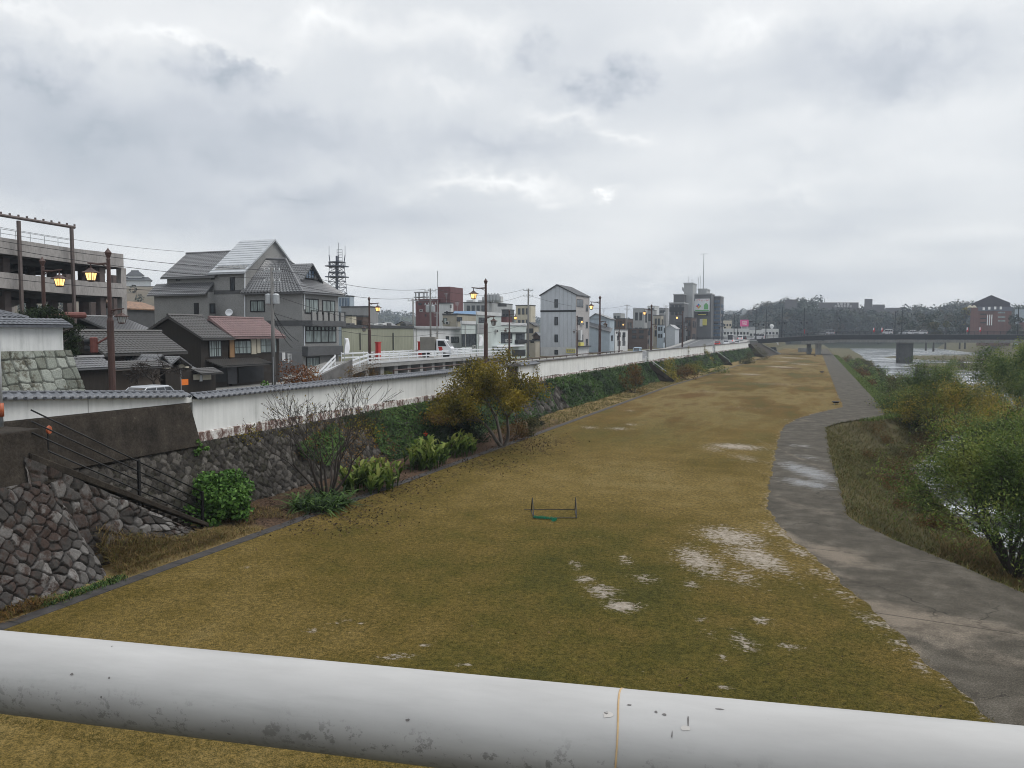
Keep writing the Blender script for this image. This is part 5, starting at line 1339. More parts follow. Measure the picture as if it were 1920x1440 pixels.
# ------------------------------------------------------------------ utility poles and wires
POLEC = M('concrete_pole', (.21, .205, .195), .7, 2, .85, .2, stretch=(1, 1, .3))
WIREM = M('black_cable', (.02, .02, .022), .8, 2, .6)
def upole(px, ytop, X, label, arms=2, trans=0, r=.16, zb=ROAD):
    b_, t_ = gx(px, 640, X), gx(px, ytop, X)
    o = thing('utility_pole', label, 'utility pole', (b_.x, b_.y, zb), 'utility poles through the town')
    MB().tube([(b_.x, b_.y, zb - .1), (b_.x, b_.y, t_.z)], [r, r*.7], 9).build('pole', POLEC, o, smooth=True)
    for k in range(arms):
        z = t_.z - .35 - k*1.0; mb = MB(); mb.box(b_.x - .95, b_.x + .95, b_.y - .06, b_.y + .06, z - .05, z + .05)
        mb.tube([(b_.x, b_.y, z - .5), (b_.x + .7, b_.y, z)], .02, 4)
        ca = mb.build('cross_arm', GALV, o)
        for x in (-.85, -.3, .3, .85): MB().lathe((b_.x + x, b_.y, z + .05), [(.03, 0), (.07, .06), (.04, .12), (.07, .18), (.03, .26)], 7).build('insulator', WHITEW, ca)
    for k in range(trans):
        x = b_.x + (.42 if k % 2 else -.42); z = t_.z - 3.4 - .0*k
        MB().lathe((x, b_.y, z), [(.05, -.05), (.30, 0), (.32, .1), (.32, .85), (.25, .95), (.05, 1.0)], 12).build('transformer', GALV, o)
        MB().tube([(x, b_.y, z + .3), (b_.x, b_.y, z + .3)], .05, 5).build('hanger', GALV, o)
    return o, Vector((b_.x, b_.y, t_.z))
U1, T1 = upole(512, 502, -47.4, 'tall concrete utility pole with transformers in front of the big grey house', 2, 2, .19)
U2, T2 = upole(807.5, 541, -52, 'utility pole with crowded cross arms in front of the maroon tower building', 3, 2)
U3, T3 = upole(990.5, 541, -48.8, 'tall plain utility pole left of the grey gabled building', 2, 0, .2)
U4, T4 = upole(1175, 571, -52, 'distant utility pole with one cross arm behind the white gabled house', 2, 0)
U5, T5 = upole(1248, 572, -50, 'distant utility pole with a grey transformer beside the office block', 2, 1)
U6, T6 = upole(820, 612, -50.5, 'short utility pole with dark fittings standing beside the mint shop', 1, 0)
U7, T7 = upole(775, 560, -60, 'thin grey utility pole just left of the maroon building', 1, 0)
def wire(name, label, pts, sag=.6, r=.022, group='overhead cables'):
    mb = MB()
    for a, c in pts:
        a, c = Vector(a), Vector(c); q = []
        for k in range(13):
            f_ = k/12; p_ = a.lerp(c, f_); p_.z -= sag*4*f_*(1-f_); q.append(p_)
        mb.tube(q, r, 4, cap=False)
    o = mb.build(name, WIREM, None); return tag(o, label, 'cable', group)
dz = lambda v_, z, x=0: v_ + UP*z + Vector((x, 0, 0))
NP_ = gd(-120, 470, 60); NP2 = gd(-120, 452, 60)
wire('overhead_cable', 'upper black cable running from the left edge past the big grey house', [(NP_ + UP*1.6, dz(T1, -.2, -.8))], .5)
wire('overhead_cable', 'second black cable running from the left edge across the car park ramp', [(gd(-120, 440, 60), dz(T1, -1.0, -.8))], .6)
wire('overhead_cable', 'lower black cable crossing in front of the ramp and the castle hill', [(gd(-120, 505, 60), dz(T1, -2.2, -.2))], .6)
wire('overhead_cable', 'faint single cable high above the ramp, ending at the grey roof', [(gd(-100, 407, 70), gd(345, 472, 96))], .4, .018)
wire('overhead_cable', 'drooping cable from the concrete pole toward the white guardrails', [(dz(T1, -2.5), dz(T6, -.4))], .9)
wire('overhead_cable', 'cable from the concrete pole to the short pole, hanging lowest', [(dz(T1, -4.2), dz(T6, -1.0))], 1.2)
wire('overhead_cable', 'pair of cables between the grey house and the crowded pole', [(dz(T1, -.1, .8), dz(T2, -.1, -.8))], .8)
wire('overhead_cable', 'second cable of the span between grey house and crowded pole', [(dz(T1, -1.1, .8), dz(T2, -1.1, -.8))], 1.0)
wire('overhead_cable', 'cable span from the crowded pole to the plain pole', [(dz(T2, -.1, .8), dz(T3, -.1, -.8))], 1.0)
wire('overhead_cable', 'lower cable span from the crowded pole to the plain pole', [(dz(T2, -1.2, .8), dz(T3, -1.2, -.8))], 1.2)
wire('overhead_cable', 'cable across the mint shop front from the short pole', [(dz(T6, -.3), dz(T3, -5.5))], .8)
wire('overhead_cable', 'lower cable across the mint shop front', [(dz(T6, -1.0), dz(T3, -6.3))], .8)
wire('overhead_cable', 'distant cable behind the white gabled house', [(dz(T3, -1.2), dz(T4, -.2))], 1.6)
wire('overhead_cable', 'most distant cable, between the last two poles', [(dz(T4, -.2), dz(T5, -.2))], 1.2)
wire('overhead_cable', 'bundle of service cables dropping from the concrete pole to the shops', [(dz(T1, -3.8), gx(548, 640, -49)), (dz(T1, -4.0), gx(560, 640, -49.2)), (dz(T1, -4.4), gx(548, 652, -49))], .4, .03)

# ------------------------------------------------------------------ raised side road with white guardrails and small truck
XG = -45.2
sr_ = thing('raised_road', 'raised approach road with a dark gap under its pale concrete edge', 'road bridge', (XG, 78, ROAD))
ya, yb, ycp = gx(605, 680, XG).y, gx(690, 660, XG).y, gx(952, 660, XG).y
zd = gx(820, 672, XG).z
mb = MB()
mb.hexa([(XG - 5.5, ya, ROAD - .1), (XG, ya, ROAD - .1), (XG, yb, zd - .7), (XG - 5.5, yb, zd - .7)], [(XG - 5.5, ya, ROAD + .35), (XG, ya, ROAD + .35), (XG, yb, zd), (XG - 5.5, yb, zd)])
mb.box(XG - 5.5, XG, yb, ycp, zd - .55, zd); mb.build('slab', CONC, sr_)
mb = MB()
for y in np.arange(yb, ycp, 3.2): MB().box(XG - 5.2, XG - .35, y, y + .8, ROAD - .1, zd - .56).build('support', CONC, sr_)
MB().box(XG - .12, XG + .06, yb, ycp, zd - .1, zd + .12).build('kerb_edge', WHITEW, sr_)
def guardrail(label, pts, h=.95, post=2.0, rails=(.78, .45), bw=.17):
    o = thing('guardrail', label, 'guardrail', pts[0], 'white guardrails of the side road'); mb, mp = MB(), MB()
    for a, c in zip(pts[:-1], pts[1:]):
        a, c = Vector(a), Vector(c); L = (c - a).length; d = (c - a).normalized(); nv = Vector((-d.y, d.x, 0)).normalized()
        for rz_ in rails:
            q = [nv*.05, nv*.10 + UP*.0]
            mb.hexa([a + UP*(rz_ - bw) - nv*.03, c + UP*(rz_ - bw) - nv*.03, c + UP*(rz_ - bw) + nv*.03, a + UP*(rz_ - bw) + nv*.03], [a + UP*rz_ - nv*.03, c + UP*rz_ - nv*.03, c + UP*rz_ + nv*.03, a + UP*rz_ + nv*.03])
        for k in range(int(L/post) + 1):
            p_ = a + d*min(L, k*post); MB().tube([p_ - UP*.1, p_ + UP*h], .065, 6).build('post', STEELW, o)
    mb.build('beams', STEELW, o); return o
guardrail('long white two-beam guardrail along the river side of the raised road', [(XG, yb, zd), (XG, ycp, zd)], 1.05, 2.3, (.98, .55))
guardrail('sloping white guardrail rising beside the weeds near the second lamp', [(XG, ya, ROAD + .3), (XG, yb, zd)], 1.05, 2.3, (.98, .5))
guardrail('far white guardrail on the town side of the raised road', [(XG - 5.3, gx(640, 660, XG - 5.3).y, zd), (XG - 5.3, gx(885, 660, XG - 5.3).y, zd)], 1.05, 2.4, (.98, .5))
guardrail('short low white guardrail descending at the left of the raised road', [(XG + 1.2, ya - 3, ROAD + .1), (XG - 2.8, yb - 2, zd)], 1.0, 2.0, (.9, .5))
WEEDB = M('stained_kerb_wall', (.16, .155, .15), .5, 1, .9, .4)
o = MB().hexa([(-41, gx(572, 690, -41).y, ROAD), (-40.7, gx(572, 690, -41).y, ROAD), (-40.7, gx(656, 690, -41).y, ROAD), (-41, gx(656, 690, -41).y, ROAD)], [(-41, gx(572, 690, -41).y, ROAD + .75), (-40.7, gx(572, 690, -41).y, ROAD + .75), (-40.7, gx(656, 690, -41).y, gx(656, 674, -41).z), (-41, gx(656, 690, -41).y, gx(656, 674, -41).z)]).build('ramp_wall', WEEDB, None); tag(o, 'stained grey concrete ramp wall rising to the right below the big grey house', 'wall')
for px, yt, yb_, lab in [(709, 643, 657, 'short red square post at the left end of the far guardrail'), (788, 642, 657, 'short red square post at the middle of the far guardrail')]:
    p = gx(px, yb_, XG - 4.9); o = thing('red_post', lab, 'post', p, 'red posts on the raised road')
    hh = gx(px, yt, XG - 4.9).z - p.z
    MB().box(p.x - .22, p.x + .22, p.y - .3, p.y + .3, zd, p.z + hh).build('shaft', TAILR, o, bevel=.03); MB().box(p.x - .27, p.x + .27, p.y - .35, p.y + .35, p.z + hh, p.z + hh + .14).build('cap', TAILR, o)
FLAG = M('white_cloth', (.74, .75, .77), .9, 2, .8)
def flag(px, yt, yb_, X, wpx, lab):
    t_, b_ = gx(px, yt, X), gx(px, yb_, X); o = thing('banner', lab, 'banner', (b_.x, b_.y, b_.z - .6), 'white vertical banners'); w = gx(px + wpx, yt, X).y - t_.y
    G = [[(X + .12*math.sin(i*.9 + j*.5), t_.y + w*i/6 + .05*math.sin(j), t_.z + (b_.z - t_.z)*j/10) for i in range(7)] for j in range(11)]
    c = MB().grid(G).build('cloth', FLAG, o, True); sm = c.modifiers.new('thickness', 'SOLIDIFY'); sm.thickness = .02
    MB().tube([(X, t_.y - .05, min(b_.z - .6, ROAD)), (X, t_.y - .05, t_.z + .15)], .03, 6).build('staff', GALV, o)
flag(646, 634, 665, -47.5, 8, 'white vertical banner at the corner of the big grey house'); flag(898, 629, 650, -52, 7, 'white vertical banner in front of the mint shop doorway')
flag(606, 667, 688, -52.6, 8, 'white hanging banner under the raised ground floor of the grey house')

# ------------------------------------------------------------------ vehicles
CARG = glass('car_glass', (.02, .022, .026), .08); TYRE = M('tyre_rubber', (.015, .015, .016), .8, 8, .9); RIM = M('wheel_rim', (.35, .36, .37), .8, 8, .35, metal=.5)
HEADL = M('headlight', (.7, .72, .74), .9, 4, .2); TAILL = emis('tail_light', (.9, .05, .03), .8)
CARPAINT = {k: M('car_paint_' + k, c, .92, 1, .25, spec=.6) for k, c in dict(white=(.74, .75, .77), silver=(.42, .44, .47), red=(.42, .03, .03), blue=(.35, .48, .58), black=(.03, .03, .035), grey=(.2, .21, .22)).items()}
def car(name, label, cat, loc, rz, colour, L=4.2, W_=1.7, Hh=1.5, kind='hatch', group=None, wheels=True):
    o = thing(name, label, cat, (0, 0, 0), group); pt = CARPAINT[colour]; h2 = W_/2
    bon = {'hatch': .58, 'van': .62, 'sedan': .55, 'bus': .4}[kind]
    nose, a, c, tail = {'hatch': (.30, .18, .86, 1.0), 'van': (.14, .10, .96, 1.0), 'sedan': (.33, .22, .76, .90), 'bus': (.04, .03, .98, 1.0)}[kind]
    zb_ = .28; zw = Hh*bon
    def sec(x, z0, z1, w0, w1): return [(x, -w0, z0), (x, w0, z0), (x, w1, z1), (x, -w1, z1)]
    S = [(0, zb_ + .1, zw*.78, .86), (.03, zb_, zw*.86, .94), (.16, zb_ - .03, zw*.95, 1), (nose, zb_ - .03, zw, 1), (.6, zb_ - .03, zw*1.01, 1), (.97, zb_, zw, .97), (1, zb_ + .12, zw*.92, .9)]
    mb = MB(); rings = []
    for f_, z0, z1, w in S: rings.append([(f_*L, -h2*w, z0), (f_*L, h2*w, z0), (f_*L, h2*w, z0 + (z1-z0)*.7), (f_*L, h2*w*.93, z1), (f_*L, -h2*w*.93, z1), (f_*L, -h2*w, z0 + (z1-z0)*.7)])
    mb.add([p_ for r in rings for p_ in r], [(i*6+k, (i+1)*6+k, (i+1)*6+(k+1) % 6, i*6+(k+1) % 6) for i in range(len(S)-1) for k in range(6)] + [tuple(range(6)), tuple((len(S)-1)*6 + k for k in range(5, -1, -1))])
    mb.build('body', pt, o, bevel=.03, seg=2)
    x0, x1, x2, x3 = nose*L, (nose + a)*L*1.0, c*L, tail*L*.985
    if kind == 'van': x1 = (.14 + .14)*L
    if kind == 'bus': x1 = .07*L
    wt_ = h2*.78 if kind not in ('van', 'bus') else h2*.9
    mb = MB(); mb.hexa([(x0, -h2*.9, zw*.97), (x0, h2*.9, zw*.97), (x3, h2*.9, zw*.97), (x3, -h2*.9, zw*.97)][::-1], [(x1, -wt_, Hh - .07), (x1, wt_, Hh - .07), (x2, wt_, Hh - .07), (x2, -wt_, Hh - .07)][::-1]); mb.build('windows', CARG, o)
    MB().hexa([(x1 - .03, -wt_*1.02, Hh - .1), (x1 - .03, wt_*1.02, Hh - .1), (x2 + .03, wt_*1.02, Hh - .1), (x2 + .03, -wt_*1.02, Hh - .1)][::-1], [(x1 + .12, -wt_*.9, Hh), (x1 + .12, wt_*.9, Hh), (x2 - .08, wt_*.9, Hh), (x2 - .08, -wt_*.9, Hh)][::-1]).build('roof', pt, o)
    mb = MB()
    for s_ in (-1, 1):
        for f0 in (0.0, .42, .74, 1.0):
            xa_ = x0 + (x3 - x0)*f0; xb_ = x1 + (x2 - x1)*f0
            mb.tube([(xa_, s_*h2*.91, zw*.96), (xb_, s_*wt_*1.01, Hh - .08)], .035, 4)
    mb.build('pillars', pt, o)
    for f_ in (.18, .80):
        for s_ in (-1, 1):
            w_ = MB().tube([(f_*L, s_*(h2 - .2), .31), (f_*L, s_*(h2 + .01), .31)], .31, 14).build('wheel', TYRE, o); MB().tube([(f_*L, s_*(h2 + .005), .31), (f_*L, s_*(h2 + .02), .31)], .19, 10).build('rim', RIM, w_)
    for s_ in (-1, 1):
        MB().box(-.02, .06, s_*h2*.80 - .18, s_*h2*.80 + .12, zw*.60, zw*.76).build('headlight', HEADL, o); MB().box(L - .05, L + .02, s_*h2*.80 - .1, s_*h2*.80 + .1, zw*.55, zw*.85).build('tail_light', TAILL, o)
    o.location = loc; o.rotation_euler = (0, 0, rz); return o
# kei truck on the raised road
p = gx(806, 660, XG - 2.6); kt = thing('small_truck', 'small white truck with grey beige cargo box and red panel on the raised road', 'truck', (0, 0, 0))
mb = MB(); mb.prism_y([(0, .45), (1.55, .45), (1.62, .95), (1.45, 1.15), (.95, 1.85), (0, 1.9)][::-1], -.72, .72); cabo = mb.build('cab', CARPAINT['white'], kt, bevel=.05, seg=2)
MB().prism_y([(.18, 1.18), (1.1, 1.18), (.80, 1.72), (.18, 1.74)][::-1], -.735, .735).build('side_window', CARG, cabo)
MB().hexa([(1.47, -.6, 1.16), (1.47, .6, 1.16), (1.40, .6, 1.16), (1.40, -.6, 1.16)], [(1.06, -.56, 1.76), (1.06, .56, 1.76), (.98, .56, 1.76), (.98, -.56, 1.76)]).build('windscreen', CARG, cabo)
MB().hexa([(.35, -.74, .62), (.75, -.74, .62), (.75, .74, .62), (.35, .74, .62)], [(.22, -.74, 1.12), (.62, -.74, 1.12), (.62, .74, 1.12), (.22, .74, 1.12)]).build('red_panel', TAILR, cabo)
MB().box(-1.95, 0, -.72, .72, .55, .75).build('flat_bed', CARPAINT['white'], kt); MB().box(-1.75, -.15, -.68, .68, .76, 2.15).build('cargo_box', M('cargo_canvas', (.22, .21, .185), .8, 2, .85, .3), kt, bevel=.05)
for x in (-1.3, .85):
    for s_ in (-1, 1): MB().tube([(x, s_*.52, .28), (x, s_*.72, .28)], .28, 12).build('wheel', TYRE, kt)
kt.location = (p.x + .7, p.y + 1.0, zd); kt.rotation_euler = (0, 0, R(12)); kt.scale = (1.28, 1.28, 1.28)
p = gx(268, 728, -36.5); car('parked_car', 'silver car behind the near white wall with only its roof showing', 'car', (p.x, p.y - 2.6, ROAD + .25), R(88), 'silver', 4.5, 1.75, 1.62)
p = gx(1192, 655, -37); car('parked_car', 'pale blue small van behind the white wall past the grey gabled building', 'van', (p.x, p.y, ROAD), R(90), 'blue', 3.4, 1.5, 1.9, 'van')
for (px, py, X, col_, kind, Hh, lab) in [(1347, 646, -31, 'red', 'hatch', 1.5, 'red car on the street just behind the distant white wall'), (1372, 645, -31, 'white', 'bus', 3.0, 'white minibus with red rear on the riverside street'),
        (1384, 647, -29, 'white', 'hatch', 1.5, 'white car beside the minibus, nearest the flood wall'), (1389, 640, -34, 'white', 'van', 1.95, 'white van queueing ahead of the minibus'), (1396, 639, -34.5, 'black', 'hatch', 1.6, 'dark car queueing ahead of the white van'), (1354, 644, -29, 'white', 'van', 2.0, 'white van coming towards the viewer beside the flood wall')]:
    q = gy(px if px != 1354 else 1361, py, {1347: 284, 1372: 300, 1384: 288, 1389: 316, 1396: 332, 1354: 281}[px])
    car('moving_car' if kind != 'bus' else 'minibus', lab, 'car' if kind != 'bus' else 'minibus', (q.x, q.y, rz(q.y) + .02), R(-90 if px != 1354 else 90) + 0, col_, 4.2 if kind != 'bus' else 6.5, 1.75 if kind != 'bus' else 2.1, Hh, kind, 'traffic on the riverside street')

# ------------------------------------------------------------------ buildings along the street, left to right
ag = block('storage_hall', 'long low green beige corrugated hall behind the white guardrails', 'hall', 640, 641, 775, 613, -57, SIDING, depth=12, roofm=MGREY)
MB().box(ag['X0'] - .02, ag['X0'] + .12, ag['Y0'], ag['Y1'], ag['zt'] - .1, ag['zt'] + .3).build('eaves_band', ROOFD, ag['o'])
for px in (655, 700, 716, 725, 759): 
    q = gx(px, 606, ag['X0'] - 3); MB().box(q.x - .5, q.x + .5, q.y - .6, q.y + .6, ag['zt'] + .2, q.z).build('rooftop_unit', GREYD if px % 2 else WHITEW, ag['o'], bevel=.04)
for px in (674, 736): patch(ag, 'f', (px, 624, px + 1, 656), 'drainpipe', FRAME, 0, .12)
w2 = block('white_annex', 'plain white annex between the green hall and the mint shop', 'building', 775, 776, 864, 614, -57.2, WHITEW, depth=10, roofm=LGREY)
patch(w2, 'f', (776, 615, 862, 617), 'eaves_band', MGREY, 0, .3)
for k, px in enumerate((846, )): win(w2, 'f', (846, 632, 860, 642), 2, 1, GLASS)
win(w2, 'f', (836, 631, 841, 638), 1, 1, GLASS)
ms_ = block('mint_shop', 'two storey pale mint shop with dark windows and a white canopy', 'shop', 864, 866, 987, 607, -55.5, MINTW, depth=9, roofm=WHITEW, roofh=.5)
for r, nx in [((866, 627, 893, 649), 4), ((939, 626, 960, 643), 3), ((967, 626, 983, 644), 3)]: win(ms_, 'f', r, nx, 1, GLASS)
patch(ms_, 'f', (965, 637, 984, 644), 'window_balcony', FRAME, .1, .7); patch(ms_, 'f', (921, 647, 973, 650), 'canopy', STEELW, 0, 1.2); patch(ms_, 'f', (938, 623, 985, 625), 'shade_hood', FRAME, 0, .3); patch(ms_, 'f', (960, 656, 985, 668), 'shopfront', FRAME, 0, .05)
twr = block('stair_tower', 'pale mint stair tower with one wide window rising from the mint shop', 'tower', 893, 894, 939, 590, -55.3, MINTW, depth=7, roofm=WHITEW, roofh=.6)
win(twr, 'f', (896, 596, 910, 605), 2, 1, GLASS); patch(twr, 'f', (894, 608, 910, 626), 'grey_bay', MGREY, 0, .05)
bh = block('beige_house', 'beige flat roofed house with a dark window behind the mint shop', 'house', 830, 858, 893, 590, -66, BEIGEW, depth=8, zb=ROAD); win(bh, 'f', (857, 595, 866, 602), 2); win(bh, 's', (832, 597, 838, 606), 1, 1, GLASSL)
bl = block('blue_roof_house', 'grey house under a bright blue metal roof', 'house', 852, 893, 899, 588, -70, MGREY, depth=6, roof=False); mb = MB(); gable_x(mb, bl['X1'], bl['X0'], bl['Y0'], bl['Y1'], bl['zt'], gx(896, 583, -70).z, .3, False); mb.build('roof', BLUEM, bl['o'])
md = block('maroon_building', 'maroon tiled block with a taller tower and roof antenna', 'building', 779, 822, 845, 562, -90, MAROON, depth=14, roofm=MAROON)
for r in [(785, 568, 790, 572), (796, 568, 798, 571), (806, 568, 808, 571), (797, 590, 799, 593)]: win(md, 's', r, 1, 1, GLASS)
p0, p1 = gy(820.5, 538, md['Y0'] + 1), gy(844, 600, md['Y0'] + 1); tb = MB().box(p0.x, p1.x, md['Y0'] + 1, md['Y0'] + 9, ROAD, p0.z).build('tower', MAROON, md['o'])
MB().box(p0.x + (p1.x-p0.x)*.55, p1.x + .3, md['Y0'] + .6, md['Y0'] + 1, gy(835, 551, md['Y0']).z, gy(835, 540, md['Y0']).z).build('tower_balcony', MAROON, tb)
q = gy(820.5, 508, md['Y0'] + 3); MB().tube([(q.x, q.y, p0.z), (q.x, q.y, q.z)], .12, 5).build('antenna', GALV, md['o'])
q = gy(790, 549, md['Y0'] + 4); mb = MB()
for k in range(8):
    w = k*math.pi/4; mb.tube([(q.x + 1.6*math.cos(w), q.y + 1.6*math.sin(w), md['zt']), (q.x + 1.6*math.cos(w), q.y + 1.6*math.sin(w), q.z)], .12, 4)
for z in (md['zt'] + .8, q.z): mb.lathe((q.x, q.y, z), [(1.5, 0), (1.9, .0), (1.9, .2), (1.5, .2)], 12)
mb.build('water_tank_frame', GALV, md['o'])
wb_ = block('white_block', 'narrow white block standing in front of the maroon tower', 'building', 823, 845, 850, 569, -84, WHITEW, depth=8); win(wb_, 's', (837, 584, 839, 589), 1, 1); win(wb_, 's', (844, 572, 846, 577), 1, 1); patch(wb_, 's', (836, 585, 851, 587), 'dark_awning', FRAME, 0, 1.0)
for (args, extra) in [
    (('apartment_block', 'wide pale grey apartment block with rooftop tanks behind the tall lamp', 'apartment block', 869, 915, 961, 567, -100, LGREY), (4, 3)),
    (('cream_block', 'cream coloured block behind the plain utility pole', 'building', 967, 995, 1004, 573, -82, CREAMW), (3, 3)),
    (('dark_clad_house', 'charcoal clad cube shaped house between the mint shop and cream block', 'house', 941, 955, 964, 582, -66, GREYD), (2, 2)),
    (('glass_block', 'bluish glazed block left of the second lamp, below the lattice tower', 'building', 634, 656, 664, 556, -95, PALEB), None),
    (('grey_hall', 'long dull grey building below the lattice tower', 'building', 640, 690, 709, 576, -88, MGREY), None),
    (('small_white_house', 'small cream white house by the big grey house balcony', 'house', 648, 660, 668, 593, -72, CREAMW), None),
    (('brown_house', 'small brown house with a dark garage door, behind the second lamp', 'house', 667, 680, 691, 594, -74, BROWNW), None),
    (('side_house', 'beige house with a dark sloping roof left of the grey gabled building', 'house', 992, 1004, 1012, 640, -55, BEIGEW), (1, 1)),
    (('red_shed', 'small red roofed shed below the cream block', 'shed', 940, 950, 960, 594, -62, MAROON), None)]:
    bq = block(*args, depth=9)
    if extra: wgrid(bq, 's', extra[0], extra[1], .1, 3.0)
    if args[0] == 'glass_block':
        for k in range(4): patch(bq, 's', (636 + k*5, 559, 640 + k*5, 574), 'glazing', GLASSB, 0, .05)
    if args[0] == 'brown_house': patch(bq, 's', (670, 600, 678, 612), 'garage_door', FRAME, 0, .05)
    if args[0] == 'apartment_block':
        for px, py in ((883, 563), (905, 563), (935, 556), (912, 557)):
            q = gy(px, py, bq['Y0'] + 3); MB().box(q.x - 1.2, q.x + 1.2, q.y - 1, q.y + 1, bq['zt'], q.z).build('rooftop_unit', WHITEW, bq['o'])
        q0 = gy(921, 555, bq['Y0'] + 2); mb = MB()
        for k in range(5): mb.lathe((q0.x + k*1.1 - 2, q0.y, bq['zt'] + .2), [(.5, 0), (.65, .6), (.65, 2.2), (.3, 2.9)], 8)
        mb.build('rooftop_tanks', GALV, bq['o'])
        mb = MB()
        for k in range(6):
            q = gy(935 + k*2.6, 572, bq['Y0'] - .1); mb.box(q.x - .38, q.x + .38, q.y - .06, q.y, q.z - .5, q.z + .5)
        mb.build('wall_marks', GREYD, bq['o'])
# grey gabled building
XB = -49.0; p = gx(1080, 551, XB); YB = p.y
gb = thing('gable_building', 'tall narrow blue grey gabled building with a black band and pale base', 'building', (XB, YB, ROAD))
xl = gy(1013.5, 551, YB).x; yb2 = gx(1105, 556, XB).y; zap = gy(1045, 534.5, YB).z; zbase = gy(1045, 651, YB).z; zbnd0, zbnd1 = gy(1045, 585, YB).z, gy(1045, 581.5, YB).z
xm = gy(1044.5, 534, YB).x
mb = MB(); mb.box(xl, XB, YB, yb2, zbase, p.z); mb.prism_y([(xl, p.z), (XB, p.z), (xm, zap - .05)], YB, yb2); mb.build('wall', SIDEG, gb)
gq = dict(o=gb, X0=XB, X1=xl, Y0=YB, Y1=yb2, zb=ROAD, zt=p.z)
MB().box(xl + .02, XB - .02, YB + .02, yb2 - .02, ROAD - .1, zbase).build('base', WHITEW, gb)
MB().box(XB, XB + .05, YB - .01, yb2, zbase, p.z - .02).build('front_facade', M('pale_stone_facade', (.40, .38, .37), .8, 1.2, .8, .2, fine=5), gb)
MB().box(xl - .03, XB + .03, YB - .06, YB + .02, zbnd0, zbnd1).build('black_band', FRAME, gb)
mb = MB(); gable_y(mb, XB, xl, YB, yb2, p.z, zap + .2, .25, False, .22, xm, .25); mb.build('roof', ROOFD, gb)
for y0_, y1_ in ((562, 576), (595, 609), (628, 641), (657, 664)): win(gq, 's', (1040.5, y0_, 1045.5, y1_), 1, 1, GLASS, t=.1)
fq = dict(gq, X0=XB + .05)
for y0_, y1_ in ((562, 575), (595, 608), (628, 640)): win(fq, 'f', (1081.5, y0_, 1093, y1_), 2, 1, GLASS, t=.1)
for y0_, y1_ in ((572, 583), (604, 615), (636, 647)): win(fq, 'f', (1098.5, y0_, 1101.5, y1_), 1, 1, GLASS, t=.1)
YEL = M('yellow_sign', (.62, .56, .14), .85, 3, .6); sgn = patch(gq, 's', (1062, 654, 1079, 661.5), 'wall_sign', YEL, 0, .1); mb = MB()
for k in range(5):
    r_ = rect_on(gq, 's', (1063.2 + k*3.1, 655.3, 1065.4 + k*3.1, 657.6)); slab_on(gq, 's', *r_, .09, .12, mb); r_ = rect_on(gq, 's', (1063.2 + k*3.1, 658.8, 1065.7 + k*3.1, 660.3)); slab_on(gq, 's', *r_, .09, .12, mb)
mb.build('sign_marks', MGREY, sgn)
sg2 = patch(fq, 'f', (1084.5, 642, 1091, 650), 'projecting_sign', YEL, 0, .5)
patch(fq, 'f', (1084, 619, 1087, 638), 'vertical_sign', WHITEW, .05, .6); patch(fq, 'f', (1081, 648.5, 1104, 650.5), 'canopy', FRAME, 0, .6)
# small white gabled house and neighbours
def gable_house(name, label, xl, xc, xr, ye, ypk, xpk, X0, mat, roofm, wins=(), group=None):
    p = gx(xc, ye, X0); Y0_ = p.y; x1 = gy(xl, ye, Y0_).x; Y1_ = gx(xr, ye, X0).y if xr > xc + .5 else Y0_ + 10
    o = thing(name, label, 'house', (X0, Y0_, ROAD), group); xm_ = gy(xpk, ypk, Y0_).x; zp = gy(xpk, ypk, Y0_).z
    mb = MB(); mb.box(x1, X0, Y0_, Y1_, ROAD - .1, p.z); mb.prism_y([(x1, p.z), (X0, p.z), (xm_, zp - .1)], Y0_, Y1_); mb.build('wall', mat, o)
    mb = MB(); gable_y(mb, X0, x1, Y0_, Y1_, p.z, zp, .3, False, .18, xm_, .3); mb.build('roof', roofm, o)
    b_ = dict(o=o, X0=X0, X1=x1, Y0=Y0_, Y1=Y1_, zb=ROAD, zt=p.z)
    for f_, r in wins: win(b_, f_, r, 2, 1, GLASS, t=.09)
    return b_
wh = gable_house('white_gable_house', 'white house with a shallow dark gable right of the grey gabled building', 1102, 1143, 1152, 597, 587, 1117, -50.5, PALEB, ROOFG, [('s', (1104, 630, 1116, 638)), ('s', (1130, 630, 1137, 642)), ('f', (1145, 629.5, 1149, 638.5))])
mb = MB(); a, c = gy(1104, 611, wh['Y0'] - 1.6), gy(1143, 622.5, wh['Y0'] - 1.6)
MB().hexa([(a.x, wh['Y0'] - 1.5, ROAD), (c.x, wh['Y0'] - 1.5, ROAD), (c.x, wh['Y0'], ROAD), (a.x, wh['Y0'], ROAD)], [(a.x, wh['Y0'] - 1.5, a.z - .1), (c.x, wh['Y0'] - 1.5, c.z - .1), (c.x, wh['Y0'], c.z - .1), (a.x, wh['Y0'], a.z - .1)]).build('lean_to', PALEB, wh['o'])
MB().hexa([(a.x - .3, wh['Y0'] - 1.9, a.z - .1), (c.x + .4, wh['Y0'] - 1.9, c.z - .15), (c.x + .4, wh['Y0'], c.z + .9), (a.x - .3, wh['Y0'], a.z + .9)], [(a.x - .3, wh['Y0'] - 1.9, a.z + .08), (c.x + .4, wh['Y0'] - 1.9, c.z + .03), (c.x + .4, wh['Y0'], c.z + 1.05), (a.x - .3, wh['Y0'], a.z + 1.05)]).build('lean_to_roof', ROOFG, wh['o'])
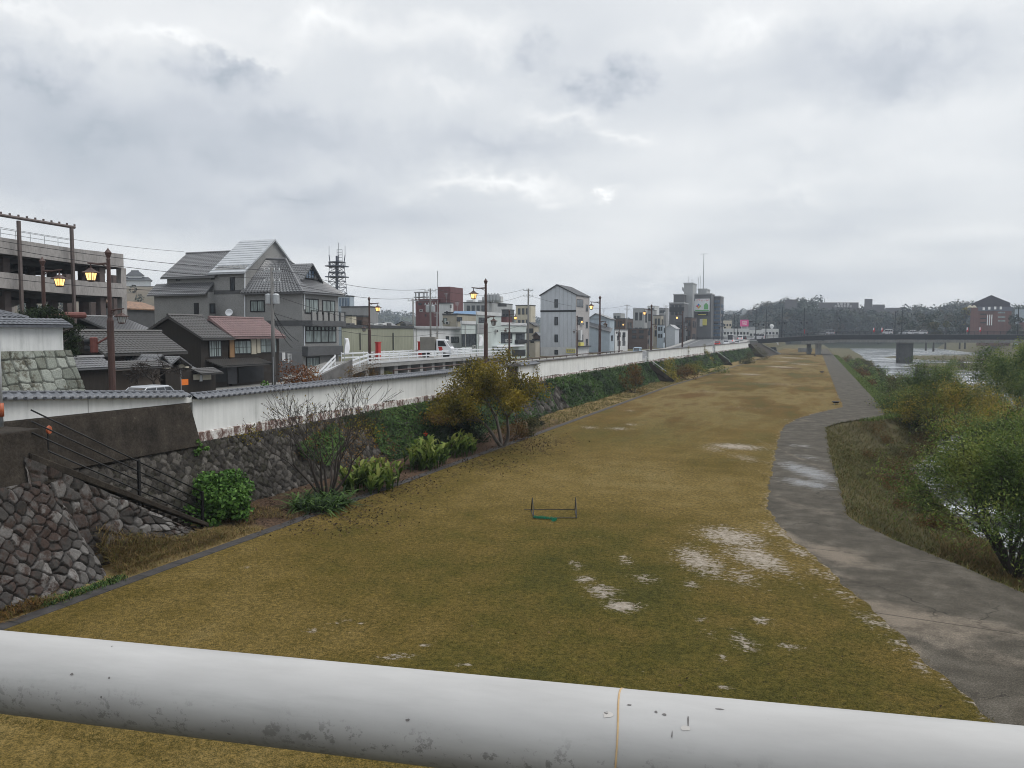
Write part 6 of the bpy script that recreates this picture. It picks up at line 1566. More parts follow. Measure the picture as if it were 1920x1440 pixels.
SMALL = [('white_shop', 'small white shop with a grey stepped roof, past the white gabled house', 'shop', 1152, 1153, 1177, 619, -50.5, WHITEW, ROOFG), ('brown_house', 'brown sided house with a long dark ridge behind the white shop', 'house', 1142, 1172, 1187, 598, -58, BROWNW, ROOFD),
    ('brown_shop', 'low dark brown sided shop along the street beyond the white shop', 'shop', 1178, 1214, 1217, 617, -51, BROWNW, ROOFD), ('pale_house', 'pale three storey house with shaded balconies beyond the brown shop', 'house', 1187, 1208, 1214, 579, -57, LGREY, LGREY),
    ('balcony_house', 'cluttered grey house with rooftop structures behind the fourth lamp', 'house', 1205, 1224, 1231, 582, -60, MGREY, GREYD), ('narrow_house', 'narrow beige grey house next to the distant utility pole', 'house', 1225, 1240, 1244, 592, -50.5, BEIGEW, GREYD),
    ('narrow_house', 'narrow blue grey house front just before the small white gable', 'house', 1232, 1244, 1247, 610, -49.5, PALEB, GREYD), ('dark_shop', 'dark low shop fronts right of the small white gable', 'shop', 1267, 1284, 1296, 606, -48, GREYD, FRAME), ('brown_shop', 'brown fronted narrow shop below the billboard', 'shop', 1285, 1297, 1306, 596, -46.5, BROWNW, FRAME)]
for nm, lab, cat, xl, xc, xr, yt, X_, mt, rm in SMALL:
    bq = block(nm, lab, cat, xl, xc, xr, yt, X_, mt, depth=10, roofm=rm)
    if xc - xl > 6: wgrid(bq, 's', 2, 2, .12, 3.0)
    wgrid(bq, 'f', 2, 2, .12, 1.0)
win(dict(o=bpy.data.objects['white_shop'], X0=-50.5, Y0=0, zb=ROAD), 'f', (1157, 630, 1160, 638), 1); win(dict(o=bpy.data.objects['white_shop'], X0=-50.5, Y0=0, zb=ROAD), 'f', (1167, 629, 1171, 639), 1)
gable_house('small_gable_house', 'small plain pale gabled house front beyond the fourth lamp', 1246.5, 1265.5, 1266, 615, 608.5, 1256, -49, M('pale_panel', (.44, .47, .50), .9, 1, .7), LGREY)
# office block cluster with the billboard
OFFG = M('office_grey', (.13, .132, .138), .75, .5, .7, .1, stretch=(1, 1, .3))
ofb = []
for nm, lab, xl, xc, xr, yt, X_, Y_, mt, n, m in [('office_block', 'grey block with a dark upper band, lowest of the office cluster', 1255, 1282, 1283, 569, 0, 330, OFFG, 3, 2), ('office_block', 'plain mid grey block in the middle of the office cluster', 1263, 1283, 1284, 553, 0, 352, OFFG, 0, 0),
        ('stair_tower', 'tall pale concrete stair tower, highest of the office cluster', 1282.5, 1299, 1300, 532, 0, 356, LGREY, 0, 0), ('office_block', 'dark grey block carrying the big billboard', 1293, 1334, 1337, 552, 0, 362, OFFG, 0, 0), ('plant_room', 'small pale box on the billboard block, with the tall mast', 1309, 1325, 1326, 543, 0, 368, LGREY, 0, 0),
        ('glass_office', 'dark glazed office block with horizontal bands at the end of the street', 1336, 1351, 1357, 556.5, 0, 372, OFFG, 0, 0)]:
    a, c = gy(xl, yt, Y_), gy(xc, yt, Y_); o = thing(nm, lab, 'office block', (c.x, Y_, ROAD)); zt_ = c.z
    d_ = 12 if nm != 'glass_office' else max(8, gx(xr, yt, c.x).y - Y_)
    MB().box(a.x, c.x, Y_, Y_ + d_, ROAD - .1, zt_).build('wall', mt, o); MB().box(a.x - .2, c.x + .2, Y_ - .2, Y_ + d_ + .2, zt_, zt_ + .5).build('parapet', LGREY, o)
    b_ = dict(o=o, X0=c.x, X1=a.x, Y0=Y_, Y1=Y_ + d_, zb=ROAD, zt=zt_); ofb.append(b_)
    if n: wgrid(b_, 's', n, m, .1, 12 if n > 1 else 6)
b_ = ofb[0]; patch(b_, 's', (1255, 576, 1283, 585), 'dark_band', FRAME, 0, .2)
b_ = ofb[5]
for k in range(11): patch(b_, 's', (1337.5, 563 + k*7, 1350, 567.5 + k*7), 'window_band', GLASSB, 0, .1)
for k in range(6): patch(b_, 'f', (1351.6, 570 + k*12, 1356.4, 577 + k*12), 'window_band', GLASSB, 0, .1)
b_ = ofb[3]; mb = MB()
for k in range(6):     # outside stair flights
    z0 = gy(1290, 640 - k*16, b_['Y0'] - 2).z; z1 = gy(1290, 640 - (k+1)*16, b_['Y0'] - 2).z; xx0, xx1 = gy(1279, 600, b_['Y0'] - 2).x, gy(1292, 600, b_['Y0'] - 2).x
    if k % 2: xx0, xx1 = xx1, xx0
    mb.hexa([(xx0, b_['Y0'] - 3, z0), (xx0, b_['Y0'] - 1, z0), (xx1, b_['Y0'] - 1, z1), (xx1, b_['Y0'] - 3, z1)], [(xx0, b_['Y0'] - 3, z0 + 1.5), (xx0, b_['Y0'] - 1, z0 + 1.5), (xx1, b_['Y0'] - 1, z1 + 1.5), (xx1, b_['Y0'] - 3, z1 + 1.5)])
mb.build('outside_stairs', LGREY, b_['o'])
# billboard
bx0, bx1, bz0, bz1 = rect_on(b_, 's', (1303, 560, 1330, 584), .7); bo = thing('billboard', 'large white billboard with red letters and a coloured diamond on the office block', 'billboard', ((bx0+bx1)/2, b_['Y0'] - .7, bz0))
yb_ = b_['Y0'] - .7; MB().box(bx0, bx1, yb_, yb_ + .6, bz0, bz1).build('panel', STEELW, bo); MB().box(gy(1300, 570, yb_ - .3).x, bx0 - .03, yb_ + .05, yb_ + .55, bz0 + .2, bz1 - 1).build('side_panel', STEELW, bo)
Wb, Hb = bx1 - bx0, bz1 - bz0; REDP = M('red_letter', (.55, .03, .05), .9, 5, .5); GRNP = M('green_print', (.16, .42, .17), .9, 5, .5); cxx, czz = bx0 + Wb*.26, bz0 + Hb*.42
lettering(bo, 'リフォーム!', Hb*.20, (bx0 + Wb*.50, yb_ - .04, bz1 - Hb*.13), TOY, REDP, extrude=.03)
for (dx_, dz_, c_) in [(0, .5, (.08, .25, .62)), (.5, 0, (.35, .50, .08)), (0, -.5, (.75, .42, .06)), (-.5, 0, (.62, .10, .16))]:
    s_ = Hb*.21; x_, z_ = cxx + dx_*s_*1.02, czz + dz_*s_*1.02
    MB().hexa([(x_ - s_*.47, yb_ - .06, z_), (x_, yb_ - .06, z_ - s_*.47), (x_ + s_*.47, yb_ - .06, z_), (x_, yb_ - .06, z_ + s_*.47)], [(x_ - s_*.47, yb_ - .01, z_), (x_, yb_ - .01, z_ - s_*.47), (x_ + s_*.47, yb_ - .01, z_), (x_, yb_ - .01, z_ + s_*.47)]).build('diamond_tile', M('print_colour', c_, .9, 4, .5), bo)
mb = MB(); mb.box(bx0 + .2, bx1 - .2, yb_ - .05, yb_ - .01, bz0 + .15, bz0 + Hb*.12); mb.prism_y([(bx0 + Wb*.62, bz0 + Hb*.16), (bx0 + Wb*.92, bz0 + Hb*.16), (bx0 + Wb*.92, bz0 + Hb*.5), (bx0 + Wb*.77, bz0 + Hb*.68), (bx0 + Wb*.62, bz0 + Hb*.5)], yb_ - .05, yb_ - .01); mb.build('green_print', GRNP, bo)
s2 = thing('signboard', 'black and yellow shop sign hanging below the white billboard', 'sign', (bx0 + 3, yb_, bz0 - 3)); r_ = rect_on(b_, 's', (1308, 585, 1328, 591.5), .7); MB().box(r_[0], r_[1], yb_, yb_ + .5, r_[2], r_[3]).build('panel', FRAME, s2)
MB().box(r_[0] + .2, r_[1] - 1.0, yb_ - .06, yb_ - .005, r_[2] + .2, r_[2] + (r_[3]-r_[2])*.35).build('yellow_strip', YEL, s2)
s3 = thing('signboard', 'white and amber shop sign low on the office block', 'sign', (bx0 + 3, yb_, bz0 - 8)); r_ = rect_on(b_, 's', (1312, 598, 1317, 612), .7); MB().box(r_[0], r_[1], yb_, yb_ + .5, r_[2], r_[3]).build('white_panel', WHITEW, s3); r_ = rect_on(b_, 's', (1317, 598, 1325, 610), .7); MB().box(r_[0] + .02, r_[1], yb_, yb_ + .5, r_[2], r_[3]).build('amber_panel', YEL, s3)
r_ = rect_on(b_, 's', (1296, 586, 1300, 597), 1.2); s4 = thing('signboard', 'narrow vertical red and white sign beside the office block stairs', 'sign', (r_[0], yb_, r_[2])); MB().box(r_[0], r_[1], yb_ - .8, yb_ - .3, r_[2], r_[3]).build('panel', REDP, s4); MB().box(r_[0] + .2, r_[1] - .2, yb_ - .86, yb_ - .81, r_[2] + .4, (r_[2]+r_[3])/2).build('white_field', WHITEW, s4)
q = gy(1318.7, 475, 372); ma = thing('radio_mast', 'very tall thin radio mast with a crossbar on the office cluster', 'mast', (q.x, 374, ofb[4]['zt'])); MB().tube([(q.x, 374, ofb[4]['zt']), (q.x, 374, q.z)], [.28, .12], 6).build('pole', GALV, ma); MB().tube([(q.x - 1.6, 374, q.z - .1), (q.x + 1.6, 374, q.z - .1)], .1, 4).build('crossbar', GALV, ma)
for px, yt, zb_ in ((1291.5, 518, ofb[2]['zt']), (1309.5, 520, ofb[3]['zt']), (1313.3, 517, ofb[4]['zt']), (1297.5, 524, ofb[2]['zt'])):
    q = gy(px, yt, 368); o = MB().tube([(q.x, 368, zb_), (q.x, 368, q.z)], .08, 4).build('roof_antenna', GALV, None); tag(o, {1291.5: 'thin whip antenna on the left of the concrete stair tower', 1309.5: 'left of two thin whip antennas beside the tall radio mast', 1313.3: 'thin whip antenna closest to the tall radio mast', 1297.5: 'short stubby antenna on the right of the stair tower'}[px], 'antenna')
# lattice telecom tower
LAT = M('tower_steel', (.085, .095, .12), .8, 2, .6)
D_ = 235; bt = gd(633, 600, D_); lt = thing('lattice_tower', 'lattice telecom tower with two platforms and tall antennas behind the grey house', 'tower', (bt.x, bt.y, ROAD))
def lz(y): return gd(633, y, D_).z
hw = lambda z: 1.55 + .55*max(0, (lz(500) - z) / (lz(500) - lz(556)))
mb = MB(); zs = [lz(y) for y in (562, 550, 539, 528, 519, 510, 502, 491)]
for sx_ in (-1, 1):
    for sy_ in (-1, 1):
        mb.tube([(bt.x + sx_*hw(z), bt.y + sy_*hw(z), z) for z in [ROAD] + zs], .10, 4)
for z0, z1 in zip(zs[:-1], zs[1:]):
    for a in range(4):
        c_ = [(-1,-1), (1,-1), (1,1), (-1,1)]; p0, p1 = c_[a], c_[(a+1) % 4]
        mb.tube([(bt.x + p0[0]*hw(z0), bt.y + p0[1]*hw(z0), z0), (bt.x + p1[0]*hw(z1), bt.y + p1[1]*hw(z1), z1)], .055, 4); mb.tube([(bt.x + p1[0]*hw(z0), bt.y + p1[1]*hw(z0), z0), (bt.x + p0[0]*hw(z1), bt.y + p0[1]*hw(z1), z1)], .055, 4)
        mb.tube([(bt.x + p0[0]*hw(z1), bt.y + p0[1]*hw(z1), z1), (bt.x + p1[0]*hw(z1), bt.y + p1[1]*hw(z1), z1)], .06, 4)
mb.build('lattice', LAT, lt); MB().tube([(bt.x, bt.y, ROAD), (bt.x, bt.y, lz(480))], .32, 6).build('core_ladder', LAT, lt)
for y in (499, 519):
    z = lz(y); mb = MB(); mb.box(bt.x - 2.5, bt.x + 2.5, bt.y - 2.5, bt.y + 2.5, z - .2, z + .1)
    for k in range(8): 
        w = k*math.pi/4; mb.tube([(bt.x + 2.5*math.cos(w), bt.y + 2.5*math.sin(w), z), (bt.x + 2.5*math.cos(w), bt.y + 2.5*math.sin(w), z + 1.2)], .07, 4)
    mb.lathe((bt.x, bt.y, z + 1.1), [(2.4, 0), (2.55, 0), (2.55, .12), (2.4, .12)], 12); mb.build('platform', LAT, lt)
for px, yt, lean in ((617, 461, 1), (635, 455, 0), (647, 461, -1)):
    a, c = gd(px + lean*2.5, 498, D_), gd(px, yt, D_); m_ = gd(px, 478, D_); MB().tube([a, m_], .14, 5).add([], []).tube([m_, c], .07, 5).build('antenna', LAT, lt)
zt0, zt1 = lz(498), lz(468); mb = MB(); xq = gd(637, 480, D_)
for s_ in (-.9, .9): mb.tube([(xq.x + s_, xq.y, zt0), (xq.x + s_, xq.y, zt1)], .12, 4)
for k in range(7): z = zt0 + (zt1-zt0)*k/6; mb.box(xq.x - .9, xq.x + .9, xq.y - .1, xq.y + .1, z - .1, z + .1)
mb.build('top_frame', STEELW, lt)
# no parking sign
p = gx(951, 664, -30); npk = thing('parking_sign', 'round blue no-parking sign with a red ring behind the white wall', 'traffic sign', (p.x, p.y, ROAD))
p = gx(951.5, 664, -30)
for nm, r_, mt, dy in (('red_ring', .36, TAILR, 0), ('blue_disc', .28, M('sign_blue', (.05, .09, .32), .85, 4, .4), -.02)):
    o = MB().lathe((0, 0, 0), [(r_ - .02, 0), (r_, .015), (r_ - .02, .03)], 20).build(nm, mt, npk); o.rotation_euler = (R(90), 0, R(15)); o.location = (0, dy, p.z - ROAD)
o = MB().box(-.3, .3, -.035, .035, 0, .01).build('slash', TAILR, npk); o.rotation_euler = (R(90), R(45), R(15)); o.location = (.0, -.06, p.z - ROAD)
MB().tube([(p.x, p.y + .06, ROAD), (p.x, p.y + .06, p.z + .5)], .035, 6).build('post', GALV, npk)
# service clutter on the plain walls: condensers, vents, gutters, roof aerials
rc = random.Random(31)
ACM = M('condenser_case', (.50, .50, .48), .8, 5, .6)
def clutter(b, face, n):
    a0, a1 = (b['X1'], b['X0']) if face == 's' else (b['Y0'], b['Y1'])
    for k in range(n):
        h = a0 + (a1 - a0)*rc.uniform(.12, .85); z = b['zb'] + (b['zt'] - b['zb'])*rc.choice([.35, .5, .62, .78])
        c = slab_on(b, face, h, h + .8, z, z + .6, .02, .38).build('condenser', ACM, b['o'])
        m = MB(); slab_on(b, face, h + .15, h + .65, z + .1, z + .5, .38, .40, m); m.build('fan_grille', FRAME, c)
    h = a0 + (a1 - a0)*rc.choice([.04, .95]); slab_on(b, face, h, h + .09, b['zb'], b['zt'], .01, .10).build('drainpipe', ACM, b['o'])
    slab_on(b, face, a0, a1, b['zt'] - .12, b['zt'] - .02, .01, .13).build('gutter', MGREY, b['o'])
def aerial(b):
    x, y = b['X1'] + (b['X0'] - b['X1'])*rc.uniform(.3, .7), b['Y0'] + (b['Y1'] - b['Y0'])*rc.uniform(.2, .6); z = b['zt'] + .2; m = MB(); m.tube([(x, y, z), (x, y, z + 2.4)], .035, 4)
    for k in range(4): m.tube([(x - .5 + .06*k, y, z + 2.3 - .22*k), (x + .5 - .06*k, y, z + 2.3 - .22*k)], .022, 4)
    m.build('aerial', GALV, b['o'])
for b_, f_, n in [(ms_, 'f', 3), (w2, 'f', 2), (bh, 's', 1), (md, 's', 2), (wb_, 's', 1), (fq, 'f', 2), (wh, 's', 1), (twr, 'f', 1)]:
    clutter(b_, f_, n); 
for b_ in (ms_, bh, md, wb_, wh, w2): aerial(b_)
# ------------------------------------------------------------------ the far road bridge
YBR = 325.0
def zdk(x): return float(np.interp(x, [-48, -34, -21, -5.5, 8, 60, 120], [5.6, 5.65, 5.95, 7.1, 7.75, 7.8, 7.8]))
GIRD = M('bridge_girder', (.026, .028, .033), .7, 1, .6, .1); BRC = M('bridge_concrete', (.20, .20, .19), .65, .5, .85, .2, stretch=(1, 1, .3), fine=5)
br = thing('road_bridge', 'long dark girder road bridge crossing the river in the distance', 'bridge', (10, YBR, 0))
xs_ = list(np.linspace(-46, 8, 14)) + [20, 40, 60, 80, 110]
mb, m2, m3, m4 = MB(), MB(), MB(), MB()
for a, c in zip(xs_[:-1], xs_[1:]):
    za, zc = zdk(a), zdk(c)
    mb.hexa([(a, YBR, za - .25), (c, YBR, zc - .25), (c, YBR + 12, zc - .25), (a, YBR + 12, za - .25)], [(a, YBR, za), (c, YBR, zc), (c, YBR + 12, zc), (a, YBR + 12, za)])
    if c > -20:
        for y in (YBR + .15, YBR + 5.5, YBR + 10.9): m2.hexa([(a, y, za - 1.85), (c, y, zc - 1.85), (c, y + .35, zc - 1.85), (a, y + .35, za - 1.85)], [(a, y, za - .24), (c, y, zc - .24), (c, y + .35, zc - .24), (a, y + .35, za - .24)])
    for dz_ in (.45, .8, 1.12):
        m3.tube([(a, YBR + .2, za + dz_), (c, YBR + .2, zc + dz_)], .05, 4); m3.tube([(a, YBR + 11.8, za + dz_), (c, YBR + 11.8, zc + dz_)], .05, 4)
    for k in range(int((c - a) / 1.9)):
        x = a + (c-a)*k/max(1, int((c-a)/1.9)); m3.box(x - .06, x + .06, YBR + .14, YBR + .26, zdk(x), zdk(x) + 1.15)
    if a >= -8: m4.box(a, c, YBR - .95, YBR - .25, zdk(a) - 2.95, zdk(a) - 1.95)
mb.build('deck', TARM, br); m2.build('girder', GIRD, br); m3.build('railing', GIRD, br); m4.build('pipe_girder', BRC, br)
for (x0, x1, y0, y1, cap) in [(29.6, 34.4, YBR + .6, YBR + 11, 1), (76, 80.5, YBR + .6, YBR + 11, 1), (.6, 2.8, YBR + .8, YBR + 11, 1), (-2.6, -.9, YBR + 5, YBR + 11, 0)]:
    zt_ = zdk((x0+x1)/2) - 1.86; zb_ = -3.8 if x0 > 8 else -.1
    o = MB().box(x0, x1, y0, y1, zb_, zt_ - (1.45 if cap and x0 > 8 else 0)).build('bridge_pier', BRC if x0 < 8 else M('wet_pier', (.075, .075, .072), .5, .5, .8, .2), br)
    if cap and x0 > 8: MB().box(x0 - .15, x1 + .15, y0 - .5, y1 + .4, zt_ - 1.45, zt_).build('pier_cap', BRC, o)
mb = MB(); mb.hexa([(-21.5, YBR - 1, -.1), (-12, YBR - 1, -.1), (-12, YBR + 13, -.1), (-21.5, YBR + 13, -.1)], [(-21.5, YBR - 1, 4.2), (-20, YBR - 1, 4.2), (-20, YBR + 13, 4.2), (-21.5, YBR + 13, 4.2)]); mb.box(-46, -20.5, YBR - .5, YBR + 12.5, ROAD - .2, 5.3)
mb.build('abutment', BRC, br)
o = MB().hexa([(-20, 284, -.1), (-15.8, 284, -.1), (-12.2, 326, -.1), (-22, 326, -.1)], [(-21.2, 283.5, 4.6), (-20.4, 283.5, 4.6), (-19.6, 326, 4.4), (-22, 326, 4.4)]).build('bank_wing', WCONC, None); tag(o, 'sloping dark stone wing between the end of the white wall and the far bridge', 'retaining wall')
p0, p1 = gz(1496, 661), gz(1523, 661); o = MB().box(p0.x, p1.x, p0.y + 4, p0.y + 8, -.1, 1.9).build('pump_box', BRC, None, bevel=.05); tag(o, 'plain grey concrete box on the lawn under the far bridge', 'concrete box')
p0 = gz(1438, 660); bw = thing('work_barrier', 'low white and orange work barrier below the far bridge', 'barrier', (p0.x, p0.y, 0))
for k in range(4): MB().box(p0.x - 2.2 + k*1.1, p0.x - 1.15 + k*1.1, p0.y - .1, p0.y + .1, .05, 1.2).build('panel', WHITEP if k % 2 == 0 else ORANGE, bw)
p0 = gz(1450, 660); o = MB().hexa([(p0.x - 1.6, p0.y, 0), (p0.x + 1.6, p0.y, 0), (p0.x + 1.6, p0.y + 3, 0), (p0.x - 1.6, p0.y + 3, 0)], [(p0.x - 1.2, p0.y + .3, 2.1), (p0.x + 1.0, p0.y + .3, 2.1), (p0.x + 1.0, p0.y + 2.6, 2.1), (p0.x - 1.2, p0.y + 2.6, 2.1)]).build('covered_stack', M('dark_tarpaulin', (.02, .024, .028), .7, 2, .7, .3), None); tag(o, 'dark tarpaulin covered stack beside the white and orange barrier', 'stack')
# slim lamp poles on and before the bridge
bp = None
for px, yt, Y_, lab in [(1418, 577, YBR - 3, 'dark lamp pole at the left end of the far bridge, carrying a traffic light'), (1437, 580, YBR + .6, 'second dark lamp pole from the left end of the far bridge'), (1467, 576, YBR + .6, 'dark lamp pole on the far bridge with fittings on both sides, against the hill'), (1508.5, 577, YBR + .6, 'dark lamp pole on the far bridge beside a small red banner'),
        (1679, 584, YBR + 11, 'left of two close lamp poles above the wide bridge pier'), (1692, 582, YBR + .6, 'right of two close lamp poles above the wide bridge pier'), (1910, 576, YBR + .6, 'lamp pole at the right end of the far bridge in front of the brick building'), (1377, 589, YBR + 30, 'left of two close dark poles at the street crossing'), (1384, 589, YBR + 20, 'right of two close dark poles at the street crossing'), (1354.5, 588, YBR - 20, 'tall dark pole in front of the glazed office block')]:
    q = gy(px, yt, Y_); zb_ = zdk(q.x) if px < 1370 or px > 1390 else 5.6
    if bp is None:
        bp = thing('bridge_lamp', lab, 'lamp pole', (0, 0, 0), 'slim dark lamp poles near the far bridge')
        MB().tube([(0,0,0), (0,0,10.4)], [.20, .12], 7).build('pole', GIRD, bp)
        mb = MB(); mb.tube([(-1.1, 0, 5.2), (1.1, 0, 5.2)], .07, 5); mb.build('arm', GIRD, bp)
        for s_ in (-1, 1): MB().lathe((s_*1.0, 0, 4.5), [(.08, 0), (.26, .1), (.34, .55), (.40, .62), (.1, .8)], 8).build('lantern', GIRD, bp)
        bp.location = (q.x, q.y, zb_); bp.scale = (1, 1, (q.z - zb_)/10.4)
    else: copy_tree(bp, (q.x, q.y, zb_), 0, (1, 1, (q.z - zb_)/10.4), lab)
REDL = emis('red_signal_lens', (1, .06, .04), 3.0)
for px, py, Y_, apx, lab in [(1408, 603, YBR - 4, 1418, 'dark traffic light showing red at the left end of the far bridge'), (1343, 606, YBR - 21, 1354.5, 'dark traffic light showing red in front of the glazed office block')]:
    q = gy(px, py, Y_); o = signal('traffic_signal', lab, q, (0, -1, 0), 3, False, 1.25, FRAME, gy(apx, py, Y_)); o['category'] = 'traffic light'
    MB().tube([(q.x + .45, q.y - .30, q.z), (q.x + .45, q.y - .50, q.z)], .17, 10).build('red_lens', REDL, o)
for px, lab in [(1508, 'red and white banner by the lamp pole, leftmost on the far bridge'), (1638.5, 'left of two thin red and white banners near the bridge middle'), (1654, 'right of two thin red and white banners near the bridge middle'), (1814, 'pale thin banner in front of the brick building corner'), (1838, 'red and white banner in front of the brick building')]:
    q = gy(px, 622, YBR + 11.6); o = thing('banner', lab, 'banner', (q.x, q.y, zdk(q.x)), 'banners along the far bridge')
    MB().box(q.x - .28, q.x + .28, q.y - .03, q.y + .03, zdk(q.x) + .9, zdk(q.x) + 2.6).build('cloth', REDP, o); MB().box(q.x - .29, q.x + .05, q.y - .04, q.y + .04, zdk(q.x) + 1.7, zdk(q.x) + 2.62).build('white_field', FLAG, o); MB().tube([(q.x - .32, q.y, zdk(q.x)), (q.x - .32, q.y, zdk(q.x) + 2.7)], .03, 5).build('staff', GALV, o)
for px, Y_, col_, kind, hh, L_, lab in [(1541, 331, 'grey', 'sedan', 1.5, 4.4, 'dark grey car near the left part of the far bridge'), (1553, 333, 'silver', 'van', 1.95, 4.6, 'silver van just right of the dark car on the far bridge'), (1664, 331, 'white', 'van', 1.9, 3.6, 'white van left of the bridge pier on the far bridge'), (1697, 333, 'silver', 'sedan', 1.45, 4.5, 'silver car leading the pair right of the lamp poles on the bridge'), (1708, 331, 'white', 'hatch', 1.6, 4.2, 'white car in the middle above the wide bridge pier'), (1727, 331, 'white', 'hatch', 1.7, 4.2, 'white car farthest right on the far bridge'), (1423, 333, 'white', 'van', 2.0, 4.4, 'white van turning at the left end of the far bridge')]:
    q = gy(px, 624, Y_); car('moving_car', lab, 'car', (q.x - L_/2, Y_, zdk(q.x)), 0, col_, L_, 1.7, hh, kind, 'cars crossing the far bridge')

# ------------------------------------------------------------------ hills, woods and what stands on them
HILLG = M('hillside_earth', (.045, .055, .028), .6, .04, .95); HILLB = M('castle_slope', (.13, .105, .075), .6, .05, .95, c2=(.075, .07, .045))
WOODM = leafmat('hill_woods', [(.020, .030, .027), (.030, .044, .036), (.044, .058, .042), (.060, .062, .044), (.080, .062, .044)], .08)
def hill(name, prof, D0, D1, D2, mat, n=60, base=-2.0, lab=None):
    xs_ = np.linspace(prof[0][0], prof[-1][0], n); ys_ = np.interp(xs_, [p_[0] for p_ in prof], [p_[1] for p_ in prof])
    G = []
    for k in range(13):
        f_ = k / 8.0; D = D0 + (D1 - D0)*f_ if f_ <= 1 else D1 + (D2 - D1)*(f_ - 1)/.5
        row = []
        for x, y in zip(xs_, ys_):
            top = gd(x, y, D1).z; s_ = f_*f_*(3-2*f_) if f_ <= 1 else max(0, 1 - ((f_-1)/.5)**2)
            e_ = min(1, 6*(x - xs_[0])/(xs_[-1]-xs_[0]) + .05, 6*(xs_[-1]-x)/(xs_[-1]-xs_[0]) + .05)
            z_ = base + (top - base)*s_ + 2.0*(fbm(x*.02 + k*.7, D*.02, 3, 3) - .5)*s_
            q = gd(x, y, D); row.append((q.x, q.y, z_))
        G.append(row)
    o = MB().grid(G).build(name, mat, None, True); tag(o, kind='structure'); return np.array(G)
H1 = hill('hill', [(1330, 606), (1402, 604), (1414, 592), (1440, 586), (1470, 581), (1500, 577), (1530, 578), (1600, 583), (1640, 585), (1690, 590), (1705, 594), (1760, 594), (1800, 584), (1830, 586), (1900, 592), (2050, 596)], 575, 700, 900, HILLG, 60, -4.5)
H2 = hill('hill', [(430, 600), (560, 590), (640, 592), (700, 590), (760, 592), (900, 600), (1080, 606), (1200, 606), (1300, 600), (1345, 590), (1380, 588), (1420, 592), (1480, 600)], 880, 1180, 1400, HILLG)
H3 = hill('hill', [(-400, 560), (60, 548), (180, 540), (205, 537), (300, 536), (330, 545), (420, 575), (520, 610)], 230, 400, 560, HILLB)
def hill_clear(p_):     # crowns keep below the eaves of the hilltop school
    d = Vector(p_) + UP*6.5 - CAM; dep = d.dot(FW); px_ = 960 + FOC * d.dot(RT) / dep; top = HORIZON - FOC * d.z / dep
    return (1531 < px_ < 1614 and top < 577.5) or (1614 <= px_ < 1640 and top < 576) or (1640 <= px_ < 1694 and top < 580.5) or (1467 < px_ < 1499 and dep < 660 and top < 580)
def woods(name, label, G, n, rad, leaf, per, seed, rows=(1, 9), skip=None, mat=None, extra=None):
    rg = np.random.default_rng(seed); C, Rr = [], []
    nr, nc = G.shape[0], G.shape[1]
    while len(C) < n:
        a = rg.uniform(rows[0], min(rows[1], nr - 1.01)); c = rg.uniform(0, nc - 1.01); i, j = int(a), int(c); fa, fc = a - i, c - j
        p_ = (G[i, j]*(1-fa) + G[i+1, j]*fa)*(1-fc) + (G[i, j+1]*(1-fa) + G[i+1, j+1]*fa)*fc
        if skip and skip(p_): continue
        r_ = rad*rg.uniform(.6, 1.25); C.append(p_ + np.array([0, 0, r_*.75])); Rr.append(r_)
    if extra: C += extra[0]; Rr += extra[1]; n = len(C)
    P, d, idx = clump_pts(C, Rr, n*per, rg, .95, .55)
    tint = np.clip(rg.uniform(0, 1, n)[idx]**1.3*.85 + rg.normal(size=len(P))*.05, 0, 1)
    o = leafcloud(name, P, leaf, mat or WOODM, None, tint, d, .9, spread=.45, rng=rg); tag(o, label, 'woods', kind='stuff'); return o
_r = np.random.default_rng(66); EC, ER = [], []
for k in range(190):        # trees on the slope straight before the school, up to its window sills
    px_ = _r.uniform(1455, 1705); r_ = _r.uniform(3.2, 5.6); yt_ = 576.5 + 26*_r.uniform(0, 1)**1.6 + (5 if px_ > 1640 else 0) + (-3 if 1495 < px_ < 1530 else 0)
    c_ = gd(px_, yt_, _r.uniform(596, 634)); EC.append(np.array(c_) - np.array([0, 0, r_*.95])); ER.append(r_)
woods('hill_woods', 'wooded hill of mixed dark green and rusty trees beyond the far bridge', H1, 900, 5.4, 1.8, 60, 1, (2, 8.2), lambda p_: hill_clear(p_), None, (EC, ER))
woods('hill_woods', 'hazy blue wooded ridge far behind the town', H2, 620, 4.6, 2.3, 34, 2, (3, 9.2))
woods('hill_woods', 'scattered trees on the brown slope below the white castle keep', H3, 70, 3.2, 1.2, 60, 3, (3, 8.6), lambda p_: abs(p_[2] - 30) < 1)
def hillblock(name, label, px0, px1, yt, yb_, D, mat, cat='building', depth=12, group=None):
    a, c = gd(px0, yt, D), gd(px1, yt, D); z0 = gd(px0, yb_, D).z; d = Vector((-math.sin(TH), math.cos(TH), 0)); d = (FW).copy(); dd = Vector((c.x - a.x, c.y - a.y, 0)).normalized(); n_ = Vector(((a.x + c.x)/2, (a.y + c.y)/2, 0)).normalized()
    o = thing(name, label, cat, (a.x, a.y, z0), group); e = n_*depth
    MB().hexa([Vector((a.x, a.y, z0 - 6)), Vector((c.x, c.y, z0 - 6)), Vector((c.x, c.y, z0 - 6)) + e, Vector((a.x, a.y, z0 - 6)) + e], [Vector((a.x, a.y, a.z)), Vector((c.x, c.y, a.z)), Vector((c.x, c.y, a.z)) + e, Vector((a.x, a.y, a.z)) + e]).build('wall', mat, o)
    return o, a, c, dd, n_
SCH = M('school_wall', (.13, .125, .13), .85, .3, .9)
sc_, a, c, dd, nn = hillblock('school_building', 'long dark school building with white characters on the wooded hilltop', 1535, 1610, 567, 579, 640, SCH)
mid = (a + c)/2; ang = math.atan2(dd.y, dd.x)
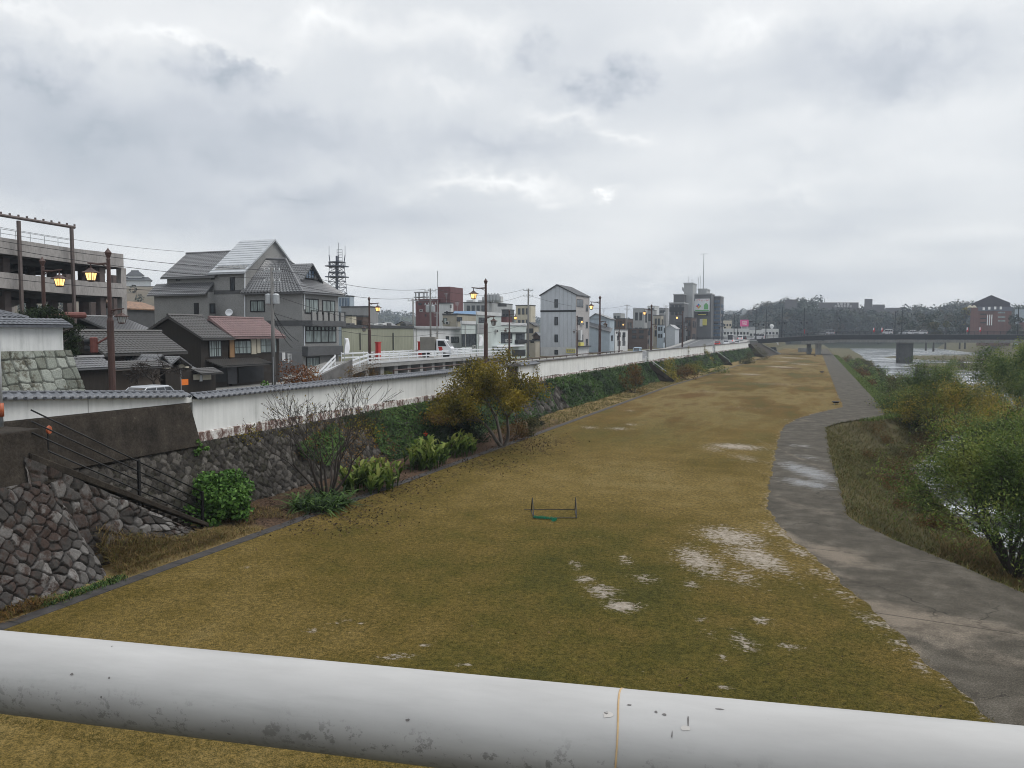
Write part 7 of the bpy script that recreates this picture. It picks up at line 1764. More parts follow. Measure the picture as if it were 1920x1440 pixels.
LETW = M('white_letter', (.80, .80, .80), .95, 5, .6)
for txt, w_, yy_, xx_ in (('作 陽 学 園', 2.1, 570.3, 1581), ('作 陽 高 等 学 校', 1.9, 574.6, 1581)):
    q = gd(xx_, yy_, 639.6); lettering(sc_, txt, w_, (q.x, q.y, q.z), (R(90), 0, ang), LETW, extrude=.05)
for args in [('hilltop_tower', 'square dark tower block at the right of the hilltop school', 1621, 1636, 560.5, 580, 640), ('hilltop_wing', 'low dark wing falling away right of the hilltop tower', 1636, 1659, 571, 584, 645), ('hilltop_wing', 'low rust brown wing at the right end of the school hilltop', 1660, 1690, 577, 590, 640), ('hilltop_block', 'plain grey brown block standing out of the trees left of the school', 1471.5, 1495, 561.5, 592, 640)]:
    hillblock(*args, SCH)
for args in [('far_block', 'hazy pale block on the far ridge, second from the right', 1369, 1381, 582.5, 596, 1000), ('far_block', 'hazy pale block on the far ridge, nearest the wooded hill', 1391, 1405, 581, 596, 1000), ('far_block', 'long hazy pale building along the far ridge', 1342, 1400, 586, 598, 1010)]:
    hillblock(*args, LGREY)
# valley buildings between the street and the hill
VAL = [('yellow_building', 'pale yellow windowed building beyond the glazed office block', 1356, 1372, 601, 628, 470, CREAMW), ('white_store', 'long low white store building behind the street crossing', 1350, 1405, 616, 645, 450, WHITEW), ('white_store', 'low white building with dark window band left of the far bridge', 1405, 1432, 619, 640, 470, WHITEW), ('white_hall', 'white hall with a round roof tank behind the left end of the bridge', 1428, 1460, 616.5, 640, 480, WHITEW), ('grey_store', 'grey roofed shed below the pink sign', 1388, 1418, 613, 630, 480, MGREY)]
for nm, lab, p0, p1, yt, yb_, D, mt in VAL:
    o, a, c, dd, nn = hillblock(nm, lab, p0, p1, yt, yb_, D, mt); n = max(3, int((p1 - p0)/6)); L_ = (c - a).length
    for k in range(n):
        q = Vector((a.x, a.y, 0)) + dd*(L_*(k + .5)/n) - nn*.05; w = L_/n*.3; zz = a.z - 2.6
        MB().hexa([q - dd*w + UP*(zz - .8), q + dd*w + UP*(zz - .8), q + dd*w + nn*.3 + UP*(zz - .8), q - dd*w + nn*.3 + UP*(zz - .8)], [q - dd*w + UP*(zz + .6), q + dd*w + UP*(zz + .6), q + dd*w + nn*.3 + UP*(zz + .6), q - dd*w + nn*.3 + UP*(zz + .6)]).build('window', FRAME, o)
    if nm == 'white_hall': q = gd(1447, 615, D + 4); MB().lathe((q.x, q.y, a.z - .2), [(.6, 0), (.5, .8), (1.1, 1.2), (1.3, 2.0), (.9, 2.8), (.1, 3.1)], 10).build('roof_tank', WHITEW, o)
PINKS = M('pink_sign', (.62, .06, .24), .9, 1, .5); a, c = gd(1388.5, 599.5, 460), gd(1403.5, 612, 460)
ps = thing('pink_sign', 'square pink store sign with white lettering beyond the street crossing', 'sign', (a.x, a.y, c.z)); dd = Vector((RT.x, RT.y, 0)); ang = TH
e = FW*.8; A_ = Vector((a.x, a.y, 0)); C_ = Vector((c.x, c.y, 0))
MB().hexa([A_ + UP*c.z, C_ + UP*c.z, C_ + e + UP*c.z, A_ + e + UP*c.z], [A_ + UP*a.z, C_ + UP*a.z, C_ + e + UP*a.z, A_ + e + UP*a.z]).build('panel', PINKS, ps)
for txt, yy_ in (('you', 603), ('me', 607.2)):
    q = gd(1396.2, yy_, 459.8); lettering(ps, txt, 1.9, (q.x, q.y, q.z), (R(90), 0, ang), LETW, extrude=.03)
for k in (-1, 1): q = A_.lerp(C_, .5 + .35*k) + e*.5; MB().tube([(q.x, q.y, ROAD), (q.x, q.y, c.z)], .25, 6).build('leg', GALV, ps)
for px in (1683, 1695, 1726, 1744, 1764):
    pass
# brick building on the right
BRK = NT('red_brick'); v = BRK.coord(); bt_ = BRK.n('TexBrick'); BRK.l(v, bt_.inputs['Vector']); bt_.inputs['Scale'].default_value = .9
bt_.inputs['Color1'].default_value = (.17, .082, .068, 1); bt_.inputs['Color2'].default_value = (.125, .064, .056, 1); bt_.inputs['Mortar'].default_value = (.16, .12, .11, 1)
BRICK = BRK.set(BRK.mix(.5, bt_.outputs['Color'], BRK.ramp(BRK.noise(v, .35, 5), [(.3, (.10, .05, .045)), (.7, (.18, .09, .075))])), .9, .2)
DB = 430; bk, a, c, dd, nn = hillblock('brick_building', 'red brick store building under a big dark gable roof at the right', 1833, 1897, 581, 628, DB, BRICK, depth=25)
ab = math.atan2(dd.y, dd.x)
def onb(px, py, off=0.0): q = gd(px, py, DB); return q - nn*off
def slabb(nm, px0, px1, y0, y1, mat, o0=.0, o1=.3, par=None):
    p0, p1 = onb(px0, y1), onb(px1, y0); P_ = Vector((p0.x, p0.y, 0)); Q_ = Vector((p1.x, p1.y, 0)); s_, t_ = -nn*o1, -nn*o0
    return MB().hexa([P_ + s_ + UP*p0.z, Q_ + s_ + UP*p0.z, Q_ + t_ + UP*p0.z, P_ + t_ + UP*p0.z], [P_ + s_ + UP*p1.z, Q_ + s_ + UP*p1.z, Q_ + t_ + UP*p1.z, P_ + t_ + UP*p1.z]).build(nm, mat, par or bk)
slabb('corner_tower', 1818, 1834, 577.5, 640, BRICK, -8, 2.0); slabb('facade_band', 1832, 1899, 575, 583, M('slate_band', (.13, .14, .17), .8, 1, .7), -20, .5)
mb = MB(); G0 = [onb(1821.5, 577), onb(1821.5, 569.5), onb(1858.5, 553), onb(1894.5, 567.5), onb(1894.5, 577)]
e = nn*24; st_ = nn*1.0
mb.hexa([Vector(p_) + st_ for p_ in G0][::-1], [Vector(p_) + e for p_ in G0][::-1]); mb.build('gable_roof', M('dark_gable', (.055, .05, .062), .8, .6, .7), bk)
for k, (px, py) in enumerate(((1844.5, 579), (1855, 578), (1866, 577.5), (1876.5, 577.5))):
    o = slabb('roof_letter', px - 2.2, px + 2.2, py - 2.6, py + 2.6, LETW, .5, 1.0); 
for px in (1851.5, 1855.5, 1859.5): slabb('vertical_sign', px - 1.3, px + 1.3, 590, 610, LETW, 0, .5)
for yy_ in (584.5, 593, 600): slabb('window_row', 1871.5, 1885, yy_, yy_ + 3, GLASSL, 0, .15)
for yy_ in (588, 596, 604): slabb('window_row', 1838, 1849, yy_, yy_ + 2.2, FRAME, 0, .12)
for px in (1818.5, 1826): q = onb(px, 577.5, -1); MB().lathe((q.x, q.y, q.z), [(1.3, 0), (1.25, .6), (.8, 1.2), (.1, 1.5)], 12).build('dome_lamp', CREAMW, bk, True)
hillblock('grey_building', 'grey building with pale window strips at the right picture edge', 1903, 1990, 580, 628, 460, PALEB); hillblock('red_roof_house', 'low house with a dull red roof at the right picture edge', 1911, 1980, 604, 628, 420, MAROON)
# castle keep on its hill
DK = 400; kp, a, c, dd, nn = hillblock('castle_keep', 'distant white castle turret with layered grey roofs on the brown hill', 214, 283, 524, 537, DK, WHITEP, 'castle', 10)
def kq(px, py, off=0): return gd(px, py, DK) - nn*off
def kroof(px0, px1, y0, y1, inset, nm):
    A0, B0, A1, B1 = kq(px0, y1, 1.2), kq(px1, y1, 1.2), kq(px0 + inset, y0, -3.5), kq(px1 - inset, y0, -3.5); e0, e1 = nn*12.5, nn*3
    return MB().hexa([A0, B0, B0 + e0, A0 + e0], [A1, B1, B1 + e1, A1 + e1]).build(nm, ROOFD, kp)
kroof(212, 286, 518.5, 526, 8, 'lower_roof')
A0, B0 = kq(238, 516, -2), kq(268, 516, -2); MB().hexa([kq(240, 524, -2), kq(266, 524, -2), kq(266, 524, -2) + nn*6, kq(240, 524, -2) + nn*6], [kq(240, 515, -2), kq(266, 515, -2), kq(266, 515, -2) + nn*6, kq(240, 515, -2) + nn*6]).build('upper_storey', WHITEP, kp)
A0, B0, A1, B1 = kq(235, 516.5, -1), kq(271, 516.5, -1), kq(246, 507, -4.5), kq(260, 507, -4.5); MB().hexa([A0, B0, B0 + nn*8, A0 + nn*8], [A1, B1, B1 + nn*1, A1 + nn*1]).build('upper_roof', ROOFD, kp)
MB().tube([kq(246, 506.6, -5), kq(260, 506.6, -5)], .35, 5).build('ridge', ROOFD, kp)
hillblock('castle_stone_base', 'pale stone rampart line under the white castle turret', 205, 300, 536.5, 541, DK - 2, CSTONE, 'rampart', 6)
# dark sheds behind the old houses
for nm, lab, p0, p1, yt, X_, mt in [('metal_shed', 'dark shed with rusty tin roof between car park ramp and grey house', 237, 299, 566, -80, GREYD), ('tile_house', 'low grey tiled house roof behind the lamp, under the ramp', 210, 278, 596, -58, MGREY)]:
    q = gx(p1, yt, X_); Ya = gx(p0, yt, X_).y; o = thing(nm, lab, 'shed' if nm == 'metal_shed' else 'house', (X_, Ya, ROAD)); zt_ = gx((p0+p1)/2, yt + (12 if nm == 'metal_shed' else 22), X_).z; zr_ = gx((p0+p1)/2, yt, X_ - 3).z
    MB().box(X_ - 7, X_, Ya, q.y, ROAD - .1, zt_).build('wall', mt, o); mb = MB(); gable_y(mb, X_, X_ - 7, Ya, q.y, zt_, zr_, .3, nm == 'tile_house', .15); mb.build('roof', ROOFG if nm == 'tile_house' else M('rusty_tin', (.28, .17, .11), .6, 2, .7, c2=(.12, .08, .06)), o)
# back rows of houses between the street fronts and the ridge
for nm, lab, xl, xc, xr, yt, X_, mt, rm, gable in [
    ('back_house', 'low grey roofed house peeping over the left half of the green beige hall', 712, 730, 741, 604, -92, LGREY, ROOFG, 1), ('back_house', 'cream house with a brown roof peeping over the right half of the green beige hall', 744, 764, 774, 602, -96, CREAMW, ROOFD, 1),
    ('back_house', 'small white house squeezed between maroon block and white block', 846, 855, 862, 598, -78, WHITEW, ROOFG, 1), ('back_house', 'beige house with dark gable behind the plain utility pole', 985, 1001, 1011, 604, -74, BEIGEW, ROOFD, 1),
    ('back_house', 'brown gabled house filling the gap left of the grey gabled building', 1000, 1010, 1014, 622, -60, BROWNW, ROOFG, 1), ('back_house', 'pale flat roofed house above the dark ridge of the brown house', 1150, 1164, 1172, 588, -90, LGREY, LGREY, 0),
    ('back_house', 'white house with a roof terrace behind the fourth brown lamp', 1214, 1228, 1236, 574, -84, WHITEW, LGREY, 0), ('back_house', 'grey house with a small tank left of the office cluster', 1236, 1248, 1254, 578, -70, MGREY, GREYD, 0)]:
    if gable: b_ = gable_house(nm, lab, xl, xc, xr, yt + 5, yt, (xl + xc)/2, X_, mt, rm)
    else: b_ = block(nm, lab, 'house', xl, xc, xr, yt, X_, mt, roofm=rm)
    h_ = b_['zt'] - ROAD
    for q in (.25, .68):
        x = b_['X1'] + (b_['X0'] - b_['X1'])*q; win_at(b_, 's', x - .55, x + .55, b_['zt'] - 2.3, b_['zt'] - 1.1, 2, 1, GLASS)
    aerial(b_)
# ------------------------------------------------------------------ vegetation
BARK = M('dark_bark', (.045, .036, .030), .55, 6, .9, .5, stretch=(1, 1, .4)); BARKG = M('grey_bark', (.11, .095, .08), .55, 5, .9, .5, stretch=(1, 1, .4))
GOLD = leafmat('golden_leaves', [(.040, .038, .008), (.095, .085, .014), (.165, .130, .018), (.25, .19, .03)], .3)
IVYM = leafmat('ivy_leaves', [(.010, .020, .008), (.022, .042, .012), (.040, .075, .018), (.065, .105, .028)], .15, .4, 1.7)
HYDR = leafmat('broad_green_leaves', [(.022, .055, .012), (.045, .10, .020), (.075, .155, .030), (.11, .20, .045)], .2, .4, 1.35)
CANM = leafmat('canna_leaves', [(.035, .065, .012), (.09, .14, .022), (.16, .22, .04), (.25, .27, .07)], .3, .4, .95)
DKLF = leafmat('dark_leaves', [(.006, .010, .005), (.012, .022, .009), (.022, .036, .012)], .1, .5)
WILL = leafmat('willow_leaves', [(.020, .034, .010), (.042, .066, .016), (.072, .105, .024), (.13, .15, .035)], .25, .45, 1.9)
WILY = leafmat('yellowing_willow', [(.030, .042, .010), (.070, .080, .014), (.13, .115, .018), (.20, .145, .022)], .25, .5, 1.9)
DRYG = leafmat('dry_grass', [(.07, .05, .02), (.14, .095, .04), (.22, .15, .065), (.10, .10, .03)], .2, .8)
RUSTM = leafmat('rusty_shrub', [(.045, .028, .014), (.095, .055, .020), (.15, .080, .025), (.08, .07, .02)], .2, .7)
WEEDM = leafmat('bank_weeds', [(.030, .035, .012), (.065, .062, .020), (.11, .085, .030), (.06, .085, .022), (.15, .11, .05)], .2, .8)
SCRB = leafmat('river_scrub', [(.022, .028, .012), (.045, .050, .018), (.075, .070, .026), (.10, .085, .04)], .2, .7)
FALL = leafmat('fallen_leaves', [(.012, .009, .007), (.03, .02, .013), (.075, .045, .025), (.12, .08, .045)], .05, .8)
LAWNB = leafmat('lawn_blades', [(.034, .038, .009), (.075, .064, .014), (.115, .085, .024), (.175, .130, .052)], .2, .8)
PINEM = leafmat('pine_needles', [(.008, .014, .008), (.016, .028, .012), (.030, .045, .016)], .1, .6)
def at(px, py, z=0.0): p = gz(px, py, z); return Vector((p.x, p.y, z))
def bush(name, label, cat, base, w, h, n, leaf, mat, seed, aspect=.6, k=14, group=None, shape=1.0, stems=True, tintk=.5):
    rg = np.random.default_rng(seed); o = thing(name, label, cat, base, group); C, Rr = [], []
    for i in range(k):
        a = rg.uniform(0, 2*math.pi); r_ = math.sqrt(rg.uniform(0, 1)); z = rg.uniform(.12, 1) * h * (1 - .55*shape*r_*r_)
        C.append((base[0] + math.cos(a)*r_*w*.36, base[1] + math.sin(a)*r_*w*.36, base[2] + z*.86)); Rr.append(w*rg.uniform(.13, .24))
    P, d, idx = clump_pts(C, Rr, n, rg, .85, .35); keep = P[:, 2] > base[2] + .02; P, d, idx = P[keep], d[keep], idx[keep]
    tint = np.clip(rg.uniform(0, 1, k)[idx]*tintk + rg.uniform(0, 1, len(P))*(1 - tintk), 0, 1)
    leafcloud('foliage', P, leaf, mat, o, tint, d*.6 + np.array([0, 0, .5]), aspect, .2, rng=rg)
    if stems:
        mb = MB(); rr = random.Random(seed)
        for i in range(10):
            c = C[i % k]; m = ((base[0] + c[0])/2 + rr.gauss(0, .06), (base[1] + c[1])/2 + rr.gauss(0, .06), base[2] + (c[2]-base[2])*.45)
            mb.tube([(base[0] + rr.gauss(0, .1*w), base[1] + rr.gauss(0, .1*w), base[2] - .05), m, c], [.03, .02, .008], 4)
        mb.build('stems', BARK, o)
    return o
def leafy_tree(name, label, base, h, r0, stems, levels, spread, up, seed, n, leaf, mat, rad, bark=BARK, aspect=.55, ratio=.68, group=None, fork=.35, droop=.2, cat='tree', wob=.18, rmin=.007, kn=(2, 4), squash=1.0, width=None, low=.12):
    """limbs grown to a given height and width; leaves sit along all the finer limbs"""
    o = thing(name, label, cat, base, group); limbs, tips = grow((0, 0, 0), h, r0, stems, levels, spread, up, kn, ratio, seed, fork, wob)
    A = np.array([tuple(p_) for l_ in limbs for p_ in l_[0]]); kz = h / np.percentile(A[:, 2], 99.5); kw = (width / 2) / np.percentile(np.hypot(A[:, 0], A[:, 1]), 92) if width else kz
    f = lambda p_: Vector((base[0] + p_[0]*kw, base[1] + p_[1]*kw, base[2] + p_[2]*kz))
    limbs = [([f(p_) for p_ in pts], rad_) for pts, rad_ in limbs]; tips = [(f(t_[0]), t_[1]) for t_ in tips]
    limb_mesh(limbs, rmin).build('trunk', bark, o, True)
    rg = np.random.default_rng(seed)
    if n:
        fine = np.array([tuple(p_) for pts, rr_ in limbs if rr_[0] < r0*(.55 if low > .1 else 2) for p_ in pts[1:]]); fine = fine[fine[:, 2] > base[2] + low*h]
        idx = rg.integers(0, len(fine), n); P = fine[idx] + rg.normal(size=(n, 3)) * rad * np.array([1, 1, .75*squash]); P = P[P[:, 2] > base[2] + .1]
        tt = np.clip(1.5*fbm(P[:, 0]*.8 + 3, P[:, 1]*.8 + P[:, 2]*.9, seed, 3) - .45 + .5*rg.uniform(0, 1, len(P)), 0, 1)
        leafcloud('crown', P, leaf, mat, o, tt, None, aspect, droop, rng=rg)
    return o, tips
# --- the bank, from the stairs outwards
b0 = at(402, 984, .12); bush('broadleaf_bush', 'bright green rounded leafy bush at the foot of the stair railing', 'bush', (b0.x - .35, b0.y + .75, .05), 3.0, 2.75, 6500, .17, HYDR, 3, .75, 20, None, .75, True, .25)
q = gz(375, 900, 0); c_ = gx(374, 838, -25.4); bush('wall_plant', 'small yellow green plant growing out of the stone wall above the leafy bush', 'plant', (c_.x + .1, c_.y, c_.z - .45), .75, 1.0, 420, .10, HYDR, 5, .6, 7, None, .6, False)
b0 = at(612, 938, .05)
bt, tips = leafy_tree('bare_tree', 'nearly bare many stemmed small tree with few yellow leaves before the white wall', (b0.x, b0.y, .0), 5.7, .075, 9, 3, .46, .42, 21, 0, .08, GOLD, .1, BARK, .6, .72, None, .3, .2, 'tree', .13, .007, (2, 4), 1.0, 6.4)
rg = np.random.default_rng(4); T = np.array([t_[0] for t_ in tips]); low = T[(T[:, 2] < 3.6)]; idx = rg.integers(0, len(low), 750); P = low[idx] + rg.normal(size=(750, 3))*.22
hi = T[rg.integers(0, len(T), 260)] + rg.normal(size=(260, 3))*.05
leafcloud('leaves', np.concatenate([P, hi]), .10, GOLD, bt, None, None, .6, rng=rg)
def strap_clump(name, label, cat, base, rx, ry, n, h, w, mat, lean, arch, seed, group=None, tint=None):
    rg = np.random.default_rng(seed); o = thing(name, label, cat, base, group); a = rg.uniform(0, 2*math.pi, n); r_ = np.sqrt(rg.uniform(0, 1, n))
    P = np.stack([base[0] + np.cos(a)*r_*rx, base[1] + np.sin(a)*r_*ry, np.full(n, base[2])], 1)
    blades('leaves', P, h, w, mat, o, lean, tint, rg, arch, 4); return o
b0 = at(600, 950, .05); strap_clump('strap_leaf_plant', 'dark green strap leaved clump around the foot of the bare tree', 'plant', (b0.x, b0.y, .05), 1.25, 1.5, 420, .95, .075, IVYM, .65, .75, 6)
def canna(label, px, py, rx, ry, hh, nst, seed, flower=False):
    b_ = at(px, py, .05); rg = np.random.default_rng(seed); o = thing('canna_clump', label, 'plant', b_, 'canna clumps along the stone bank')
    a = rg.uniform(0, 2*math.pi, nst); r_ = np.sqrt(rg.uniform(0, 1, nst)); S = np.stack([b_.x + np.cos(a)*r_*rx, b_.y + np.sin(a)*r_*ry], 1)
    st_, LP, LT, LH = MB(), [], [], []
    for i in range(nst):
        h_ = hh*rg.uniform(.65, 1.1)*(1 - .25*r_[i]); lx, ly = rg.normal(0, .09, 2)*h_; st_.tube([(S[i,0], S[i,1], 0), (S[i,0] + lx*.5, S[i,1] + ly*.5, h_*.5), (S[i,0] + lx, S[i,1] + ly, h_*.82)], [.022, .018, .01], 5)
        for k in range(6):
            f_ = .15 + .13*k; LP.append((S[i,0] + lx*f_, S[i,1] + ly*f_, h_*f_)); LT.append(.02 + .85*f_ + rg.normal()*.14); LH.append(.62*(1.05 - .35*f_))
    st_.build('stems', CANM, o); blades('leaves', np.array(LP), np.array(LH), .165, CANM, o, .55, np.array(LT), rg, .35, 5)
    if flower:
        for k in range(1):
            q = (b_.x + (.5 if k else .35), b_.y + (.5 if k else -.6), hh*1.02); P = np.array(q) + rg.normal(size=(10, 3))*.05; leafcloud('red_flower', P, .10, FLW, o, None, None, .6, rng=rg)
    return o
FLW = leafmat('red_petals', [(.45, .02, .01), (.65, .05, .02)], .2)
canna('broad canna clump right beside the bare tree', 700, 915, 1.3, 1.9, 1.7, 75, 31); canna('tall pale green canna clump with a red flower', 798, 876, 1.0, 1.9, 2.1, 75, 32, True); canna('small canna clump next to the dark shrub, farthest from the stairs', 866, 853, .8, 1.7, 1.7, 40, 33)
b0 = at(838, 862); bush('dark_shrub', 'dark shrub with a reddish top between the canna clumps', 'shrub', (b0.x - 1.2, b0.y + 1, 0), 2.6, 2.5, 2200, .12, DKLF, 8, .55, 14); rg = np.random.default_rng(9)
P = np.array([b0.x - 1.2, b0.y + 1, 2.5]) + rg.normal(size=(420, 3))*np.array([.7, .7, .2]); o = thing('red_shrub', 'thin reddish brown twiggy shrub topping the dark shrub', 'shrub', (b0.x - 1.2, b0.y + 1, 2.2)); leafcloud('foliage', P, .13, RUSTM, o, None, None, .4, rng=rg)
b0 = at(716, 872); bush('dead_shrub', 'withered brown shrub against the stone bank behind the first canna', 'shrub', (b0.x - 1.2, b0.y + .5, .1), 2.8, 1.9, 900, .12, RUSTM, 12, .35, 12)
b0 = at(928, 837)
leafy_tree('yellow_tree', 'broad tree with golden autumn leaves in front of the white wall', (b0.x + .55, b0.y, 0), 6.4, .15, 3, 4, .78, .20, 53, 23000, .17, GOLD, .36, BARKG, .55, .70, None, .30, .25, 'tree', .15, .008, (2, 4), .8, 8.6, .13)
b0 = at(912, 838); bush('round_dark_shrub', 'very dark clipped round shrub under the golden tree', 'shrub', (b0.x - 1.6, b0.y + 1.2, 0), 2.9, 2.4, 5200, .12, DKLF, 14, .6, 24, None, .6)
for px, py, w, h, mt, lab, sd_ in [(965, 826, 2.4, 2.3, RUSTM, 'brown twiggy shrub just right of the golden tree', 61), (992, 818, 2.2, 2.2, SCRB, 'dull green shrub at the edge of the rough boulders', 62), (1008, 800, 1.6, 1.0, DKLF, 'small dark green shrub at the kerb past the golden tree', 63),
        (1205, 738, 5.0, 4.0, RUSTM, 'large rust orange bush beside the first far stairway', 64), (1188, 722, 4.2, 4.6, SCRB, 'grey brown bush on the slope above the rust orange bush', 65), (1268, 716, 4.4, 4.4, WILY, 'yellow green bush right of the first far stairway', 66), (1296, 712, 5.6, 3.6, RUSTM, 'low brown thicket between the two far stairways', 67),
        (1318, 704, 5.0, 4.2, WILY, 'yellowish bush below the middle of the distant wall', 68), (1346, 700, 7.5, 2.4, WILL, 'flat bright yellow green bush at the foot of the second stairway', 69), (1410, 683, 5.5, 4.0, SCRB, 'dark bush at the end of the slope before the bridge', 70), (1428, 675, 7.0, 5.4, SCRB, 'rounded dark bush against the bridge wing', 71), (1332, 690, 4.4, 5.4, WILY, 'golden bush right under the second gap in the wall', 72)]:
    b_ = at(px, py); bush('bank_bush', lab, 'bush', (b_.x - (0 if px < 1100 else 1.2), b_.y, 0), w, h, 1500 if px < 1100 else 1100, .13 if px < 1100 else .30, mt, sd_, .5, 14, 'bushes along the foot of the far bank')
# saplings against the wall
for px, y0_, y1_, lab in [(1001, 705, 690, 'single yellow sapling standing before the white wall past the gate'), (1288, 660, 652, 'left of two saplings before the distant wall'), (1318, 658, 649, 'right of two saplings before the distant wall')]:
    Yw = ywall(px); b_ = Vector((xw(Yw) + .35, Yw, ROAD)); hh = gx(px, y1_, b_.x).z - ROAD + .4; rg = np.random.default_rng(int(px)); o = thing('sapling', lab, 'sapling', b_, 'saplings before the white wall'); MB().tube([b_, b_ + UP*hh], [.03, .01], 5).build('stem', BARK, o)
    P = np.array(b_) + np.stack([rg.normal(0, .16, 130), rg.normal(0, .16, 130), rg.uniform(.3, 1, 130)*hh], 1); leafcloud('foliage', P, .14, GOLD, o, None, None, .5, rng=rg)
# ivy over the stone slope
def ivy(label, y0, y1, n, leaf, seed, thr=.42, vmax=3.55, grade=None, mat=None, lift=.16):
    rg = np.random.default_rng(seed); Y = rg.uniform(y0, y1, n*3); V = rg.uniform(.0, vmax, n*3); msk = fbm(Y*.22, V*.5, seed, 4) + (grade(Y, V) if grade else 0); k = msk > thr; Y, V = Y[k][:n], V[k][:n]
    Pb, Nb = bank_fn(Y, V); lump = fbm(Y*.7, V*.9, seed+1, 4); P = Pb + Nb*(.05 + lift*2*lump**1.5 + rg.uniform(0, .10, len(Y)))[:, None]
    tint = np.clip(.65*fbm(Y*.35, V*.6, seed+2, 3)*1.5 - .28 + .45*rg.uniform(0, 1, len(Y)), 0, 1)
    o = leafcloud('ivy', P, leaf, mat or IVYM, None, tint, Nb + np.array([0, 0, .7]), .85, .3, rng=rg); tag(o, label, 'ivy', kind='stuff'); return o
ivy('dark ivy covering the stone slope behind the canna clumps', 34, 76, 26000, .14, 71, .44, 3.6, lambda Y, V: np.clip((Y - 41)/10, -.22, .30) + .06*(V > 1.6))
ivy('thick green ivy hanging over the slope below the plain coped wall', 76, 132, 24000, .20, 72, .40, 3.75, lambda Y, V: np.clip((Y - 82)/8, -.2, .32) + .03*V, None, .30)
ivy('far ivy on the bank between the stairways and the bridge', 132, 284, 11000, .34, 73, .36, 3.6, lambda Y, V: 0*Y + .08, None, .35)
ivy('withered brown creeper threads on the near stone slope', 26, 46, 1500, .10, 74, .55, 3.5, None, RUSTM, .10)
# dry grass and litter at the foot of the bank
def carpet(label, name, fn, n, h, w, mat, lean, seed, arch=.3, segs=2, cat='grass'):
    rg = np.random.default_rng(seed); P = fn(rg, n); o = blades(name, P, h, w, mat, None, lean, None, rg, arch, segs); tag(o, label, cat, kind='stuff'); return o
def bedz(x, y): u_ = (x - (xf(y) - .3)) / ((kx(y) - .24) - (xf(y) - .3)); return .03 + .28*(1 - min(1, max(0, u_)))**2
def fn_bed(y0, y1, thr, sd_, u0=0, u1=1):
    def f(rg, n):
        Y = rg.uniform(y0, y1, n*3); U = rg.uniform(u0, u1, n*3); k = fbm(Y*.6, U*3, sd_, 4) > thr; Y, U = Y[k][:n], U[k][:n]
        X = np.array([xf(y) - .2 + (kx(y) - .3 - xf(y) + .2)*u for y, u in zip(Y, U)]); return np.stack([X, Y, np.array([bedz(x, y) for x, y in zip(X, Y)])], 1)
    return f
carpet('tawny dry grass along the foot of the pier and stairs', 'dry_grass', fn_bed(12, 29, .44, 5), 9000, .24, .016, DRYG, .6, 81, .5)
def fn_stair(rg, n): Y = rg.uniform(19.5, 24.6, n); X = -22.45 + rg.uniform(0, 1.0, n)**1.5*1.2; Z = np.maximum(.05, (1.2 - .42*(Y - 20.5))*np.clip(1 - (X + 22.5)/.9, 0, 1)*rg.uniform(.2, 1, n)); return np.stack([X, Y, Z], 1)
carpet('tall dead tawny grass heaped against the stone stairway', 'dry_grass', fn_stair, 5200, .42, .018, DRYG, .75, 82, .6)
carpet('green weeds sprouting beside the stone kerb near the pier', 'weeds', lambda rg, n: np.stack([-20.95 + rg.normal(size=n)*.16, rg.uniform(16.2, 19.2, n), np.full(n, .03)], 1), 900, .16, .03, IVYM, .6, 83, .4, 2, 'weeds')
carpet('rusty dead bracken at the lower left by the pier foot', 'dead_bracken', lambda rg, n: np.stack([-21.1 + rg.normal(size=n)*.25 - .2, rg.uniform(12, 16.5, n), np.full(n, .06)], 1), 1800, .26, .03, RUSTM, .8, 84, .5, 2, 'weeds')
carpet('yellow green grass between the kerb and the far slope', 'bed_grass', fn_bed(57, 140, .36, 6), 12000, .22, .035, WEEDM, .6, 85, .4)
def fn_litter(rg, n):
    c = [(560, 965, 150, 40), (640, 950, 130, 40), (760, 905, 90, 28), (940, 845, 110, 22), (1010, 830, 60, 16), (900, 870, 90, 20)]; P = []
    for k in range(n):
        px, py, a, b_ = c[rg.integers(0, len(c))]; q = gz(px + rg.normal()*a*.55, py + rg.normal()*b_*.55); P.append((q.x, q.y, .075 + bedz(q.x, q.y)*(q.x < kx(q.y) - .3)))
    P = np.array(P); return P[(P[:, 0] > -24.2)]
rg = np.random.default_rng(91); P = fn_litter(rg, 5200); o = leafcloud('fallen_leaves', P, .105, FALL, None, rg.uniform(0, .75, len(P)), np.tile([0, 0, 1.], (len(P), 1)), .7, spread=.6, rng=rg); tag(o, 'dark fallen leaves scattered on the lawn and bed under the trees', 'leaves', kind='stuff')
rg = np.random.default_rng(92); Y = rg.uniform(14, 70, 500); X = np.array([rg.uniform(kx(y) + .3, pl(y)) for y in Y]); P = np.stack([X, Y, np.full(500, .07)], 1); o = leafcloud('fallen_leaves', P, .075, FALL, None, None, np.tile([0, 0, 1.], (500, 1)), .7, spread=.6, rng=rg); tag(o, 'single fallen leaves strewn thinly over the open lawn', 'leaves', kind='stuff')
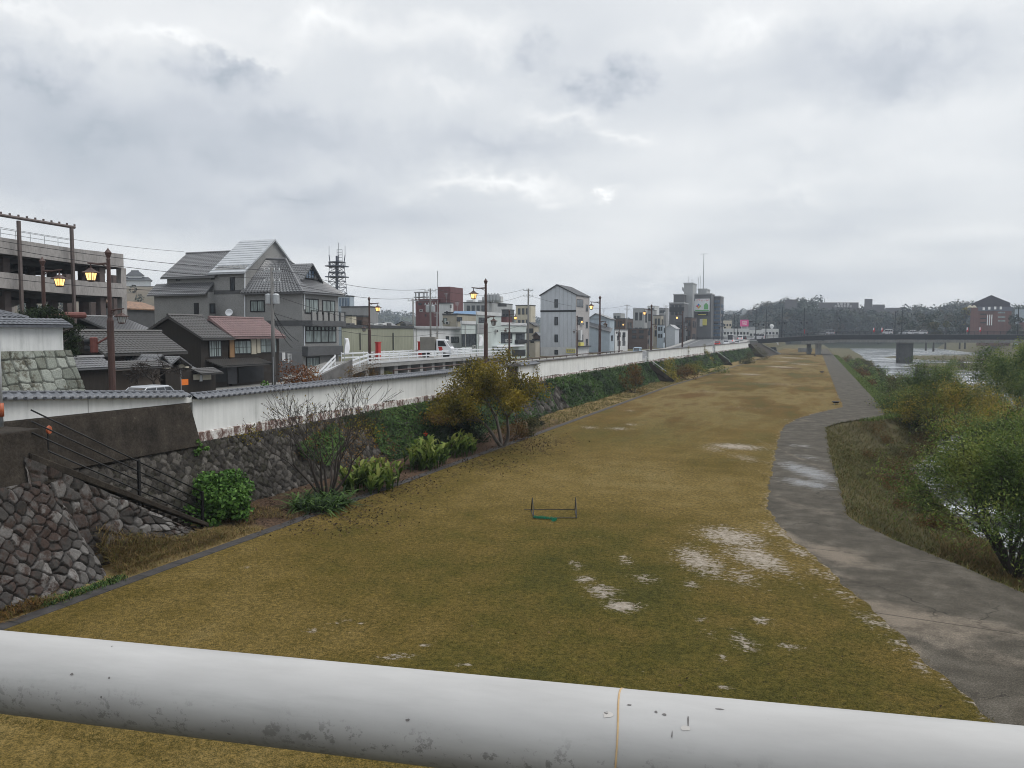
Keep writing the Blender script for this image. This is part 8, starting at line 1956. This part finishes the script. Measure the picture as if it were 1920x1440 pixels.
# --- lawn blades
def fn_lawn(rg, n):
    Y = 11 + (rg.uniform(0, 1, n*2)**1.35)*40; X = rg.uniform(-20.2, 6, n*2); PLv = np.interp(Y, ply, plx); ok = X < PLv + .06; X, Y = X[ok], Y[ok]
    bv = np.maximum(patches(X, Y, BARE), patches(X, Y, SAND)); nz = fbm(X*1.3, Y*1.3, 4, 4); ok = bv + (nz - .5)*1.2 < .42; X, Y = X[ok][:n], Y[ok][:n]
    return np.stack([X, Y, np.full(len(X), .022)], 1)
rg = np.random.default_rng(95); P = fn_lawn(rg, 210000); tint = np.clip(.5 + 1.1*(fbm(P[:, 0]*.12, P[:, 1]*.08, 31, 4) - .5) + 1.2*(fbm(P[:, 0]*.9, P[:, 1]*.9, 33, 4) - .5) + rg.normal(size=len(P))*.26, 0, 1)
gp = [(1450,1230,260,110,-.16),(1560,1130,90,40,-.16),(1150,1000,160,70,-.05),(1250,1090,200,40,-.10),(1160,920,330,60,.2)]
for px, py, wx, wy, a in gp: tint = tint + a*patches(P[:, 0], P[:, 1], [(px, py, wx, wy, 1)])
o = blades('lawn_grass', P, .058, .018, LAWNB, None, .65, tint, rg, .3, 1); tag(o, 'short tawny and green grass of the riverside lawn', 'grass', kind='stuff')
# --- river side slope
def fn_slope(y0, y1, f0, f1, thr=.35, sd_=3):
    def f(rg, n):
        Y = rg.uniform(y0, y1, n*2); U = rg.uniform(f0, f1, n*2); k = fbm(Y*.4, U*4, sd_, 4) > thr; Y, U = Y[k][:n], U[k][:n]; P = []
        for y, u in zip(Y, U):
            a, c = pr(y) - .06, river_edge(y) - .1; x = a + (c - a)*u; P.append((x, y, tz(x, y)))
        return np.array(P)
    return f
carpet('rough brown and green weeds on the slope between path and river', 'slope_weeds', fn_slope(18, 92, 0, .98, .22), 60000, .36, .024, WEEDM, .65, 101, .5, 2, 'weeds')
carpet('taller tawny reeds along the near river edge', 'river_reeds', fn_slope(24, 62, .55, 1.0, .48, 8), 7000, .75, .02, DRYG, .35, 102, .5, 3, 'reeds')
def fn_verge(rg, n):
    Yv = rg.uniform(80, 320, n); return np.stack([np.array([pr(y) for y in Yv]) + rg.uniform(.05, 1.5, n), Yv, np.full(n, -.12)], 1)
carpet('bright green grass verge along the far path', 'verge_grass', fn_verge, 15000, .36, .06, leafmat('verge_blades', [(.04, .065, .016), (.08, .115, .022), (.12, .16, .036)], .2), .5, 103, .4, 2)
carpet('dull weeds covering the far river slope', 'slope_weeds', fn_slope(88, 330, .15, .98, .3, 9), 26000, .75, .09, SCRB, .6, 104, .4, 2, 'weeds')
# low scrub between far path and river: single bushes
rr = random.Random(12)
SCL = []
for k in range(60):
    y = 92 + (k/59)**1.25*225 + rr.uniform(-2, 2); a, c = pr(y) + 2.2, river_edge(y) - .6; x = a + (c - a)*rr.uniform(.1, 1.0); SCL.append((x, y, rr.uniform(1.8, 3.6), rr.choice([SCRB, SCRB, RUSTM, WILL, WEEDM])))
for i, (x, y, hh, mt) in enumerate(sorted(SCL, key=lambda q: q[1])):
    where = 'just past the path bend' if y < 110 else 'beside the far path' if y < 190 else 'close before the far bridge'
    colr = {id(SCRB): 'olive', id(RUSTM): 'rusty', id(WILL): 'green', id(WEEDM): 'tawny'}[id(mt)]
    bush('river_bush', f'{colr} low scrub bush between path and river, {where}', 'bush', (x, y, tz(x, y)), hh*1.7, hh, 620, .20 if y < 150 else .34, mt, 200 + i, .5, 9, f'{colr} scrub bushes {where}', 1, False)
# willows by the water
def willow(label, px, py, h, w, n, leaf, mat, seed, stems=6, asp=.32, z=-2.6, x=None, y=None, rad=None, low=.10):
    b_ = gz(px, py, z) if x is None else Vector((x, y, z))
    return leafy_tree('river_willow', label, (b_.x, b_.y, z), h, .05 + h*.008, stems, 4, .70, .15, seed, n, leaf, mat, rad or h*.06, BARK, asp, .70, 'willows along the river edge', .2, .3, 'willow', .16, .006, (2, 3), 1.0, w, low)
willow('nearest dark green willow reaching over the river at the right edge', 1905, 1085, 6.9, 8.5, 54000, .165, WILL, 301, 12, .32, -2.6, None, None, .34, .0)
willow('second thinner willow behind the nearest one, at the right edge', 1868, 965, 4.8, 6.0, 20000, .16, WILL, 302, 9, .32, -2.6, 11.6, 50.5, .28, .03)
willow('bright green willow with young shoots in the middle of the river edge', 1850, 862, 4.8, 7.2, 26000, .17, WILL, 303, 10, .32, -2.6, 13.6, 66, .30, .02)
willow('yellowing bushy willow left of the bright green one', 1770, 812, 5.6, 9.2, 34000, .19, WILY, 304, 12, .36, -2.5, 12.4, 88, .46, .0)
willow('tall pale green willow top behind the yellowing one', 1735, 790, 7.2, 7.6, 22000, .20, WILL, 305, 8, .34, -2.5, 12.6, 101, .40, .02)
willow('olive willow at the left of the group beside the far path', 1690, 772, 4.0, 6.6, 15000, .18, WILL, 306, 9, .36, -2.2, 10.2, 94, .34, .02)
willow('dark dense tree standing on the gravel bar at the right edge', 1890, 790, 9.8, 9.0, 38000, .22, WILL, 307, 5, .42, -2.4, 23.6, 112, .52, .2)
willow('golden tree at the far right edge on the gravel bar', 1925, 760, 8.0, 6.5, 9000, .22, WILY, 308, 5, .42, -2.4, 29.0, 117, .52, .2)
willow('small yellow willow in front of the dark gravel bar tree', 1815, 800, 4.4, 7.6, 18000, .17, WILY, 309, 9, .36, -2.5, 15.2, 79, .32, .02)
for (x, y, hh, mt, lab) in [(5.6, 60, 1.5, RUSTM, 'rusty brown round bush on the slope below the path bend'), (6.4, 66, 1.7, RUSTM, 'second rusty bush nearer the water below the path bend'), (5.2, 70, 1.5, WEEDM, 'tawny bush under the corner of the path bend'), (7.4, 76, 2.0, SCRB, 'olive bush at the waterline below the path bend'), (6.2, 48, .9, RUSTM, 'low dark red brown bramble on the near slope'), (9.4, 84, 2.2, SCRB, 'dense olive bush between path bend and the yellowing willow'), (6.6, 54, .8, WILL, 'low green bramble patch by the near waterline')]:
    bush('slope_bush', lab, 'bush', (x, y, tz(x, y) - .05), hh*2.0, hh, 1700, .11, mt, int(x*31 + y), .45, 16)
rr = random.Random(77)
for i in range(22):
    y = rr.uniform(48, 87); a, c = pr(y) + 1.0, river_edge(y) - .5; x = a + (c - a)*rr.uniform(0, 1)
    if c - a < 1: continue
    hh = rr.uniform(.6, 1.5) * (1.2 if y > 66 else .8); mt, cw = rr.choice([(RUSTM, 'rusty'), (SCRB, 'olive'), (WEEDM, 'tawny'), (RUSTM, 'rusty')]); half = 'upper' if x - a < (c - a)/2 else 'lower'
    bush('slope_scrub', f'low {cw} scrub on the {half} slope below the path bend', 'bush', (x, y, tz(x, y) - .05), hh*2.1, hh, 900, .10, mt, 600 + i, .45, 12, f'{cw} scrub on the {half} slope', 1, False)
# gravel bars with scrub
rr = random.Random(44); BL = ['dark scrub', 'pale scrub', 'olive scrub']
for i in range(26):
    bx, by, rx, ry, hh = BARS[[1, 1, 1, 1, 4, 4, 2, 3, 0, 5][i % 10]]; a = rr.uniform(0, 6.28); f_ = math.sqrt(rr.random())*.8; x, y = bx + rx*f_*math.cos(a), by + ry*f_*math.sin(a); s_ = rr.uniform(2.0, 5.2) if y > 140 else rr.uniform(1, 1.8)
    nm = 'nearer gravel bars' if y < 240 else 'broad bar before the far bridge' if y < 330 else 'bar beyond the far bridge'
    mt, cw = rr.choice([(SCRB, 'olive'), (WILL, 'green'), (RUSTM, 'rusty')])
    bush('bar_bush', f'{cw} scrub bush on the {nm}', 'bush', (x, y, max(-2.9, bed(x, y) - .1)), s_*2, s_, 520, .34 if y > 200 else .22, mt, 400 + i, .5, 9, f'{cw} bushes on the {nm}', 1, False)
STN = M('river_stone', (.10, .095, .085), .5, 2, .7, .3)
rg = np.random.default_rng(7); mb = MB()
for k in range(150):
    bx, by, rx, ry, hh = BARS[rg.integers(0, 4)]; a = rg.uniform(0, 6.28); x, y = bx + rx*1.02*math.cos(a)*rg.uniform(.7, 1.1), by + ry*1.02*math.sin(a)*rg.uniform(.7, 1.1); s_ = rg.uniform(.15, .5)
    mb.lathe((x, y, max(-2.95, bed(x, y) - .05)), [(s_*.5, -.1), (s_, .05), (s_*.8, s_*.45), (s_*.25, s_*.6)], 6, a)
o = mb.build('river_stones', STN, None); tag(o, 'dark wet stones edging the gravel bars in the river', 'stones', kind='stuff')
# --- planting behind the wall
p = gx(112, 640, -42.5); o = thing('pine_tree', 'dark pine branches over the white turret wall', 'pine', (p.x, p.y, ROAD)); rg = np.random.default_rng(3); C, Rr = [], []
mb = MB(); mb.tube([(p.x, p.y, ROAD), (p.x + .2, p.y - .3, 6.4), (p.x, p.y - .8, 9.1)], [.2, .15, .06], 7)
for px, py, r_ in [(65, 592, 1.0), (80, 588, 1.0), (95, 590, .9), (118, 606, .7), (126, 620, .8), (122, 600, .6), (132, 634, .7), (128, 652, .8), (135, 660, .6), (146, 612, .5)]:
    q = gx(px, py, -43.3); C.append(q); Rr.append(r_*.95); mb.tube([(p.x + .1, p.y - .3, min(q.z, 8.5) - .4), q], [.07, .03], 5)
mb.build('trunk', BARK, o); P, d, idx = clump_pts(C, Rr, 4200, rg, .55, .2); leafcloud('crown', P, .22, PINEM, o, None, None, .22, rng=rg)
p = gx(297, 726, -41.5); pt_, tips = leafy_tree('pruned_tree', 'dark leafless pruned tree with drooping twigs in front of the timber house', (p.x, p.y, ROAD), 3.3, .16, 1, 4, .95, -.25, 77, 0, .1, RUSTM, .1, BARK, .5, .66, None, .3, .2, 'tree', .25, .016, (3, 4), 1.0, 3.8)
p = gx(556, 690, -38); bush('maple_shrub', 'rusty orange maple shrub behind the white wall below the shop signs', 'shrub', (p.x, p.y, ROAD), 4.4, 3.6, 2200, .16, leafmat('maple_leaves', [(.06, .025, .012), (.14, .050, .018), (.22, .085, .022), (.12, .09, .02)], .25), 88, .6, 16)
p = gx(494, 716, -38); bush('green_shrub', 'fresh green shrub left of the rusty orange maple', 'shrub', (p.x, p.y, ROAD), 2.0, 1.75, 900, .20, HYDR, 89, .6, 9)
for px, X_, w, h, lab, sd_ in [(690, -39, 3.8, 2.6, 'brown weedy shrub around the foot of the second lamp', 90), (660, -39, 3.0, 2.2, 'dead brown bramble left of the second lamp', 91), (725, -38, 1.8, 1.6, 'small yellowish shrub beside the sloping guardrail', 92)]:
    p = gx(px, 690, X_); bush('street_shrub', lab, 'shrub', (p.x, p.y, ROAD), w, h, 1000, .13, RUSTM if px < 720 else WILY, sd_, .45, 12)
rg = np.random.default_rng(15)
for px, yt, yb_, D, w_, mt, lab in [(1705, 582, 640, 420, 9, WOODM, 'hazy tree in the dip left of the brick building'), (1738, 588, 640, 400, 9, WOODM, 'rounded dark tree between two hills right of the lamp poles'), (1775, 578, 640, 430, 12, WOODM, 'big dark tree left of the brick building'), (1802, 574, 640, 440, 10, WOODM, 'tall tree touching the left side of the brick building'), (1752, 600, 640, 380, 7, SCRB, 'low pale tree in front of the big dark tree'), (1812, 568, 640, 445, 5, GOLD, 'golden tree beside the corner of the brick building'), (1903, 585, 640, 400, 7, WOODM, 'dark tree at the right end of the bridge')]:
    a = gd(px, yt, D); b_ = Vector((a.x, a.y, 1.5)); hh = a.z - 1.5; o = thing('far_tree', lab, 'tree', b_, 'trees beyond the far bridge'); C = [(a.x + rg.normal()*w_*.28, a.y + rg.normal()*w_*.28, 1.5 + hh*rg.uniform(.35, .88)) for _ in range(14)]
    P, d, idx = clump_pts(C, [w_*rg.uniform(.18, .30) for _ in C], 900, rg, .9, .5); leafcloud('crown', P, 1.0, mt, o, np.clip(.2 + .5*rg.uniform(0, 1, 14)[idx] + rg.normal(size=len(P))*.12, 0, 1), d, .8, rng=rg); MB().tube([b_ - UP*2, (a.x, a.y, a.z - hh*.3)], [.5, .2], 6).build('trunk', BARK, o)
# ------------------------------------------------------------------ the damp air
HAZE = 0.00030
t = NT('haze_air')
t.t.nodes.remove(t.b); pv = t.n('VolumePrincipled'); t.l(pv.outputs[0], t.out.inputs['Volume'])
pv.inputs['Color'].default_value = (.78, .88, 1.0, 1); pv.inputs['Density'].default_value = HAZE; pv.inputs['Anisotropy'].default_value = .2
hz = MB().box(-1520, 1520, -80, 1520, -5.2, 96).build('haze', t.m); tag(hz, kind='stuff')
